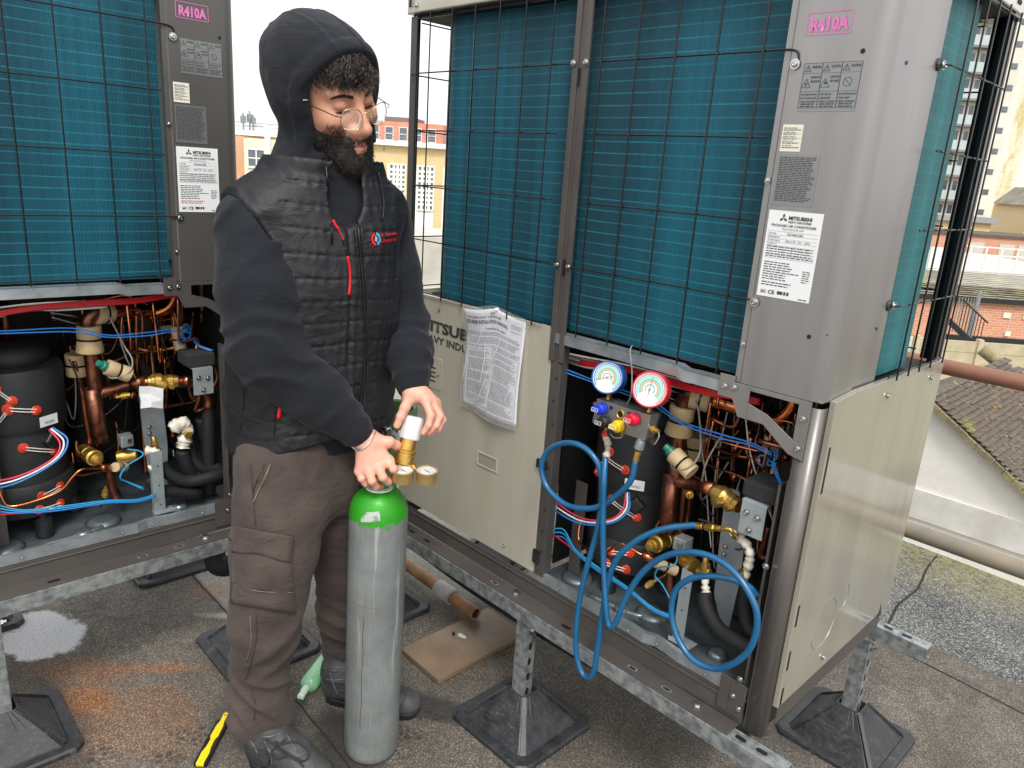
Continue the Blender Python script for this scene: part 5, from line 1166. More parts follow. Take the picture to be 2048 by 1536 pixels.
knob(-.34*Lw, .20*Lh, bl_, 'LOW'); knob(.27*Lw, .20*Lh, re_, 'HIGH'); knob(-.23*Lw, -.26*Lh, MT['blackp'], 'VAC'); knob(.04*Lw, -.24*Lh, ye_, 'REF')
def gauge(cx_, cy_, Yd, r, case, ringm, lowcol):
    c0 = gp(cx_, cy_, Yd); nn = np.array((.30, -.93, .26)); nn /= np.linalg.norm(nn)
    rt = np.cross((0, 0, 1), nn)*-1; rt = np.cross(u_, nn); rt /= np.linalg.norm(rt); up_ = -np.cross(rt, nn)
    g_ = MB().lathe(c0-nn*.034, nn, [(0, r*.9), (.002, r*.99), (.030, r), (.034, r*1.02), (.037, r*1.0), (.0375, r*.93), (.034, r*.92), (.0338, .001)], 48).build('gauge', case, mg, auto=35)
    def ringg(ra, rb, m, h, a0=-35, a1=215, name='dial_ring'):
        b = MB(); N = 48; ins, outs = [], []
        for q in range(N+1):
            a = math.radians(a0+(a1-a0)*q/N); dv = rt*math.cos(a)+up_*math.sin(a)*-1*-1; ins.append(c0+nn*h+dv*ra); outs.append(c0+nn*h+dv*rb)
        b.grid([ins, outs]); return b.build(name, m, g_)
    MB().lathe(c0+nn*.0002, nn, [(0, r*.92), (.0004, r*.92)], 40).build('dial', MT['white'], g_)
    ringg(r*.80, r*.87, ringm, .0010, -50, 230)
    ringg(r*.60, r*.78, mat('dial_aqua', srgb(130, 214, 206), .5), .0010)
    ringg(r*.50, r*.60, mat('dial_green', srgb(60, 170, 110), .5), .0012)
    ringg(r*.40, r*.48, mat('dial_orange', srgb(226, 112, 50), .5), .0010)
    ringg(r*.22, r*.30, mat('dial_teal', srgb(50, 160, 140), .5), .0010)
    tk = MB()
    for q in range(46):
        a = math.radians(-45+270*q/45); dv = rt*math.cos(a)+up_*math.sin(a); tk.beam(c0+nn*.0015+dv*r*.70, c0+nn*.0015+dv*r*(.76 if q % 5 else .80), .0006, .0003, tuple(nn))
    tk.build('dial_ticks', MT['ink'], g_)
    na = math.radians(205 if case is bgm else 92); dv = rt*math.cos(na)+up_*math.sin(na)
    MB().beam(c0+nn*.003+dv*r*.7, c0+nn*.003-dv*r*.42, .0011, .0005, tuple(nn)).build('needle', MT['ink'], g_)
    MB().lathe(c0+nn*.0022, nn, [(0, .0032), (.002, .0030)], 14).build('needle_hub', MT['alu'], g_)
    t_ = NT('gauge_lens'); t_.set(Base_Color=(1, 1, 1, 1), Roughness=.04); t_.b.inputs['Alpha'].default_value = .10
    MB().lathe(c0+nn*.0034, nn, [(0, r*.92), (.0006, r*.90)], 36).build('lens', t_.m, g_)
    return c0, nn
bgm = mat('blue_gauge_case', srgb(20, 84, 160), .35); rgm = mat('red_gauge_case', srgb(190, 26, 46), .35)
c1, _n = gauge(1215, 755, YG-.005, .0385, bgm, mat('dial_blue', srgb(30, 70, 170), .5), None)
c2, _n = gauge(1300, 779, YG-.012, .0405, rgm, mat('dial_red', srgb(206, 50, 60), .5), None)
for c_, a in ((c1, -.36*Lw), (c2, .40*Lw)):
    tgt = mp_(a, Lh/2, -.014); src = c_+(tgt-c_)/np.linalg.norm(tgt-c_)*.036-_n*.018
    MB().tube([src, tgt], .0055, 6).build('gauge_stem', MT['brass'], mg)
# hook wire
MB().tube([mp_(-.006, Lh/2, -.02), gp(1262, 790, YG+.01), gp(1264, 750, YG+.02), gp(1262, 720, YG+.02), gp(1260, 702, YG+.025), gp(1264, 692, YG+.036), gp(1269, 694, YG+.05)], .0017, 6, 6).build('hanging_hook', MT['greyw'], mg, smooth=True)
# fittings
MB().lathe(mp_(-Lw/2, .012, -.012), -e_, [(0, .005), (.004, .005), (.004, .0075), (.011, .0075), (.012, .004), (.016, .004)], 6).build('brass_port', MT['brass'], mg, auto=30)
MB().lathe(mp_(Lw/2, -.003, -.012), e_, [(0, .005), (.005, .005), (.005, .0085), (.014, .0085), (.015, .005), (.024, .005)], 10).build('brass_port', MT['brass'], mg, auto=30)
MB().lathe(mp_(Lw/2+.010, -.030, -.006), (n_*.3+e_*.95), [(0, .0095), (.016, .0095), (.017, .006)], 12).build('port_cap', MT['blackp'], mg, auto=30)
MB().tube([mp_(Lw/2+.024, -.004, -.01), mp_(Lw/2+.031, -.012, -.006), mp_(Lw/2+.028, -.03, -.002), mp_(Lw/2+.018, -.036, 0)], .0016, 6, 6).build('cap_strap', MT['greyw'], mg, smooth=True)
MB().lathe(mp_(-.016, -Lh/2-.008, 0), n_, [(0, .0105), (.004, .0105), (.005, .006)], 16).build('port_cap', MT['blackp'], mg, auto=30)
MB().tube([mp_(-.016, -Lh/2-.010, .004), mp_(.000, -Lh/2-.016, .004), mp_(.018, -Lh/2-.010, .002)], .0018, 6, 6).build('cap_strap', MT['greyw'], mg, smooth=True)
for a in (-.045, .006): MB().lathe(mp_(a, -Lh/2+.001, -.014), -u_, [(0, .0055), (.008, .0055), (.009, .004), (.014, .004)], 8).build('brass_port', MT['brass'], mg, auto=30)
# hose couplings
ca = mp_(-.030, -Lh/2-.012, -.006)
lumpy(mg, [gp(1214, 873), gp(1216, 888), gp(1214, 905), gp(1211, 918)], .0075, 'taped_coupling', mat('dirty_tape', srgb(206, 196, 180), .6, col2=srgb(150, 140, 124), vs=40), 4)
MB().lathe(gp(1283, 880, YG-.01), gp(1275, 905, YG-.012)-gp(1283, 880, YG-.01), [(0, .009), (.004, .011), (.022, .0115), (.024, .008)], 14).build('knurled_nut', MT['steel'], mg, auto=35)
MB().lathe(gp(1276, 902, YG-.012), gp(1271, 924, YG-.014)-gp(1276, 902, YG-.012), [(0, .0075), (.024, .0075)], 14).build('hose_ferrule', MT['brass'], mg, auto=35)
def hose(pts, r=.0072, name='hose'): return MB().tube([gp(x, y, Y) for x, y, Y in pts], r, 12, 8).build(name, MT['hose'], mg, smooth=True)
# hose A: from the centre-right coupling, round a wide loop on the left and down into the low hanging bight
hose([(1271, 922, -.058), (1262, 960, -.062), (1240, 985, -.066), (1205, 1010, -.070), (1170, 1017, -.075), (1130, 1008, -.078), (1095, 975, -.078), (1083, 935, -.078), (1096, 902, -.078), (1130, 886, -.078), (1165, 893, -.076), (1192, 920, -.072), (1203, 955, -.066), (1202, 1010, -.060),
      (1195, 1060, -.066), (1178, 1120, -.072), (1163, 1180, -.078), (1154, 1240, -.082), (1152, 1300, -.084), (1162, 1342, -.084), (1177, 1355, -.084), (1189, 1338, -.082), (1196, 1290, -.080), (1206, 1220, -.078), (1217, 1160, -.076), (1236, 1115, -.072), (1275, 1080, -.062), (1325, 1058, -.045), (1378, 1051, -.025), (1393, 1051, -.020)])
# hose B: straight down from the taped coupling, up again, over and round the big ring at the right
hose([(1211, 915, -.058), (1208, 960, -.076), (1206, 1040, -.078), (1207, 1120, -.078), (1211, 1200, -.088), (1216, 1243, -.088), (1224, 1254, -.088), (1236, 1236, -.086), (1252, 1195, -.080), (1285, 1145, -.070), (1325, 1115, -.062), (1370, 1104, -.058), (1420, 1112, -.056), (1462, 1138, -.056), (1495, 1180, -.058), (1514, 1230, -.058), (1506, 1285, -.058), (1475, 1322, -.058), (1430, 1337, -.058),
      (1385, 1318, -.058), (1355, 1275, -.056), (1343, 1225, -.052), (1352, 1180, -.048), (1380, 1158, -.044), (1420, 1152, -.040), (1462, 1158, -.034), (1496, 1172, -.020), (1512, 1190, .0)])
# ball valve at the end of hose A, plugged into the frosted joint
YB = -.018
b = MB(); b.lathe(gp(1391, 1051, YB), gp(1410, 1053, YB)-gp(1391, 1051, YB), [(0, .0078), (.018, .0078), (.02, .0062)], 12); b.lathe(gp(1410, 1053, YB), gp(1445, 1058, YB)-gp(1410, 1053, YB), [(0, .007), (.004, .009), (.022, .009), (.024, .0068), (.04, .0068)], 6); b.build('ball_valve', MT['brass'], mg, auto=30)
b = MB(); b.beam(gp(1397, 1038, YB-.01), gp(1427, 1047, YB-.012), .007, .003); b.build('valve_lever', MT['blackp'], mg, bevel=.0008)
MB().tube([gp(1443, 1058, YB), gp(1458, 1058, YB), gp(1466, 1066, YB+.01), gp(1473, 1076, .04)], .0048, 10, 6).build('bent_stub', MT['brass'], mg, smooth=True)
MB().lathe(gp(1466, 1066, .02), gp(1476, 1080, .05)-gp(1466, 1066, .02), [(0, .008), (.016, .0085), (.018, .006)], 12).build('ferrule', MT['brass'], mg, auto=30)

# ---------------- town beyond ----------------
def brick_mat(name, c1, c2, mort, sc=1.0, rough=.9):
    t = NT(name); c = t.coord('UV') if False else t.coord('Object')
    br = t.n('TexBrick'); br.inputs['Scale'].default_value = 1.; br.inputs['Brick Width'].default_value = .225*sc; br.inputs['Row Height'].default_value = .075*sc; br.inputs['Mortar Size'].default_value = .008*sc
    br.inputs['Color1'].default_value = c1; br.inputs['Color2'].default_value = c2; br.inputs['Mortar'].default_value = mort
    mp = t.n('Mapping'); mp.inputs['Rotation'].default_value = (math.pi/2, 0, 0); t.L(t.n('TexCoord').outputs['Object'], mp.inputs[0]); t.L(mp.outputs[0], br.inputs[0])
    n = t.noise(c, .35, 5, .6); t.set(Base_Color=t.mix(t.ramp(n, [(.3, 0), (.7, .4)]), br.outputs[0], c2), Roughness=rough); return t.m
MT['ybrick'] = brick_mat('yellow_brick', srgb(224, 196, 146), srgb(210, 182, 134), srgb(214, 198, 168))  # brick tones lightened so the colour carries distant haze and overexposure
MT['rbrick'] = brick_mat('red_brick', srgb(190, 122, 94), srgb(204, 142, 112), srgb(204, 186, 168))
MT['towerw'] = mat('tower_render', srgb(226, 222, 208), .8, col2=srgb(206, 200, 184), vs=.2)
MT['winframe'] = mat('white_window_frame', srgb(232, 232, 226), .5)
MT['glassd'] = mat('window_glass', srgb(96, 106, 112), .08, spec=.8)
MT['slate'] = mat('grey_slates', srgb(112, 106, 98), .9, col2=srgb(142, 138, 122), vs=1.2)
def facade(name, label, px, depth, ang, w, h, dz, m, cat='building', group=None, thick=6.):
    """box building: px = photo position of its lower front-left corner's top edge; local x along facade, y into depth, z up"""
    p = DP(px[0], px[1], depth); r = empty(name, (p[0], p[1], p[2]), ang); tag(r, label, cat, group)
    MB().box((0, 0, -dz), (w, thick, h)).build('wall', m, r)
    return r
def window(r, x, z, w, h, nx, nz, fm=None, bar=.05, name='window'):
    f = MB(); f.box((x-.06, -.06, z-.08), (x, .02, z+h+.06)); f.box((x+w, -.06, z-.08), (x+w+.06, .02, z+h+.06)); f.box((x, -.06, z+h), (x+w, .02, z+h+.06)); f.box((x, -.09, z-.08), (x+w, .02, z))
    for i in range(1, nx): f.box((x+w*i/nx-bar/2, -.05, z), (x+w*i/nx+bar/2, .01, z+h))
    for i in range(1, nz): f.box((x, -.045, z+h*i/nz-bar/2), (x+w, .012, z+h*i/nz+bar/2))
    o = f.build(name, fm or MT['winframe'], r); MB().box((x, -.02, z), (x+w, -.01, z+h)).build('pane', MT['glassd'], o)
AC = YAW*-1  # facade square to the lens
fa = math.atan2(_r[1], _r[0])
# yellow brick block with tall many-paned windows (left background)
D1 = 38.
yb = facade('brick_building', 'long yellow brick block with tall white many-paned windows beyond the roof', (440, 262), D1, fa+.05, 24, .0, 14, MT['ybrick'])
MB().box((-.2, -.3, -.12), (24.2, 6.2, .12)).build('parapet', MT['winframe'], yb)
s1 = D1/FPX
def pxw(v): return v*s1
for wx in (772, 830, 886, 1100):
    x = pxw(wx-440)
    for z, h in ((-pxw(132), pxw(92)), (-pxw(262), pxw(95))): window(yb, x+.2, z+.15, pxw(30), h-.2, 4, 9, bar=.12)
    MB().box((x+.05, -.006, -pxw(255)), (x+pxw(30)+.25, .05, -pxw(40))).build('window_bay', MT['winframe'], yb)
ra = MB()
for k in range(40): ra.box((k*.62, -.25, .12), (k*.62+.025, -.23, .5))
ra.box((0, -.25, .47), (24, -.22, .5)); ra.box((0, -.25, .3), (24, -.23, .32)); ra.build('railing', MT['galv'], yb)
# left end: orange-brown brick part with a cream panel
ob_ = facade('brick_annex', 'orange brick block seen between the left-hand unit and the man', (430, 268), 34., fa+.1, 1.25, 0, 14, brick_mat('orange_brick', srgb(216, 160, 122), srgb(204, 146, 108), srgb(214, 196, 176)))
ob2 = facade('pale_annex', 'pale stone faced block beside the orange brick block', (487, 275), 33.5, fa+.05, 1.9, 0, 14, mat('pale_stone', srgb(228, 222, 200), .8, col2=srgb(214, 206, 182), vs=.6)); window(ob2, .2, -1.2, .7, .7, 2, 2)
MB().box((.98, -.2, -5), (1.2, -.02, .6)).build('downpipe', MT['winframe'], ob2)
# terracotta block behind
tb = facade('terracotta_block', 'terracotta red modern block rising behind the yellow brick building', (735, 240), 70., fa-.1, 7.2, 0, 4, mat('terracotta', srgb(206, 128, 104), .8, col2=srgb(222, 156, 132), vs=.4))
for k in range(5): window(tb, .4+k*1.35, -1.6, .7, 1.1, 1, 2, bar=.08)
MB().box((1.5, .5, 0), (4.5, 4, .45)).build('plant_room', mat('plant_grey', srgb(120, 110, 108), .8), tb)
# mobile masts
for (x, y, hh, lab) in ((487, 262, 34, 'left thin telecoms mast on the far roof'), (500, 262, 38, 'middle thin telecoms mast on the far roof'), (507, 262, 30, 'right thin telecoms mast on the far roof')):
    d = 45.; p = DP(x, y, d); hgt = hh*d/FPX; b = MB().box((p[0]-.035, p[1]-.035, p[2]-.3), (p[0]+.035, p[1]+.035, p[2]+hgt)); b.box((p[0]-.12, p[1]-.12, p[2]+hgt*.45), (p[0]+.12, p[1]+.12, p[2]+hgt*.85)); b.beam(p+[0, 0, .3], p+[.5, .5, .32], .04, .04)
    o = b.build('telecoms_mast', MT['galv']); tag(o, lab, 'mast', 'telecoms masts')
# low things seen left of the right-hand unit: pale flat roof, car
o = facade('low_flat_roof', 'pale flat-roofed outbuilding below the yellow brick block', (800, 470), 20., fa, 3.4, 0, 9, mat('pale_roof', srgb(196, 192, 182), .8, col2=srgb(168, 164, 156), vs=1.), thick=3)

# --- right-hand background ---
D2 = 42.
def rb(name, label, px, depth, w, h, dz, m, a=.0, thick=8., **k): return facade(name, label, px, depth, fa+a, w, h, dz, m, thick=thick, **k)
s2 = 60/FPX
tw_ = rb('tower_block', 'tall cream tower block with stacked balconies and a stained blank side wall', (1880, 455), 60., .01, 24, 12, MT['towerw'], a=-.02, thick=.5)
bpy.data.objects.remove([c for c in bpy.data.objects if c.parent == tw_][0])
# balcony wing
MB().box((-1.6, 0, -3), (1.55, 9, 26)).build('balcony_wing', MT['towerw'], tw_)
for k in range(12):
    z = .2+k*1.85
    b = MB(); b.box((-1.2, -.95, z), (1.2, .0, z+.16)); o = b.build('balcony', mat('balcony_slab', srgb(128, 124, 118), .8) if k == 0 else bpy.data.materials['balcony_slab'], tw_)
    b = MB(); b.box((-1.2, -.93, z+.16), (1.2, -.90, z+.85)); b.box((-1.2, -.9, z+.16), (-1.17, 0, z+.85)); b.box((1.17, -.9, z+.16), (1.2, 0, z+.85)); b.build('glass_balustrade', mat('balustrade', srgb(176, 186, 184), .2) if k == 0 else bpy.data.materials['balustrade'], o)
    for xx in (-1.0, .2): window(tw_, xx, z+.3, .8, 1.3, 2, 1, bar=.06)
# mid wing with small square windows
MB().box((1.56, .6, -3), (3.75, 8, 27)).build('stair_wing', MT['towerw'], tw_)
for k in range(15):
    z = 1.2+k*1.55
    f = MB().box((3.0, .56, z), (3.45, .62, z+.42)); o = f.build('small_window', mat('small_frame', srgb(120, 120, 120), .6) if k == 0 else bpy.data.materials['small_frame'], tw_); MB().box((3.06, .54, z+.05), (3.4, .555, z+.37)).build('pane', MT['glassd'], o)
def stain():
    t = NT('stained_panels'); c = t.coord(); s = t.n('SeparateXYZ'); t.L(c, s.inputs[0])
    n = t.noise(t.coord(scale=(1, 1, .35)), 1.6, 6, .7); w_ = t.n('TexWave', wave_type='BANDS', bands_direction='Z'); w_.inputs['Scale'].default_value = .55; t.L(c, w_.inputs[0])
    base = t.mix(t.ramp(w_.outputs['Fac'], [(.0, .4), (.08, 0)]), srgb(232, 228, 210), srgb(190, 184, 160))
    d = t.math('ABSOLUTE', t.math('SUBTRACT', t.math('MULTIPLY_ADD', n, 1.4, s.outputs[0]), 5.6))
    m = t.n('MapRange'); m.inputs[1].default_value = .75; m.inputs[2].default_value = .1; t.L(d, m.inputs[0])
    t.set(Base_Color=t.mix(t.math('MULTIPLY', m.outputs[0], t.ramp(n, [(.35, .2), (.6, .9)])), base, srgb(176, 160, 70)), Roughness=.8); return t.m
MB().box((3.76, .9, -3), (6.3, 8, 27)).build('blank_wall', stain(), tw_)
MB().box((6.31, .8, -3), (14, 8, 27)).build('pale_blue_wall', mat('pale_blue_cladding', srgb(196, 204, 214), .7), tw_)
o = rb('yellow_brick_house', 'yellow brick house at the right edge in front of the tower', (2056, 430), 50., 8, .6, 2, MT['ybrick'], thick=4)
MB().poly([(-.3, -.3, .6), (8, -.3, .6), (8, -.3, 1.8), (1.0, -.3, 1.8)], (0, 1, 0), 4).build('roof', MT['slate'], o)
o = rb('low_yellow_building', 'low yellow brick building with a grey flat roof at the foot of the tower', (1880, 440), 48., 3.3, 0, 3, MT['ybrick']); MB().box((-.3, -.3, 0), (3.6, 5, .35)).build('roof', mat('felt_grey', srgb(150, 150, 146), .9), o)
o = rb('red_brick_row', 'low red brick row with boarded openings behind the white railing', (1860, 466), 44., 12, 0, 3.4, MT['rbrick'], thick=5)
for xx in (2.4, 4.2, 5.3): MB().box((xx, -.03, -1.35), (xx+.9, 0, -.35)).build('boarded_opening', mat('pale_board', srgb(196, 190, 178), .8) if xx == 2.4 else bpy.data.materials['pale_board'], o)
MB().box((-.1, -.1, 0), (12, 5, .15)).build('coping', MT['tile'], o)
# ramp / deck with white railing
o = rb('car_deck', 'pale concrete deck edge below the white railing', (1860, 540), 30., 9, 0, 1, mat('pale_concrete', srgb(206, 202, 194), .85, col2=srgb(188, 184, 176), vs=.8), thick=12)
rl = rb('white_railing', 'white metal railing along the deck edge', (1900, 538), 29.9, .01, .01, .01, MT['winframe'], thick=.01, cat='railing')
b = MB()
for k in range(9): b.box((k*.62, -.03, 0), (k*.62+.05, .02, .95))
for z in (.92, .62, .32): b.box((-.1, -.03, z), (6, .02, z+.045))
b.build('rails', MT['winframe'], rl)
o = rb('white_hoarding', 'white hoarding beside the railing', (1855, 535), 29.5, 1.0, .8, .1, MT['winframe'], thick=.1, cat='fence')
# slate lean-to roof above a brick wall
p0 = DP(1850, 535, 26.); p1 = DP(1850, 590, 22.)
sr = empty('slate_roofed_building', (p1[0], p1[1], p1[2]), fa); tag(sr, 'brick building with a mossy grey slate roof in the right background', 'building')
hs_ = p0[2]-p1[2]
b = MB(); rg = random.Random(9)
for i in range(14):
    x = -1.
    z0_ = i*hs_/14; y0_ = i*4./14
    while x < 9:
        wd = rg.uniform(.22, .3); b.add([(x, y0_, z0_+.035+rg.uniform(0, .02)), (x+wd-.01, y0_, z0_+.035+rg.uniform(0, .02)), (x+wd-.01, y0_+.36, z0_+hs_/14+.01), (x, y0_+.36, z0_+hs_/14+.01)], [(0, 1, 2, 3)]); x += wd
b.build('slate_roof', mat('mossy_slates', srgb(116, 110, 100), .9, col2=srgb(150, 150, 110), vs=1.6, lo=.4, hi=.6, vdetail=8), sr)
MB().box((-1, .1, -1.6), (9, 3.9, -.03)).build('wall', MT['rbrick'], sr)
MB().box((-1, -.06, -.10), (9, .08, .02)).build('gutter', MT['blackp'], sr)
for xx in (2.45, 3.05): MB().box((xx, .06, -.52), (xx+.22, .098, -.36)).build('air_vent', MT['cream'], sr)
MB().box((2.62, .03, -1.05), (2.78, .098, -.92)).build('bulkhead_lamp', MT['cream'], sr); MB().box((2.69, .085, -.92), (2.70, .098, -.5)).build('cable', MT['cream'], sr)
MB().box((-1, -.3, -1.9), (9, 0.05, -1.25)).build('concrete_ledge', bpy.data.materials['pale_concrete'], sr)
o = rb('dark_fence', 'black panelled fence running behind the concrete fence', (1880, 668), 19., 6, .0, .9, MT['blackp'], thick=.1, cat='fence')
o = rb('steel_gate', 'grey vertical bar gate beside the escape stair', (1888, 655), 18., .01, .01, .01, MT['galv'], thick=.01, cat='gate')
b = MB()
for k in range(9): b.box((k*.07, 0, -.1), (k*.07+.018, .02, .75-k*.0))
b.box((.62, -.02, -.4), (.70, .03, .95)); b.build('bars', MT['galv'], o)
o = rb('escape_stair', 'dark sloping stair with handrail leading down behind the unit', (1890, 640), 17.5, .01, .01, .01, MT['blackp'], thick=.01, cat='stair')
b = MB(); b.beam((0, 0, .05), (.75, 0, -.5), .12, .06, (0, 1, 0)); b.beam((.3, 0, .5), (1.0, 0, .0), .03, .03, (0, 1, 0))
for k in range(8): b.box((.35+k*.08, 0, -.3-k*.03), (.36+k*.08, .02, .44-k*.057))
b.build('flight', MT['blackp'], o)
cf = rb('concrete_panel_fence', 'pale concrete panel fence with posts below the black fence', (1890, 680), 15.5, .01, .01, .01, MT['winframe'], thick=.01, cat='fence')
cm = mat('fence_concrete', srgb(190, 178, 150), .9, col2=srgb(168, 156, 128), vs=3)
b = MB()
for k in range(4):
    for i in range(4): b.box((k*1.3-.5, 0, -.95+i*.24), (k*1.3+.72, .05, -.95+i*.24+.232))
b.build('panels', cm, cf)
for k in range(4): MB().box((k*1.3-.62, -.05, -1), (k*1.3-.52, .08, .06)).build('post', cm, cf)
o = rb('orange_fence', 'orange painted fence panel low at the right edge', (1985, 765), 11.5, 1.5, .0, .6, mat('orange_boards', srgb(224, 128, 56), .7), thick=.05, cat='fence')
b = MB()
o = rb('flue_pipe', 'grey and black flue pipe standing before the orange fence', (2018, 815), 8., .01, .01, .01, MT['galv'], thick=.01, cat='flue')
MB().tube([(0, 0, -.3), (.03, 0, .12)], .05, 12).build('grey_flue', MT['galv'], o); MB().tube([(.1, 0, -.28), (.14, 0, .0)], .04, 12).build('black_flue', MT['blackp'], o)
yard = mat('yard_green', srgb(142, 140, 118), .9, col2=srgb(112, 118, 84), vs=2)
o = MB().add([(-6, 2.9, -3.6), (12, 2.9, -3.6), (12, 40, -3.6), (-30, 40, -3.6), (-30, 4.6, -3.6), (-6, 4.6, -3.6)], [(0, 1, 2, 3, 4, 5)]).build('yard_ground', yard); tag(o, kind='structure')
# ---------------- implicit-surface modeller for the figure ----------------
class SDF:
    def __init__(s, lo, hi, h):
        s.lo = np.array(lo, np.float32); s.h = h; s.n = np.ceil((np.array(hi)-np.array(lo))/h).astype(int)+1
        s.ax = [s.lo[i]+h*np.arange(s.n[i], dtype=np.float32) for i in range(3)]; s.D = np.full(tuple(s.n), 1e2, np.float32)
    def blk(s, lo, hi, m):
        i0 = [int(np.clip(np.floor((lo[i]-m-s.lo[i])/s.h), 0, s.n[i]-1)) for i in range(3)]; i1 = [int(np.clip(np.ceil((hi[i]+m-s.lo[i])/s.h)+1, 1, s.n[i])) for i in range(3)]
        sl = tuple(slice(a, max(b, a+1)) for a, b in zip(i0, i1))
        X = s.ax[0][sl[0]][:, None, None]; Y = s.ax[1][sl[1]][None, :, None]; Z = s.ax[2][sl[2]][None, None, :]
        return sl, X, Y, Z
    def comb(s, sl, d, k, op='u'):
        D = s.D[sl]
        if op == 'u': a, b, sg = D, d, 1
        else: a, b, sg = -D, d, -1   # subtract: max(D,-d) = -min(-D,d)
        if k > 0: hh = np.maximum(k-np.abs(a-b), 0)/k; r = np.minimum(a, b)-hh*hh*k*.25
        else: r = np.minimum(a, b)
        s.D[sl] = sg*r
    def cap(s, a, b, ra, rb=None, k=.0, op='u', flat=None):
        """tapered capsule; flat=(dir, factor) squashes along dir"""
        rb = ra if rb is None else rb; a = np.array(a, float); b = np.array(b, float); R = max(ra, rb)*(1.6 if flat else 1)
        sl, X, Y, Z = s.blk(np.minimum(a, b)-R, np.maximum(a, b)+R, .03+k)
        d = b-a; L2 = d@d+1e-12; px, py, pz = X-a[0], Y-a[1], Z-a[2]
        t = np.clip((px*d[0]+py*d[1]+pz*d[2])/L2, 0, 1); qx, qy, qz = px-t*d[0], py-t*d[1], pz-t*d[2]
        if flat:
            fd, ff = flat; dot = qx*fd[0]+qy*fd[1]+qz*fd[2]; qx = qx+dot*fd[0]*(ff-1); qy = qy+dot*fd[1]*(ff-1); qz = qz+dot*fd[2]*(ff-1)
        s.comb(sl, (np.sqrt(qx*qx+qy*qy+qz*qz)-(ra+(rb-ra)*t)).astype(np.float32), k, op)
    def chain(s, pts, rs, k=.02, **kw):
        for i in range(len(pts)-1): s.cap(pts[i], pts[i+1], rs[i], rs[i+1], k if i == 0 else min(k, .02), **kw)
    def ell(s, c, axes, r, k=0., op='u'):
        c = np.array(c, float); R = max(r); sl, X, Y, Z = s.blk(c-R, c+R, .03+k); px, py, pz = X-c[0], Y-c[1], Z-c[2]
        q = [(px*a[0]+py*a[1]+pz*a[2]) for a in axes]
        k0 = np.sqrt(sum((q[i]/r[i])**2 for i in range(3))); k1 = np.sqrt(sum((q[i]/r[i]**2)**2 for i in range(3)))+1e-9
        s.comb(sl, (k0*(k0-1)/k1).astype(np.float32), k, op)
    def loft(s, secs, lat, dep, k=.0, p=2.3, op='u'):
        """secs: (z, cx, cy, a, b) superellipse sections stacked in z"""
        S = np.array(secs, float); z0, z1 = S[0, 0], S[-1, 0]; R = S[:, 3:].max()
        lo = (S[:, 1].min()-R, S[:, 2].min()-R, z0); hi = (S[:, 1].max()+R, S[:, 2].max()+R, z1); sl, X, Y, Z = s.blk(lo, hi, .03+k)
        zc = np.clip(Z, z0, z1); it = lambda j: np.interp(zc, S[:, 0], S[:, j]); cx, cy, a, b = it(1), it(2), it(3), it(4)
        u = (X-cx)*lat[0]+(Y-cy)*lat[1]; v = (X-cx)*dep[0]+(Y-cy)*dep[1]
        q = (np.abs(u/a)**p+np.abs(v/b)**p)**(1/p); dr = (q-1)*np.minimum(a, b); dz = np.abs(Z-zc)
        d = np.where(dz > 0, np.sqrt(np.maximum(dr, 0)**2+dz**2)+np.minimum(dr, 0)*0, dr)
        d = np.where((dz == 0), np.maximum(dr, -.5), d); s.comb(sl, d.astype(np.float32), k, op)
    def grid(s): return s.ax[0][:, None, None], s.ax[1][None, :, None], s.ax[2][None, None, :]
    def mesh(s):
        D = s.D; ins = D < 0; c = ins[:-1, :-1, :-1].astype(np.int8)
        for o in [(0, 0, 1), (0, 1, 0), (0, 1, 1), (1, 0, 0), (1, 0, 1), (1, 1, 0), (1, 1, 1)]:
            c = c+ins[o[0]:D.shape[0]-1+o[0], o[1]:D.shape[1]-1+o[1], o[2]:D.shape[2]-1+o[2]]
        I = np.argwhere((c > 0) & (c < 8)); ids = np.full(c.shape, -1, np.int32); ids[tuple(I.T)] = np.arange(len(I))
        cor = np.array([(i, j, k) for i in (0, 1) for j in (0, 1) for k in (0, 1)]); vals = np.stack([D[tuple((I+o).T)] for o in cor], 1)
        acc = np.zeros((len(I), 3)); cnt = np.zeros(len(I))
        for a in range(8):
            for b in range(a+1, 8):
                if np.abs(cor[a]-cor[b]).sum() != 1: continue
                va, vb = vals[:, a], vals[:, b]; m = (va < 0) != (vb < 0); t = np.where(m, va/np.where(va-vb == 0, 1, va-vb), 0)
                acc += m[:, None]*(cor[a]+t[:, None]*(cor[b]-cor[a])); cnt += m
        v = s.lo+s.h*(I+acc/cnt[:, None]); F = []
        for ax in range(3):
            o = [0, 0, 0]; o[ax] = 1; sh = [D.shape[i]-o[i] for i in range(3)]
            A = ins[:sh[0], :sh[1], :sh[2]]; B = ins[o[0]:, o[1]:, o[2]:]; E = np.argwhere(A != B); b_, c_ = [(1, 2), (2, 0), (0, 1)][ax]
            E = E[(E[:, b_] > 0) & (E[:, c_] > 0) & (E[:, b_] < D.shape[b_]-1) & (E[:, c_] < D.shape[c_]-1)]
            fl = A[tuple(E.T)]; eb = np.zeros(3, int); eb[b_] = 1; ec = np.zeros(3, int); ec[c_] = 1
            q = np.stack([ids[tuple((E-eb-ec).T)], ids[tuple((E-ec).T)], ids[tuple(E.T)], ids[tuple((E-eb).T)]], 1)
            q = np.where(fl[:, None], q, q[:, ::-1]); F.append(q)
        return v, np.concatenate(F)
_rs = np.random.RandomState(5)
_K = _rs.normal(size=(40, 3)); _K /= np.linalg.norm(_K, axis=1)[:, None]; _PH = _rs.uniform(0, 6.28, 40)
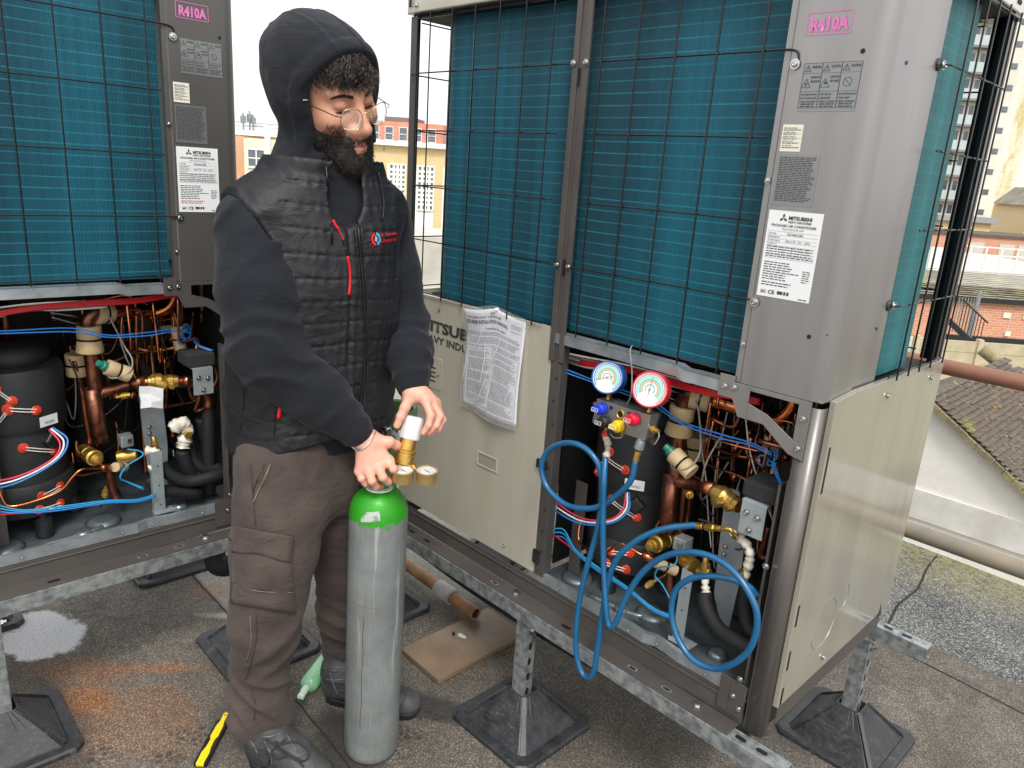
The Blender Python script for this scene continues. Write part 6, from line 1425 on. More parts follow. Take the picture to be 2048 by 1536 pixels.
def wn(X, Y, Z, f, seed=0, n=5):
    o = 0
    for i in range(n):
        k = _K[(seed*7+i) % 40]*f*(1+.35*i); o = o+np.sin(k[0]*X+k[1]*Y+k[2]*Z+_PH[(seed*5+i) % 40])
    return o/n
def ridge(x): return 1-np.abs(np.sin(x))          # sharp crests
def sdf_obj(s, name, m, parent, xf=None, smooth=0, keep=None):
    v, f = s.mesh()
    if xf is not None: v = xf(v)
    o = mesh_obj2(name, v, f, m, parent)
    if smooth: md = o.modifiers.new('s', 'SMOOTH'); md.factor = .5; md.iterations = smooth
    return o
def mesh_obj2(name, v, f, m, parent):
    me = bpy.data.meshes.new(name); me.vertices.add(len(v)); me.vertices.foreach_set('co', np.asarray(v, np.float32).ravel())
    me.loops.add(len(f)*4); me.loops.foreach_set('vertex_index', f.astype(np.int32).ravel()); me.polygons.add(len(f)); me.polygons.foreach_set('loop_start', np.arange(0, len(f)*4, 4, dtype=np.int32)); me.polygons.foreach_set('loop_total', np.full(len(f), 4, np.int32))
    me.update(calc_edges=True); me.validate(); me.polygons.foreach_set('use_smooth', [True]*len(me.polygons)); me.materials.append(m)
    o = bpy.data.objects.new(name, me); COL.objects.link(o); o.parent = parent; return o
def bvh_of(v, f): return BVHTree.FromPolygons([tuple(map(float, p)) for p in v], [tuple(int(i) for i in q) for q in f])
# ---------------- the man ----------------
man = empty('person', (0, 0, 0)); tag(man, 'man in hood, black quilted vest, glasses and brown cargo trousers adjusting a gas regulator', 'person')
Rh = np.array([.696, .718, 0]); 
CHD = np.array([.987, -.083, 0]); CHD /= np.linalg.norm(CHD); LAT = np.array([CHD[1], -CHD[0], 0])   # LAT = his right
# -- head frame --
_b = math.radians(54); _F = math.cos(_b)*TW+math.sin(_b)*Rh; _pt = math.radians(17)
HF = np.array([_F[0]*math.cos(_pt), _F[1]*math.cos(_pt), -math.sin(_pt)]); HF /= np.linalg.norm(HF)
HS = np.cross(HF, (0, 0, 1)); HS /= np.linalg.norm(HS); HU = np.cross(HS, HF)
_rl = math.radians(15); HS, HU = HS*math.cos(_rl)-HU*math.sin(_rl), HU*math.cos(_rl)+HS*math.sin(_rl)
HC = M(655, 180, .05); HSC = 1.12
def H(f, s, u): return HC+(HF*f+HS*s+HU*u)*HSC
def H2W(v):
    v = v*HSC; return HC+np.outer(v[:, 0], HF)+np.outer(v[:, 1], HS)+np.outer(v[:, 2], HU)
# skin
def skinmat(name, tint=0.):
    t = NT(name); c = t.coord(); n = t.noise(c, 18, 5, .6); n2 = t.noise(c, 260, 3, .6)
    t.set(Base_Color=t.ramp(n, [(.3, srgb(196, 138, 112)), (.55, srgb(208, 152, 126)), (.75, srgb(200, 132, 112))]) if not tint else t.ramp(n, [(.3, srgb(214, 150, 128)), (.6, srgb(222, 164, 142)), (.75, srgb(216, 140, 122))]), Roughness=t.ramp(n2, [(.4, .42), (.6, .55)]))
    t.b.inputs['Subsurface Weight'].default_value = .12; t.b.inputs['Subsurface Radius'].default_value = (.012, .004, .002); t.b.inputs['Subsurface Scale'].default_value = .5
    t.bump(n2, .25, .0006); return t.m
SK = skinmat('face_skin'); SKH = skinmat('hand_skin', 1)
s = SDF((-.12, -.10, -.30), (.145, .10, .14), .0027); I3 = [(1, 0, 0), (0, 1, 0), (0, 0, 1)]
s.ell((-.012, 0, .030), I3, (.100, .076, .080))
s.ell((.028, 0, -.035), I3, (.066, .064, .085), k=.03)
s.cap((.074, -.010, -.108), (.074, .010, -.108), .022, k=.03)
for q in (1, -1):
    s.cap((-.0, q*.058, -.055), (.062, q*.018, -.105), .016, .015, k=.03)
    s.ell((.058, q*.044, -.030), I3, (.028, .020, .020), k=.025)
    s.cap((.082, q*.010, .020), (.068, q*.046, .020), .010, .008, k=.016)
    s.ell((.094, q*.031, -.002), I3, (.016, .018, .012), k=.012, op='s')
    s.ell((.0745, q*.031, .0005), I3, (.0155, .0170, .0125), k=.003); s.ell((.0715, q*.031, -.017), I3, (.0150, .0165, .0070), k=.003)
    s.ell((.100, q*.0135, -.046), I3, (.011, .008, .0075), k=.008)
    s.ell((.102, q*.008, -.0545), I3, (.004, .003, .003), k=.002, op='s')
    s.ell((-.005, q*.078, -.015), I3, (.018, .008, .030), k=.006)
s.cap((.086, 0, .010), (.1165, 0, -.037), .0078, .0092, k=.014); s.ell((.1165, 0, -.042), I3, (.0105, .0098, .0095), k=.009)
s.cap((.092, 0, -.058), (.090, 0, -.092), .016, .016, k=.02)
s.cap((-.02, 0, -.06), (-.05, 0, -.26), .055, .060, k=.03)
for q in (1, -1): s.cap((.1065, 0, -.0715), (.092, q*.024, -.0745), .0052, .003, k=.004); s.cap((.1045, 0, -.0815), (.091, q*.022, -.079), .0065, .0035, k=.004)
s.cap((.112, -.006, -.0765), (.112, .006, -.0765), .0012, k=.002, op='s'); 
for q in (1, -1): s.cap((.1105, 0, -.0767), (.094, q*.024, -.0772), .0012, k=.003, op='s')
X, Y, Z = s.grid(); s.D += (wn(X, Y, Z, 60, 3)*.0005).astype(np.float32)
hv, hf = s.mesh(); head = mesh_obj2('body', H2W(hv), hf, SK, man); hbvh = bvh_of(hv, hf)
bodybits = head
def hsurf(f, sd, u, fromf=.2):
    """point on the face surface looking back from the front"""
    h = hbvh.ray_cast(Vector((fromf, sd*1.0, u)), Vector((-1, 0, 0))); return (np.array(h[0]), np.array(h[1])) if h[0] else (np.array((f, sd, u)), np.array((1, 0, 0)))
# lips
lipm = mat('lips', srgb(186, 104, 100), .4, bump=.2, bs=300, bd=.0005)
ls = SDF((.08, -.035, -.095), (.125, .035, -.06), .0014)
for q in (1, -1): ls.cap((.1068, 0, -.0713), (.0925, q*.0225, -.0752), .0050, .0022, k=.002); ls.cap((.1050, 0, -.0818), (.0915, q*.0205, -.0788), .0065, .0030, k=.002)
for q in (1, -1): ls.cap((.1135, 0, -.0765), (.094, q*.024, -.077), .0009, k=.002, op='s')
sdf_obj(ls, 'lips', lipm, head, H2W)
hairm = mat('dark_hair', srgb(32, 26, 23), .42, col2=srgb(62, 50, 42), vs=60, spec=.6)
hairb = mat('beard_hair', srgb(26, 21, 20), .6, col2=srgb(38, 30, 26), vs=60)
# beard volume: jaw and chin hugging shell with a ragged upper edge
bs = SDF((-.06, -.085, -.175), (.125, .085, -.02), .0026)
bs.ell((.028, 0, -.052), I3, (.071, .0685, .083)); bs.cap((.080, -.012, -.112), (.080, .012, -.112), .029, k=.03); bs.cap((.072, 0, -.12), (.066, 0, -.142), .026, .018, k=.02)
for q in (1, -1): bs.cap((-.004, q*.061, -.05), (.066, q*.022, -.112), .018, .020, k=.02); bs.cap((.104, 0, -.063), (.090, q*.026, -.071), .0058, .005, k=.006); bs.cap((.090, q*.026, -.071), (.088, q*.024, -.095), .006, .010, k=.01)
X, Y, Z = bs.grid()
for q in (1, -1):  # keep the cheeks, mouth and eyes clear
    bs.ell((.085, q*.040, -.028), I3, (.05, .040, .030), k=.006, op='s')
bs.ell((.125, 0, -.030), I3, (.05, .05, .029), k=.004, op='s'); bs.ell((.112, 0, -.0775), I3, (.02, .0235, .0105), k=.003, op='s')
bs.D += (wn(X, Y, Z, 330, 1)*.0022+wn(X, Y, Z, 700, 2)*.0012+wn(X, Y, Z, 120, 3)*.0022+.0006).astype(np.float32)
bv, bf = bs.mesh(); beard = mesh_obj2('beard', H2W(bv), bf, hairb, head); bb_ = bvh_of(bv, bf)
def strands(name, roots, parent, m, wd=.0005):
    """roots: list of polylines (local head coords) -> thin tapering blades"""
    V_, F_ = [], []
    for pl in roots:
        P = [np.array(p) for p in pl]; n = len(P); side = np.cross(P[-1]-P[0], _rs.normal(size=3)); side /= np.linalg.norm(side)+1e-9; o = len(V_)
        for i, p in enumerate(P): ww = wd*(1-.85*i/(n-1)); V_ += [p-side*ww, p+side*ww]
        F_ += [(o+2*i, o+2*i+1, o+2*i+3, o+2*i+2) for i in range(n-1)]
    return mesh_obj2(name, H2W(np.array(V_)), np.array(F_), m, parent)
rr = np.random.RandomState(3); pl = []
idx = rr.choice(len(bv), min(9000, len(bv)-1))
bn = np.zeros_like(bv); 
fa_, fb_, fc_ = bv[bf[:, 0]], bv[bf[:, 1]], bv[bf[:, 2]]; nf = np.cross(fb_-fa_, fc_-fa_)
for j in range(4): np.add.at(bn, bf[:, j], nf)
bn /= np.linalg.norm(bn, axis=1)[:, None]+1e-9
for i in idx:
    p, n_0 = bv[i], bn[i]
    if p[0] < .0 and abs(p[1]) < .03: continue
    L_ = rr.uniform(.005, .012); down = np.array((.15, 0, -1.)); d_ = n_0*.5+down*.9+rr.normal(size=3)*.35; d_ /= np.linalg.norm(d_)
    q = p-n_0*.002; mid = q+d_*L_*.5+n_0*.001; e = q+d_*L_+down*.002+rr.normal(size=3)*.001; pl.append((q, mid, e))
strands('beard_strands', pl, head, hairb, .00045)
# sparse stubble / moustache hairs growing out over the skin
pl = []
for _ in range(5200):
    a = rr.uniform(-1, 1); sd = a*.062; u = rr.uniform(-.095, -.03)
    if abs(sd) < .028 and u > -.058: continue
    if abs(sd) < .022 and -.088 < u < -.070: continue
    edge = -.030-.028*(1-min(abs(sd)/.06, 1)); pr = 1-min(max((u-edge+.012)/.026, 0), 1)
    if rr.uniform() > pr: continue
    p, n_0 = hsurf(.1, sd, u); d_ = n_0*.35+np.array((.1, np.sign(sd)*.1, -1))+rr.normal(size=3)*.25; d_ /= np.linalg.norm(d_); L_ = rr.uniform(.003, .0075); pl.append((p, p+d_*L_*.5+n_0*.0006, p+d_*L_))
strands('stubble', pl, head, hairb, .00032)
# eyebrows and lashes
pl = []
for q in (1, -1):
    for _ in range(330):
        t_ = rr.uniform(0, 1); sd = q*(.013+.036*t_); u = .0165+.006*math.sin(t_*2.6)-.003*t_+rr.uniform(-.0028, .0028)*(1-.5*t_); p, n_0 = hsurf(.09, sd, u)
        d_ = np.array((-.1, q*1., .25-.5*t_))+n_0*.3+rr.normal(size=3)*.15; d_ /= np.linalg.norm(d_); pl.append((p, p+d_*.004+n_0*.0008, p+d_*.0085))
    for _ in range(70):
        sd = q*rr.uniform(.018, .045); p, n_0 = hsurf(.09, sd, -.0105); pl.append((p, p+np.array((.004, 0, -.0012)), p+np.array((.006, q*.001, -.001+.002))))
strands('eyebrows', pl, head, hairm, .0005)
for q in (1, -1):
    P_ = []
    for k in range(9):
        sd = q*(.017+.028*k/8); pp, n_0 = hsurf(.09, sd, -.0105-.0030*math.sin(math.pi*k/8)); P_.append(H(*(pp+np.array((.0006, 0, 0)))))
    MB().tube(P_, [.0003, .0009, .0003], 5).build('lash_line', hairm, head)
for q in (1, -1):
    c_ = np.array((.0772, q*.0305, -.0135)); e_b = MB().lathe(H(*(c_-np.array((.010, 0, 0)))), HF, [(0, .001), (.002, .008), (.006, .0115), (.010, .0125), (.0115, .0118), (.0135, .0095), (.0148, .006), (.0152, .001)], 20); eo = e_b.build('eye', mat('eye_white', srgb(206, 196, 190), .25), head, smooth=True)
    MB().lathe(H(.0830, q*.0300, -.0150), HF*.9-HU*.45, [(0, .0052), (.0012, .0048), (.0016, .001)], 14).build('iris', mat('dark_iris', srgb(28, 18, 14), .15), eo, smooth=True)
# tousled curls over the forehead, coming out of the hood
pl = []
for _ in range(4200):
    sd = rr.uniform(-.070, .070); u0 = rr.uniform(.050, .1085); q_ = 1-((u0-.030)/.080)**2-(sd/.076)**2
    if q_ <= .02: continue
    lay = rr.uniform(1.03, 1.11); p = np.array((-.012+.1*math.sqrt(q_), sd, u0)); n_ = 14; ph = rr.uniform(0, 6.28); cr_ = rr.uniform(.003, .009); pts = []
    dirn = np.array((.55, rr.normal()*.5+.3*np.sign(sd)*abs(sd)/.07, -.95)); dirn /= np.linalg.norm(dirn); Ln = rr.uniform(.018, .046)
    s1 = np.cross(dirn, (0, 0, 1)); s1 /= np.linalg.norm(s1); s2 = np.cross(dirn, s1)
    for k in range(n_):
        t_ = k/(n_-1); c_ = p+dirn*Ln*t_+s1*cr_*math.sin(ph+t_*11)*(.3+.7*t_)+s2*cr_*.7*math.cos(ph+t_*11)*(.3+.7*t_)
        w_ = np.array(((c_[0]+.012)/.1, c_[1]/.076, (c_[2]-.030)/.080)); kk = np.linalg.norm(w_)
        if kk < lay: w_ = w_*(lay/kk); c_ = np.array((w_[0]*.1-.012, w_[1]*.076, w_[2]*.080+.030))
        pts.append(c_)
    pl.append(pts)
strands('hair', pl, head, hairm, .00065)
hs_ = SDF((-.12, -.09, .02), (.12, .09, .15), .003); hs_.ell((-.012, 0, .030), I3, (.1035, .079, .0830))
X, Y, Z = hs_.grid(); hs_.D = np.maximum(hs_.D, (.062+.35*np.maximum(X-.02, 0)-Z+0*Y).astype(np.float32)*.9); hs_.D += (ridge(X*170+wn(X, Y, Z, 60, 2)*3+Y*60)*-.0035+wn(X, Y, Z, 260, 4)*.0015).astype(np.float32)
sdf_obj(hs_, 'hair_cap', hairm, head, H2W)
# glasses
gold = mat('thin_gold_frame', srgb(214, 196, 150), .22, 1.)
gl = empty('glasses', (0, 0, 0)); gl.parent = man
lensm = NT('spectacle_lens'); lensm.set(Base_Color=(1, 1, 1, 1), Roughness=.02); lensm.b.inputs['Alpha'].default_value = .14; lensm.b.inputs['Specular IOR Level'].default_value = .9
for q in (1, -1):
    c = np.array((.114, q*.034, -.016)); e1_ = np.array((-.22, q*1., 0)); e1_ /= np.linalg.norm(e1_); e2 = np.array((.0, 0, 1.)); 
    oct_ = [(.020, .006), (.013, .0185), (-.004, .020), (-.017, .013), (-.0205, .0), (-.016, -.015), (-.002, -.0205), (.014, -.017), (.0205, -.004)]
    ring = [H(*(c+e1_*a*1.08+e2*b_*1.05)) for a, b_ in oct_]
    rr_ = crom(ring+[ring[0]], 3)
    MB().tube(rr_[:-1], .0010, 8, closed=True).build('rim', gold, gl, smooth=True)
    MB().add([tuple(p) for p in rr_[:-1]], [tuple(range(len(rr_)-1))]).build('lens', lensm.m, gl)
    n0 = np.array((.004, 0, 0)); inn = [H(*(c+e1_*a*.98+e2*b_*.95-n0)) for a, b_ in oct_[4:8]]; MB().tube(inn, .0011, 6, 4).build('lens_edge', mat('lens_edge_highlight', srgb(214, 222, 206), .15), gl, smooth=True)
    MB().tube([H(.113, q*.056, -.008), H(.106, q*.066, -.006), H(.05, q*.074, -.004), H(.0, q*.078, -.006)], .0011, 8).build('temple', gold if q < 0 else mat('dark_temple', srgb(60, 50, 40), .3, .6), gl)
    MB().lathe(H(.100, q*.011, -.022), HF, [(0, .003), (.0012, .003)], 10).build('nose_pad', lensm.m, gl)
MB().tube([H(.1185, .014, -.008), H(.122, .006, -.004), H(.122, -.006, -.004), H(.1185, -.014, -.008)], .0011, 8, 4).build('bridge', gold, gl, smooth=True)

# ---- arms and body joints (photo px with distance) ----
SH1 = M(500, 446, .13); EL1 = M(530, 700, .19); WR1 = DP(732, 878, 1.80)
SH2 = M(774, 440, -.13); EL2 = M(808, 640, -.10); WR2 = DP(826, 778, 1.84)
print('arm lengths', np.linalg.norm(SH1-EL1), np.linalg.norm(EL1-WR1), np.linalg.norm(SH2-EL2), np.linalg.norm(EL2-WR2))
PEL = np.array((.262, -.475, .50))
# fabrics
def clothmat(name, c1, c2, rough=.85, ws=900, lint=0., sheen=.25):
    t = NT(name); c = t.coord(); n = t.noise(c, 7, 5, .6); w_ = t.noise(c, ws, 2, .6)
    col = t.ramp(n, [(.3, c1), (.7, c2)])
    if lint: v = t.n('TexVoronoi'); v.inputs['Scale'].default_value = 90; t.L(c, v.inputs['Vector']); col = t.mix(t.ramp(v.outputs['Distance'], [(.0, lint), (.045, 0)]), col, srgb(150, 152, 158))
    t.set(Base_Color=col, Roughness=rough); t.b.inputs['Sheen Weight'].default_value = sheen; t.b.inputs['Sheen Roughness'].default_value = .5; t.bump(w_, .35, .0008); t.bump(t.noise(c, 45, 4, .6), .3, .003); t.bump(t.noise(t.coord(scale=(1, 1, 1.8)), 13, 3, .5, 1.1), .5, .012); return t.m
FLE = clothmat('black_fleece', srgb(12, 15, 23), srgb(18, 22, 32), .95, 1100, .5, .06)
LIN = clothmat('hood_lining', srgb(12, 13, 16), srgb(18, 19, 22), .95, 900, 0, 0)
VST = clothmat('black_quilted_nylon', srgb(15, 16, 20), srgb(25, 26, 31), .6, 500, 0, .0)
SFT = clothmat('black_softshell', srgb(22, 22, 25), srgb(30, 30, 33), .7, 900)
TRO = clothmat('brown_cotton', srgb(56, 46, 43), srgb(82, 70, 64), .9, 900, 0, .05)
BOO = clothmat('scuffed_black_leather', srgb(34, 35, 37), srgb(78, 79, 81), .6, 120, 0, 0)

# ---- hoodie: torso, sleeves, hood ----
secs = [(.47, .262, -.475, .180, .150), (.70, .272, -.472, .185, .145), (.85, .282, -.470, .195, .142), (.97, .285, -.468, .190, .130), (1.04, .285, -.466, .175, .115), (1.09, .288, -.464, .145, .105), (1.13, .292, -.462, .115, .098), (1.17, .295, -.462, .095, .09)]
h = SDF((.0, -.86, .28), (.66, -.12, 1.47), .0052)
h.loft(secs, LAT, CHD)
h.chain([SH1, (SH1+EL1)/2, EL1], [.070, .086, .076], k=.06); h.chain([EL1, (EL1*.5+WR1*.5), EL1*.16+WR1*.84], [.076, .066, .045], k=.02)
h.chain([SH2, (SH2+EL2)/2, EL2], [.062, .060, .058], k=.06); h.chain([EL2, (EL2*.5+WR2*.5), EL2*.14+WR2*.86], [.058, .056, .044], k=.02)
# cuffs
def cuff(E_, W_, a, b_, r0, r1): h.cap(E_+(W_-E_)*a, E_+(W_-E_)*b_, r0, r1, k=.008)
cuff(EL1, WR1, .80, .895, .040, .037); cuff(EL2, WR2, .82, .93, .037, .036)
X, Y, Z = h.grid()
def near(p, r): return np.exp(-(((X-p[0])**2+(Y-p[1])**2+(Z-p[2])**2)/(r*r)))
def along(E_, W_): d = (W_-E_)/np.linalg.norm(W_-E_); return (X-E_[0])*d[0]+(Y-E_[1])*d[1]+(Z-E_[2])*d[2]
wv = wn(X, Y, Z, 22, 1)
fold = np.zeros(h.D.shape, np.float32)
fold += (near(EL1, .11)*ridge(along(SH1, EL1)*46+(X-Y)*14+wv*2.6)*.022).astype(np.float32)
q_ = EL1*.4+WR1*.6; fold += (near(q_, .10)*ridge(along(EL1, WR1)*50+(X-Y)*18+wv*2.2)*.011).astype(np.float32)
q_ = EL1*.12+WR1*.88; fold += (near(q_, .05)*ridge(along(EL1, WR1)*90+wv*1.5)*.0085).astype(np.float32)
fold += (near(EL2, .09)*ridge(along(SH2, EL2)*50+wv*2.6)*.014).astype(np.float32)
q_ = EL2*.35+WR2*.65; fold += (near(q_, .075)*ridge(along(EL2, WR2)*70+wv*2.2)*.014).astype(np.float32)
fold += (near(SH1, .16)*ridge(along(SH1, EL1)*16+(Y+X)*16+wv*2.6)*.010).astype(np.float32)
fold += (wn(X, Y, Z, 45, 4)*.0015).astype(np.float32)
# hood in head coordinates
ux = X-HC[0]; uy = Y-HC[1]; uz = Z-HC[2]
hfc = (ux*HF[0]+uy*HF[1]+uz*HF[2]); hsc = (ux*HS[0]+uy*HS[1]+uz*HS[2]); huc = (ux*HU[0]+uy*HU[1]+uz*HU[2])
AXH = [tuple(HF), tuple(HS), tuple(HU)]
hd = SDF((.0, -.86, .28), (.66, -.12, 1.47), .0052); hd.D[:] = 1e2
hd.ell(H(-.030, 0, .026), AXH, (.130, .112, .113)); hd.ell(H(-.005, 0, .026), AXH, (.128, .106, .106), k=.03); hd.ell(H(-.064, 0, .050), AXH, (.088, .080, .070), k=.04)
hd.cap(H(-.01, 0, -.03), H(.005, 0, -.13), .104, .092, k=.04)
hd.cap(H(.005, 0, -.12), np.array((.29, -.462, 1.08)), .098, .140, k=.05)
outer = hd.D.copy()
fo = (wn(X, Y, Z, 26, 6)*.004+ridge(huc*34+hfc*26+wv*1.7)*.0045*np.clip((-hfc+.06)*14, 0, 1)+(.0032*np.exp(-((np.abs(hsc)-.036)/.0045)**2)-.002*np.exp(-((np.abs(hsc)-.028)/.004)**2))*np.clip(huc*30, 0, 1)).astype(np.float32)
outer = outer-fo
# opening: carve away everything in front of the rim, hollow inside
rimf = .045+.42*np.clip(huc-.03, 0, .12)-.10*np.clip(-huc-.08, 0, .12)-.0*hsc
inner = SDF((.0, -.86, .28), (.66, -.12, 1.47), .0052); inner.ell(H(-.010, 0, .024), AXH, (.120, .095, .098)); inner.cap(H(.0, 0, -.03), H(.03, 0, -.14), .086, .068, k=.03); inner.cap(H(.03, 0, -.04), H(.20, 0, -.10), .085, .10, k=.03); inner.cap(H(.03, 0, .022), H(.2, 0, .022), .080, .084, k=.03)
smx = lambda a, b, k: -(np.minimum(-a, -b)-(np.maximum(k-np.abs(a-b), 0)/k)**2*k*.25)
shell = smx(outer, -inner.D, .010)
plane = (hfc-rimf).astype(np.float32)
shell = smx(shell, plane, .012)
# rolled rim along the opening
rimd = np.sqrt(np.maximum(np.abs(plane+.010)-.009, 0)**2+np.maximum(np.abs(outer+.008)-.006, 0)**2)-.0065
rimd = np.where(huc > -.125, rimd, 1.)
shell = np.minimum(shell, rimd.astype(np.float32))
k_ = .02; body = h.D-fold; hh_ = np.maximum(k_-np.abs(body-shell), 0)/k_; h.D = (np.minimum(body, shell)-hh_*hh_*k_*.25).astype(np.float32)
# neck opening: let the throat show
th = SDF((.0, -.86, .28), (.66, -.12, 1.47), .0052); th.cap(H(.03, 0, -.10), H(.075, 0, -.19), .050, .030)
h.D = np.maximum(h.D, -th.D)
vs_ = [(.425, .262, -.475, .196, .166), (.47, .262, -.475, .205, .175), (.60, .266, -.474, .206, .170), (.75, .274, -.472, .206, .164), (.87, .284, -.470, .214, .162), (.97, .287, -.468, .210, .150), (1.045, .287, -.466, .236, .138), (1.09, .290, -.464, .200, .128), (1.125, .295, -.462, .150, .120), (1.165, .300, -.460, .128, .122), (1.195, .306, -.458, .120, .120)]
vb = SDF((.0, -.86, .28), (.66, -.12, 1.47), .0052); vb.loft(vs_, LAT, CHD)
lat_h = (X-.285)*LAT[0]+(Y+.467)*LAT[1]; cut_h = .163+.55*np.clip(Z-.98, 0, .09)
reg = np.maximum(np.maximum(np.abs(lat_h)-(cut_h-.003), .985-Z), np.maximum(Z-1.12, .105-np.abs(lat_h)))
h.D = smx(h.D, -np.maximum(reg, -(vb.D+.005)).astype(np.float32), .004).astype(np.float32)
hood_v, hood_f = h.mesh(); hoodie = mesh_obj2('hoodie', hood_v, hood_f, FLE, man)
md = hoodie.modifiers.new('s', 'SMOOTH'); md.factor = .5; md.iterations = 1
hoodbvh = bvh_of(hood_v, hood_f)

# ---- quilted vest ----
v = SDF((.02, -.76, .36), (.56, -.18, 1.16), .0042)
v.loft(vs_, LAT, CHD)
X, Y, Z = v.grid(); lat = (X-.285)*LAT[0]+(Y+.467)*LAT[1]; fr = (X-.275)*CHD[0]+(Y+.47)*CHD[1]
front = np.clip(fr*14+.2, 0, 1)
quilt = .0
side = np.clip((np.abs(lat)-.135)/.01, 0, 1)           # plain softshell side panels
wv2 = wn(X, Y, Z, 14, 2)
dq = np.abs(np.mod(Z+.010*wv2+.02*np.abs(lat)+.03, .052)-.026)
puff = np.clip(np.sqrt(np.clip((.026-dq)/.026, 0, 1))*.0-np.exp(-((.026-dq)/.0030)**2)*.0034, -.02, .02)
crin = ridge(lat*120+wn(X, Y, Z, 36, 5)*3.0)*.0030*np.exp(-((.026-dq)/.013)**2)
d = v.D-(puff+crin).astype(np.float32)*(1-side)*front
d = d-(wn(X, Y, Z, 18, 7)*.0045+wn(X, Y, Z, 60, 8)*.0015+ridge((Z*.8+lat*.5)*32+wv2*2)*.004*side).astype(np.float32)
# hem rib
d = d+(np.exp(-((Z-.462)/.004)**2)*.004).astype(np.float32)
# zip line: shallow groove with two ridges left of centre
zx = lat+.004
d = d+(np.exp(-(zx/.0035)**2)*.003-np.exp(-((np.abs(zx)-.010)/.004)**2)*.0018).astype(np.float32)*front
# armholes
ah = SDF((.02, -.76, .36), (.56, -.18, 1.16), .0042)
ah.cap(SH1+LAT*.095+[0, 0, -.035], SH1+LAT*.05+(EL1-SH1)*.6, .080, .085); ah.cap(SH2-LAT*.085+[0, 0, -.035], SH2-LAT*.05+(EL2-SH2)*.5, .076, .072)
cutl = .163+.55*np.clip(Z-.98, 0, .09); d = smx(d, -(np.maximum(cutl-np.abs(lat), .70-Z)), .007)
d = d-(np.exp(-((np.abs(lat)-cutl+.010)/.0035)**2)*.0022*(Z > .72)).astype(np.float32)
# collar opening: V at the throat, folded stand collar round the neck
op = SDF((.02, -.76, .36), (.56, -.18, 1.16), .0042)
op.cap(np.array((.31, -.462, 1.24)), np.array((.318, -.463, 1.10)), .112, .096); 
nb = CHD*.17; op.cap(np.array((.33, -.462, 1.12)), np.array((.30, -.465, 1.015))+nb*.95, .084, .012)
d = smx(d, -op.D, .010); d = smx(d, (.488+.22*np.clip(fr, -.05, .2)-.03*(lat > .0)*lat/.2-Z)*.95, .008); v.D = d.astype(np.float32)
vv, vf = v.mesh(); vest = mesh_obj2('vest', vv, vf, VST, man); md = vest.modifiers.new('s', 'SMOOTH'); md.factor = .4; md.iterations = 1
vbvh = bvh_of(vv, vf)
def hit(x, y, bv=None, lift=.0):
    for b_ in ([bv] if bv else [vbvh, hoodbvh]):
        r_ = ray(x, y); r_ = r_/np.linalg.norm(r_); q = b_.ray_cast(V(CAM), V(r_))
        if q[0]: return np.array(q[0])-r_*lift
    return None
# collar wings
def on_vest(pts, r, name, m, sm=6, lift=.002, flat=1., parent=None, bv=None):
    P = [hit(x, y, bv or vbvh, lift) for x, y in pts]; P = [p for p in P if p is not None]
    if len(P) < 2: print('MISS', name); return None
    return MB().tube(P, r, 8, sm, flat=flat).build(name, m, parent or vest, smooth=True)
zipm = mat('zip_tape', srgb(14, 14, 15), .4); redz = mat('red_zip', srgb(200, 22, 36), .45)
on_vest([(708, 405), (716, 450), (722, 520), (727, 580), (729, 640), (730, 700), (727, 760), (718, 815)], .0032, 'main_zip', zipm)
for dx in (-6, 6): on_vest([(708+dx, 405), (716+dx, 450), (722+dx, 520), (727+dx, 580), (729+dx, 640), (730+dx, 700), (727+dx, 760), (718+dx, 815)], .0012, 'zip_piping', mat('zip_sheen', srgb(34, 34, 37), .35))
on_vest([(695, 512), (699, 535), (700, 560), (698, 590)], .0034, 'chest_pocket_zip', redz)
on_vest([(668, 443), (676, 458), (686, 478), (692, 500)], .0018, 'zip_cord', redz); on_vest([(666, 440), (672, 452), (677, 458)], .0032, 'zip_puller', redz)
on_vest([(686, 478), (692, 495), (695, 512)], .0030, 'pocket_zip', zipm)
on_vest([(566, 797), (561, 812), (557, 836)], .0050, 'side_pocket_zip', redz); on_vest([(560, 792), (553, 815), (548, 842)], .0018, 'pocket_piping', zipm)

for (a_, b_) in (((548, 870), (552, 800)), ):
    on_vest([a_, ((a_[0]+b_[0])/2, (a_[1]+b_[1])/2), b_], .0012, 'seam', zipm)
on_vest([(455, 700), (480, 760), (487, 800), (482, 860)], .0012, 'seam', zipm)

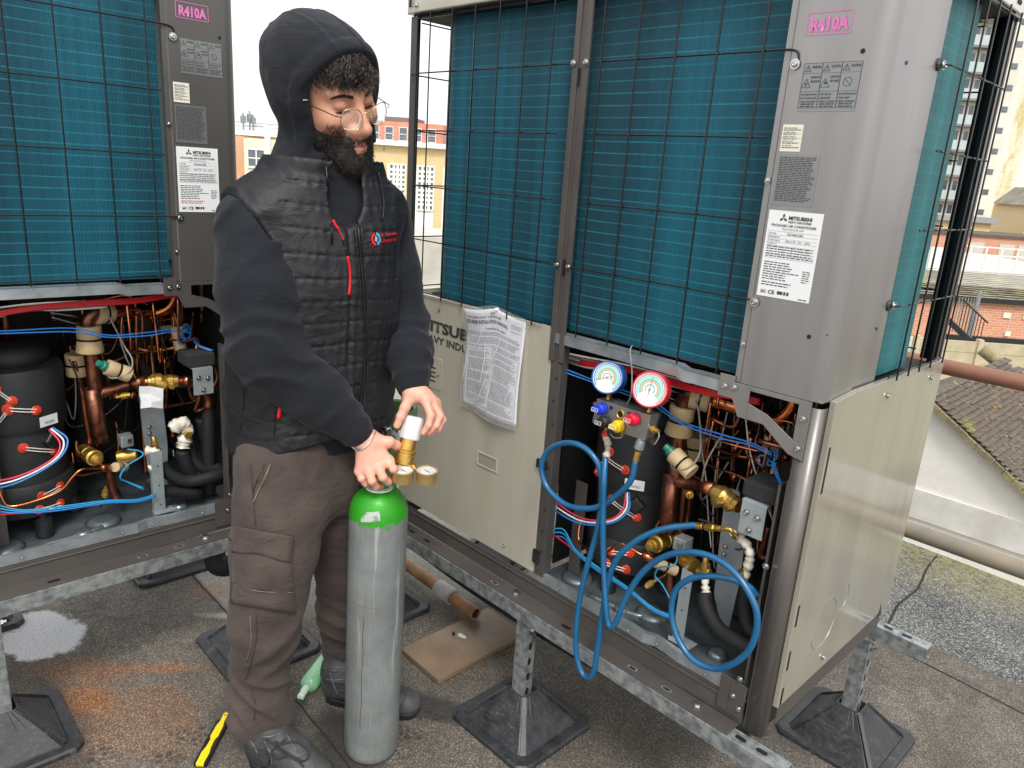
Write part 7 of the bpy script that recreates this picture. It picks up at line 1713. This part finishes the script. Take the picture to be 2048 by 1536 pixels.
# embroidered emblem + lettering on his left chest
ec = hit(752, 478, vbvh, .002)
if ec is not None:
    en = -ray(752, 478); er = _R*.93+_U*.12; er /= np.linalg.norm(er); eu = _U*.98-_R*.10; eu /= np.linalg.norm(eu)
    def proj(ob):
        for q in ob.data.vertices:
            p = np.array(q.co); d_ = p-CAM; d_ /= np.linalg.norm(d_); r_ = vbvh.ray_cast(V(CAM), V(d_))
            if r_[0]: q.co = V(np.array(r_[0])-d_*.0022)
            else: q.co = V(p)
    b = MB(); r0 = .0125
    for k in range(14):
        a = 2*math.pi*k/14; b.obox(ec+er*(r0*1.5*math.cos(a)*.8)+eu*(r0*1.75*math.sin(a)), er, eu, en, (.0011, .0011, .0002))
    o = b.build('emblem_dots', redz, vest); proj(o)
    def ar(a0, a1, m, ra=.9, rb_=1.12):
        P_ = [[ec+er*(r0*R_*math.cos(math.radians(a))*.78)+eu*(r0*R_*math.sin(math.radians(a))*1.1) for a in np.linspace(a0, a1, 14)] for R_ in (ra-.22, rb_)]
        o = MB().grid(P_).build('emblem_ring', m, vest); proj(o)
    ar(100, 260, mat('emblem_red', srgb(206, 40, 60), .6)); ar(-80, 80, mat('emblem_blue', srgb(50, 150, 210), .6))
    o = MB().add([tuple(ec+er*a*.6+eu*b_) for a, b_ in ((-.006, -.004), (.004, -.007), (.006, .003), (-.001, .009))], [(0, 1, 2, 3)]).build('emblem_motif', mat('emblem_tan', srgb(206, 150, 100), .6), vest); proj(o)
    for i, (tx, x, y, wd) in enumerate((('Air Contractors', 763, 473, .037), ('& Plumbing Ltd', 762, 485, .036))):
        p0_ = hit(x, y, vbvh, .003)
        if p0_ is None: continue
        o = text(tx, .0098, p0_, er, eu, redz, vest, bold=.035, width=wd, name='embroidered_lettering'); proj(o)
# drawstrings
def cord(pts, r, name, lift=.006):
    P = []
    for x, y in pts:
        p = hit(x, y, None, lift)
        if p is not None: P.append(p)
    return MB().tube(P, r, 8, 6).build(name, zipm, hoodie, smooth=True)
cord([(652, 330), (656, 370), (661, 410), (663, 450), (664, 488)], .0024, 'drawstring'); cord([(752, 318), (757, 345), (764, 380), (768, 410), (765, 440)], .0024, 'drawstring')
MB().tube([hit(x_, 200, hoodbvh, .0008) for x_ in (606, 609, 612, 615)], .0008, 5).build('thread_tack', MT['whitew'], hoodie)

# ---- trousers ----
t_ = SDF((-.02, -.86, -.36), (.58, -.12, .52), .0046)
t_.loft([(.30, .262, -.475, .150, .125), (.40, .262, -.475, .172, .142), (.52, .262, -.475, .172, .142)], LAT, CHD)
def lp(x, y, t): return M(x, y, t)
L1 = [(566, 930, .10), (562, 1010, .12), (550, 1100, .14), (538, 1190, .16), (532, 1250, .165), (522, 1310, .15), (520, 1380, .14), (522, 1425, .135), (525, 1448, .13)]
R1_ = [.112, .110, .104, .088, .080, .070, .066, .072, .064]
L2 = [(672, 930, -.02), (686, 1030, -.06), (694, 1130, -.09), (692, 1220, -.12), (690, 1290, -.15), (690, 1318, -.155)]
R2_ = [.112, .105, .088, .078, .062, .050]
P1 = [lp(*a) for a in L1]; P2 = [lp(*a) for a in L2]
t_.chain(P1, R1_, k=.05); t_.chain(P2, R2_, k=.04)
print('leg depth', P1[-1], P2[-1])
X, Y, Z = t_.grid(); wv3 = wn(X, Y, Z, 16, 3)
def nr(p, r): return np.exp(-(((X-p[0])**2+(Y-p[1])**2+(Z-p[2])**2)/(r*r)))
nearleg = np.clip(((X-.28)*TW[0]+(Y+.47)*TW[1])*30+.3, 0, 1); bias = (X*.5-Y*.5)
fo = nr(P1[4], .085)*ridge(Z*30-(X+Y)*20+wv3*1.8)*.036+nr(P1[6], .09)*ridge(Z*34+(X+Y)*26+wv3*2.0)*.044+nr(P1[7], .06)*ridge(Z*46+(X+Y)*12+wv3*2.0)*.034
fo = fo+nr(P2[3], .10)*ridge(Z*48+(X+Y)*14+wv3*2)*.018+nr(P2[4], .06)*ridge(Z*70+wv3*2)*.014
fo = fo+nr(P1[0]+np.array((0, 0, .02)), .12)*ridge(Z*26+(X-Y)*20+wv3*1.6)*.004+wn(X, Y, Z, 34, 9)*.0022+nr(P1[2], .14)*ridge(Z*18-(X+Y)*12+wv3*2)*.005
t_.D = t_.D-fo.astype(np.float32)
tv, tf_ = t_.mesh(); tro = mesh_obj2('trousers', tv, tf_, TRO, man); md = tro.modifiers.new('s', 'SMOOTH'); md.factor = .4; md.iterations = 1
tb_ = bvh_of(tv, tf_)
# cargo pocket, its flap, seams
def patch(corner_px, name, lift, th, m=TRO, nx=12, ny=14, bul=.008, jag=0.):
    (a, b_, c_, d_) = [np.array(q, float) for q in corner_px]; P_ = []
    for j in range(ny):
        row = []
        for i in range(nx):
            u, w_ = i/(nx-1), j/(ny-1); q = (a*(1-u)+b_*u)*(1-w_)+(d_*(1-u)+c_*u)*w_
            if jag: q = q+np.array((0, 3*math.sin(u*9)*w_))
            p = hit(q[0], q[1], tb_, lift+bul*math.sin(math.pi*min(max(u, .0), 1))**.5*math.sin(math.pi*(.15+.75*w_))+.0015*math.sin(u*11+w_*7))
            row.append(p)
        P_.append(row)
    if any(p is None for r_ in P_ for p in r_):
        for r_ in P_:
            ok = [p for p in r_ if p is not None]
            for i in range(len(r_)):
                if r_[i] is None: r_[i] = ok[0] if ok and i < len(r_)/2 else (ok[-1] if ok else P_[0][0])
    o = MB().grid(P_).build(name, m, tro, smooth=True); so_ = o.modifiers.new('s', 'SOLIDIFY'); so_.thickness = th; so_.offset = 0; return o
patch([(466, 1092), (581, 1110), (590, 1226), (462, 1205)], 'cargo_pocket', .006, .006)
patch([(464, 1052), (587, 1074), (581, 1122), (452, 1098)], 'pocket_flap', .013, .005, bul=.006, jag=1)
seamm = mat('seam_stitching', srgb(66, 50, 46), .9); seaml = mat('faded_seam', srgb(134, 112, 104), .9)
def seam(pts, r=.0013, m=seamm, lift=.0030):
    P = [hit(x, y, tb_, lift) for x, y in pts]; P = [p for p in P if p is not None]
    if len(P) > 1: MB().tube(P, r, 6, 5).build('seam', m, tro, smooth=True)
seam([(497, 870), (500, 930), (507, 1000), (511, 1050)]); seam([(512, 1230), (512, 1280), (500, 1330), (490, 1360)]); seam([(500, 1232), (502, 1285), (492, 1325)], m=seaml, r=.0008)
seam([(555, 880), (540, 930), (520, 975), (506, 1005)], .0014, seaml); seam([(543, 880), (528, 930), (512, 965), (505, 985)], .0012, seamm)
seam([(467, 1165), (520, 1178), (586, 1180)], .0010, seamm, .020); seam([(467, 1170), (520, 1183), (586, 1185)], .0008, seaml, .020)
seam([(500, 1380), (510, 1405), (508, 1440)], .001)

# ---- boots ----
def boot(name, heel, toe, shaft, sr, label=None):
    heel = np.array(heel); toe = np.array(toe); d = toe-heel; d[2] = 0; L = np.linalg.norm(d); d /= L; sd = np.array((d[1], -d[0], 0)); z = GZ
    bs_ = SDF(tuple(np.minimum(np.minimum(heel, toe), shaft)-.11), tuple(np.maximum(np.maximum(heel, toe), shaft)+.11), .0036)
    at = lambda a, b_, c_: heel+d*a*L+sd*b_+np.array((0, 0, c_-heel[2]+z))
    bs_.cap(at(.14, 0, .055), at(.12, 0, .10), .040, .042, k=.0); bs_.cap(at(.12, 0, .10), shaft, .044, sr, k=.03)
    bs_.cap(at(.10, 0, .045), at(.55, 0, .050), .038, .044, k=.03); bs_.cap(at(.55, 0, .045), at(.86, .004, .036), .042, .036, k=.03); bs_.cap(at(.30, 0, .10), at(.62, 0, .060), .036, .034, k=.03)
    bs_.ell(at(.85, .002, .034), [tuple(d), tuple(sd), (0, 0, 1)], (.048, .042, .034), k=.02)
    X, Y, Z = bs_.grid(); al = (X-heel[0])*d[0]+(Y-heel[1])*d[1]; zz = Z-z
    f_ = ridge(al*60+zz*40+wn(X, Y, Z, 20, 2)*1.6)*.0035*np.exp(-((al-L*.5)/.06)**2)+np.where(zz > .09, ridge(zz*70+wn(X, Y, Z, 18, 4))*.003, 0)
    bs_.D = bs_.D-f_.astype(np.float32)
    bs_.D = bs_.D+(np.exp(-((zz-.026)/.003)**2)*.003+np.exp(-((al-L*.80-zz*.25)/.0022)**2)*.0018).astype(np.float32)
    bs_.D = np.maximum(bs_.D, (z+.014-Z).astype(np.float32)+0*bs_.D)
    bv_, bf_ = bs_.mesh(); o = mesh_obj2(name, bv_, bf_, BOO, man)
    ss = SDF(tuple(np.minimum(heel, toe)-.08), tuple(np.maximum(heel, toe)+.08), .004)
    ss.cap(at(.13, 0, .015), at(.55, 0, .015), .041, .045); ss.cap(at(.55, 0, .015), at(.86, .003, .015), .045, .041, k=.01)
    X, Y, Z = ss.grid(); al = (X-heel[0])*d[0]+(Y-heel[1])*d[1]
    ss.D = np.maximum(ss.D+(np.maximum(np.sin(al*420), 0)*.003*(Z < z+.014)), np.abs(Z-(z+.0125))-.0125).astype(np.float32)
    v2, f2 = ss.mesh(); mesh_obj2('sole', v2, f2, MT['blackp'], o)
    return o, at, bvh_of(bv_, bf_)
b1, at1, bb1 = boot('boot', G(512, 1518), G(654, 1575), M(532, 1440, .125), .040)
b2, at2, bb2 = boot('boot', G(654, 1392), G(838, 1428), M(688, 1335, -.16), .040)
lacem = mat('boot_lace', srgb(40, 41, 43), .8)
def lace(pts, r=.0026, lift=.004):
    P = []
    for x, y in pts:
        p = hit(x, y, bb1, lift)
        if p is not None: P.append(p)
    if len(P) > 2: MB().tube(P, r, 8, 6).build('lace', lacem, b1, smooth=True)
lace([(552, 1492), (590, 1484), (612, 1496), (618, 1512), (606, 1522), (585, 1512), (556, 1494)]); lace([(552, 1492), (540, 1510), (536, 1532)]); lace([(552, 1494), (572, 1510), (596, 1522), (608, 1534)], lift=.008)
lace([(530, 1478), (552, 1490), (572, 1478)]); lace([(536, 1508), (556, 1518), (580, 1508)])
MB().lathe(hit(552, 1492, bb1, .002), _U, [(0, .002), (.004, .007), (.009, .006), (.011, .002)], 10).build('lace_knot', lacem, b1, smooth=True)
def bline(bv_, par, pts, r=.0016, m=None, lift=.0008):
    P = [hit(x, y, bv_, lift) for x, y in pts]; P = [p for p in P if p is not None]
    if len(P) > 2: MB().tube(P, r, 6, 6).build('stitched_edge', m or bsc, par, smooth=True)
bsc = mat('scuffed_edge', srgb(118, 119, 121), .8, col2=srgb(60, 61, 63), vs=60)
for l_ in ([(505, 1466), (530, 1474), (560, 1466), (578, 1450)], [(500, 1480), (512, 1500), (520, 1534)], [(528, 1482), (540, 1505), (545, 1534)], [(575, 1470), (585, 1490), (600, 1508)], [(498, 1510), (505, 1522), (512, 1534)]): bline(bb1, b1, l_)
for l_ in ([(642, 1376), (662, 1386), (690, 1388)], [(643, 1352), (662, 1360), (692, 1358)], [(660, 1345), (666, 1366), (676, 1390)], [(640, 1394), (665, 1404), (692, 1408)], [(812, 1372), (805, 1390), (808, 1416)], [(648, 1336), (668, 1342), (690, 1340)]): bline(bb2, b2, l_)
# ribbed cuff of the far trouser leg
MB().lathe(M(690, 1316, -.155), (0, 0, -1), [(0, .046), (.01, .049), (.03, .047), (.034, .042)], 40).build('elastic_cuff', TRO, tro, smooth=True)

# ---- hands: five fingers each, closed on what they hold ----
def hand(name, wrist0, wrist, mcp, fingers, thumb, lo, hi, palm_r=.0125):
    s = SDF(lo, hi, .0019)
    s.cap(wrist0, wrist, .027, .0235)
    for m_ in mcp: s.cap(wrist, m_, .019, palm_r, k=.018)
    for i in range(len(mcp)-1): s.cap(mcp[i], mcp[i+1], palm_r*.95, palm_r*.9, k=.006)
    for f_, rs in fingers:
        for i in range(len(f_)-1): s.cap(f_[i], f_[i+1], rs[i], rs[i+1], k=.004 if i else .006)
    th_, rs = thumb
    for i in range(len(th_)-1): s.cap(th_[i], th_[i+1], rs[i], rs[i+1], k=.016 if i == 0 else .005)
    X, Y, Z = s.grid(); s.D += (wn(X, Y, Z, 120, 3)*.0005+wn(X, Y, Z, 320, 5)*.0002).astype(np.float32)
    o = sdf_obj(s, name, SKH, head); return o
def bb(pts, m=.05): P = np.array(pts); return tuple(P.min(0)-m), tuple(P.max(0)+m)
# near (his right) hand: fist round the valve neck, back of the hand to the camera
W0 = EL1+(WR1-EL1)*.90; D0 = 1.79
mc = [DP(777, 922, D0+.012), DP(757, 934, D0), DP(737, 941, D0-.002), DP(720, 942, D0+.006)]
fg = [([mc[0], DP(787, 938, D0-.004), DP(794, 948, D0+.02), DP(788, 955, D0+.04)], (.0110, .0098, .0088, .0080)),
      ([mc[1], DP(766, 955, D0-.016), DP(776, 964, D0+.004), DP(778, 962, D0+.03)], (.0115, .0100, .0090, .0082)),
      ([mc[2], DP(744, 962, D0-.014), DP(752, 973, D0+.004), DP(762, 972, D0+.028)], (.0112, .0098, .0088, .0078)),
      ([mc[3], DP(723, 957, D0-.004), DP(731, 967, D0+.006), DP(742, 968, D0+.026)], (.0100, .0086, .0078, .0070))]
tm_ = [DP(752, 882, D0+.008), DP(778, 884, D0+.012), DP(792, 890, D0+.03), DP(798, 902, D0+.05)]
lo, hi = bb([W0, WR1]+mc+tm_+[p for f_, r_ in fg for p in f_])
hand1 = hand('right_hand', W0, WR1, mc, fg, (tm_, (.0165, .0135, .0112, .0092)), lo, hi, .0135)
# far (his left) hand: fingertips and thumb turning the white knob
W0b = EL2+(WR2-EL2)*.86; D1_ = 1.832
mc2 = [DP(850, 800, D1_-.018), DP(862, 800, D1_-.004), DP(870, 806, D1_+.010), DP(873, 814, D1_+.024)]
fg2 = [([mc2[0], DP(862, 832, D1_-.030), DP(857, 851, D1_-.034), DP(847, 865, D1_-.030)], (.0108, .0096, .0084, .0074)),
       ([mc2[1], DP(880, 832, D1_-.010), DP(872, 851, D1_-.018), DP(857, 865, D1_-.016)], (.0110, .0098, .0086, .0076)),
       ([mc2[2], DP(885, 840, D1_+.008), DP(876, 858, D1_+.004), DP(860, 868, D1_+.002)], (.0104, .0092, .0082, .0072)),
       ([mc2[3], DP(882, 840, D1_+.026), DP(876, 852, D1_+.024), DP(864, 862, D1_+.020)], (.0092, .0080, .0072, .0064))]
tm2 = [DP(820, 793, D1_-.010), DP(810, 815, D1_-.020), DP(801, 834, D1_-.024), DP(794, 851, D1_-.024)]
lo, hi = bb([W0b, WR2]+mc2+tm2+[p for f_, r_ in fg2 for p in f_])
hand2 = hand('left_hand', W0b, WR2, mc2, fg2, (tm2, (.0150, .0122, .0102, .0086)), lo, hi, .012)
nailm = mat('fingernail', srgb(228, 180, 164), .3)
for p, dpx in ((fg2[0][0][3], (-4, 3)), (fg2[1][0][3], (-3, 4)), (tm2[3], (-2, 3))):
    pass
# silver curb bracelet on the near wrist
bm_ = mat('silver_chain', srgb(206, 206, 200), .25, 1., bump=.8, bs=900, bd=.001)
br = MB(); hb = bvh_of([tuple(q.co) for q in hand1.data.vertices], [tuple(p.vertices) for p in hand1.data.polygons])
P = []
for x, y in ((704, 893), (712, 899), (722, 898), (732, 892), (741, 883), (748, 872), (752, 861)):
    r_ = ray(x, y); r_ = r_/np.linalg.norm(r_); q = hb.ray_cast(V(CAM), V(r_))
    if q[0]: P.append(np.array(q[0])-r_*.0030)
    else: P.append(DP(x, y, D0-.005))
cp = crom(P, 8); 
for i in range(0, len(cp)-1): br.obox((cp[i]+cp[i+1])/2, (cp[i+1]-cp[i])/np.linalg.norm(cp[i+1]-cp[i]), _U, _f, (.0022, .0021 if i % 2 else .0028, .0012))
br.build('bracelet', bm_, hand1, bevel=.0005)
# join head, neck and hands into the one body mesh
core = SDF((.0, -.86, .28), (.66, -.12, 1.30), .010)
core.cap(H(-.04, 0, -.20), np.array((.285, -.467, 1.03)), .052, .06); core.cap(SH1, SH2, .055, .055, k=.05); core.cap(SH1, EL1, .045, .040, k=.02); core.cap(EL1, W0, .038, .027, k=.01); core.cap(SH2, EL2, .045, .038, k=.02); core.cap(EL2, W0b, .036, .027, k=.01)
core.cap(np.array((.285, -.467, 1.0)), PEL, .10, .10, k=.05)
cv, cf = core.mesh()
def grab(o): 
    me = o.data; a = np.zeros(len(me.vertices)*3, np.float32); me.vertices.foreach_get('co', a); f = np.zeros(len(me.polygons)*4, np.int32); me.polygons.foreach_get('vertices', f); return a.reshape(-1, 3), f.reshape(-1, 4)
parts_ = [grab(head), (cv, cf), grab(hand1), grab(hand2)]; VV, FF, off = [], [], 0; mi = []
for i, (a, f) in enumerate(parts_): VV.append(a); FF.append(f+off); off += len(a); mi += [0 if i < 2 else 1]*len(f)
nb_ = mesh_obj2('body_tmp', np.concatenate(VV), np.concatenate(FF), SK, None); nb_.data.materials.append(SKH); nb_.data.polygons.foreach_set('material_index', np.array(mi, np.int32))
md_ = nb_.data; head.data = md_; bpy.data.objects.remove(nb_)
for c_ in list(bpy.data.objects):
    if c_.parent in (hand1, hand2): c_.parent = head
for c_ in (hand1, hand2): bpy.data.objects.remove(c_)
# hair, beard, lips belong to the man as parts
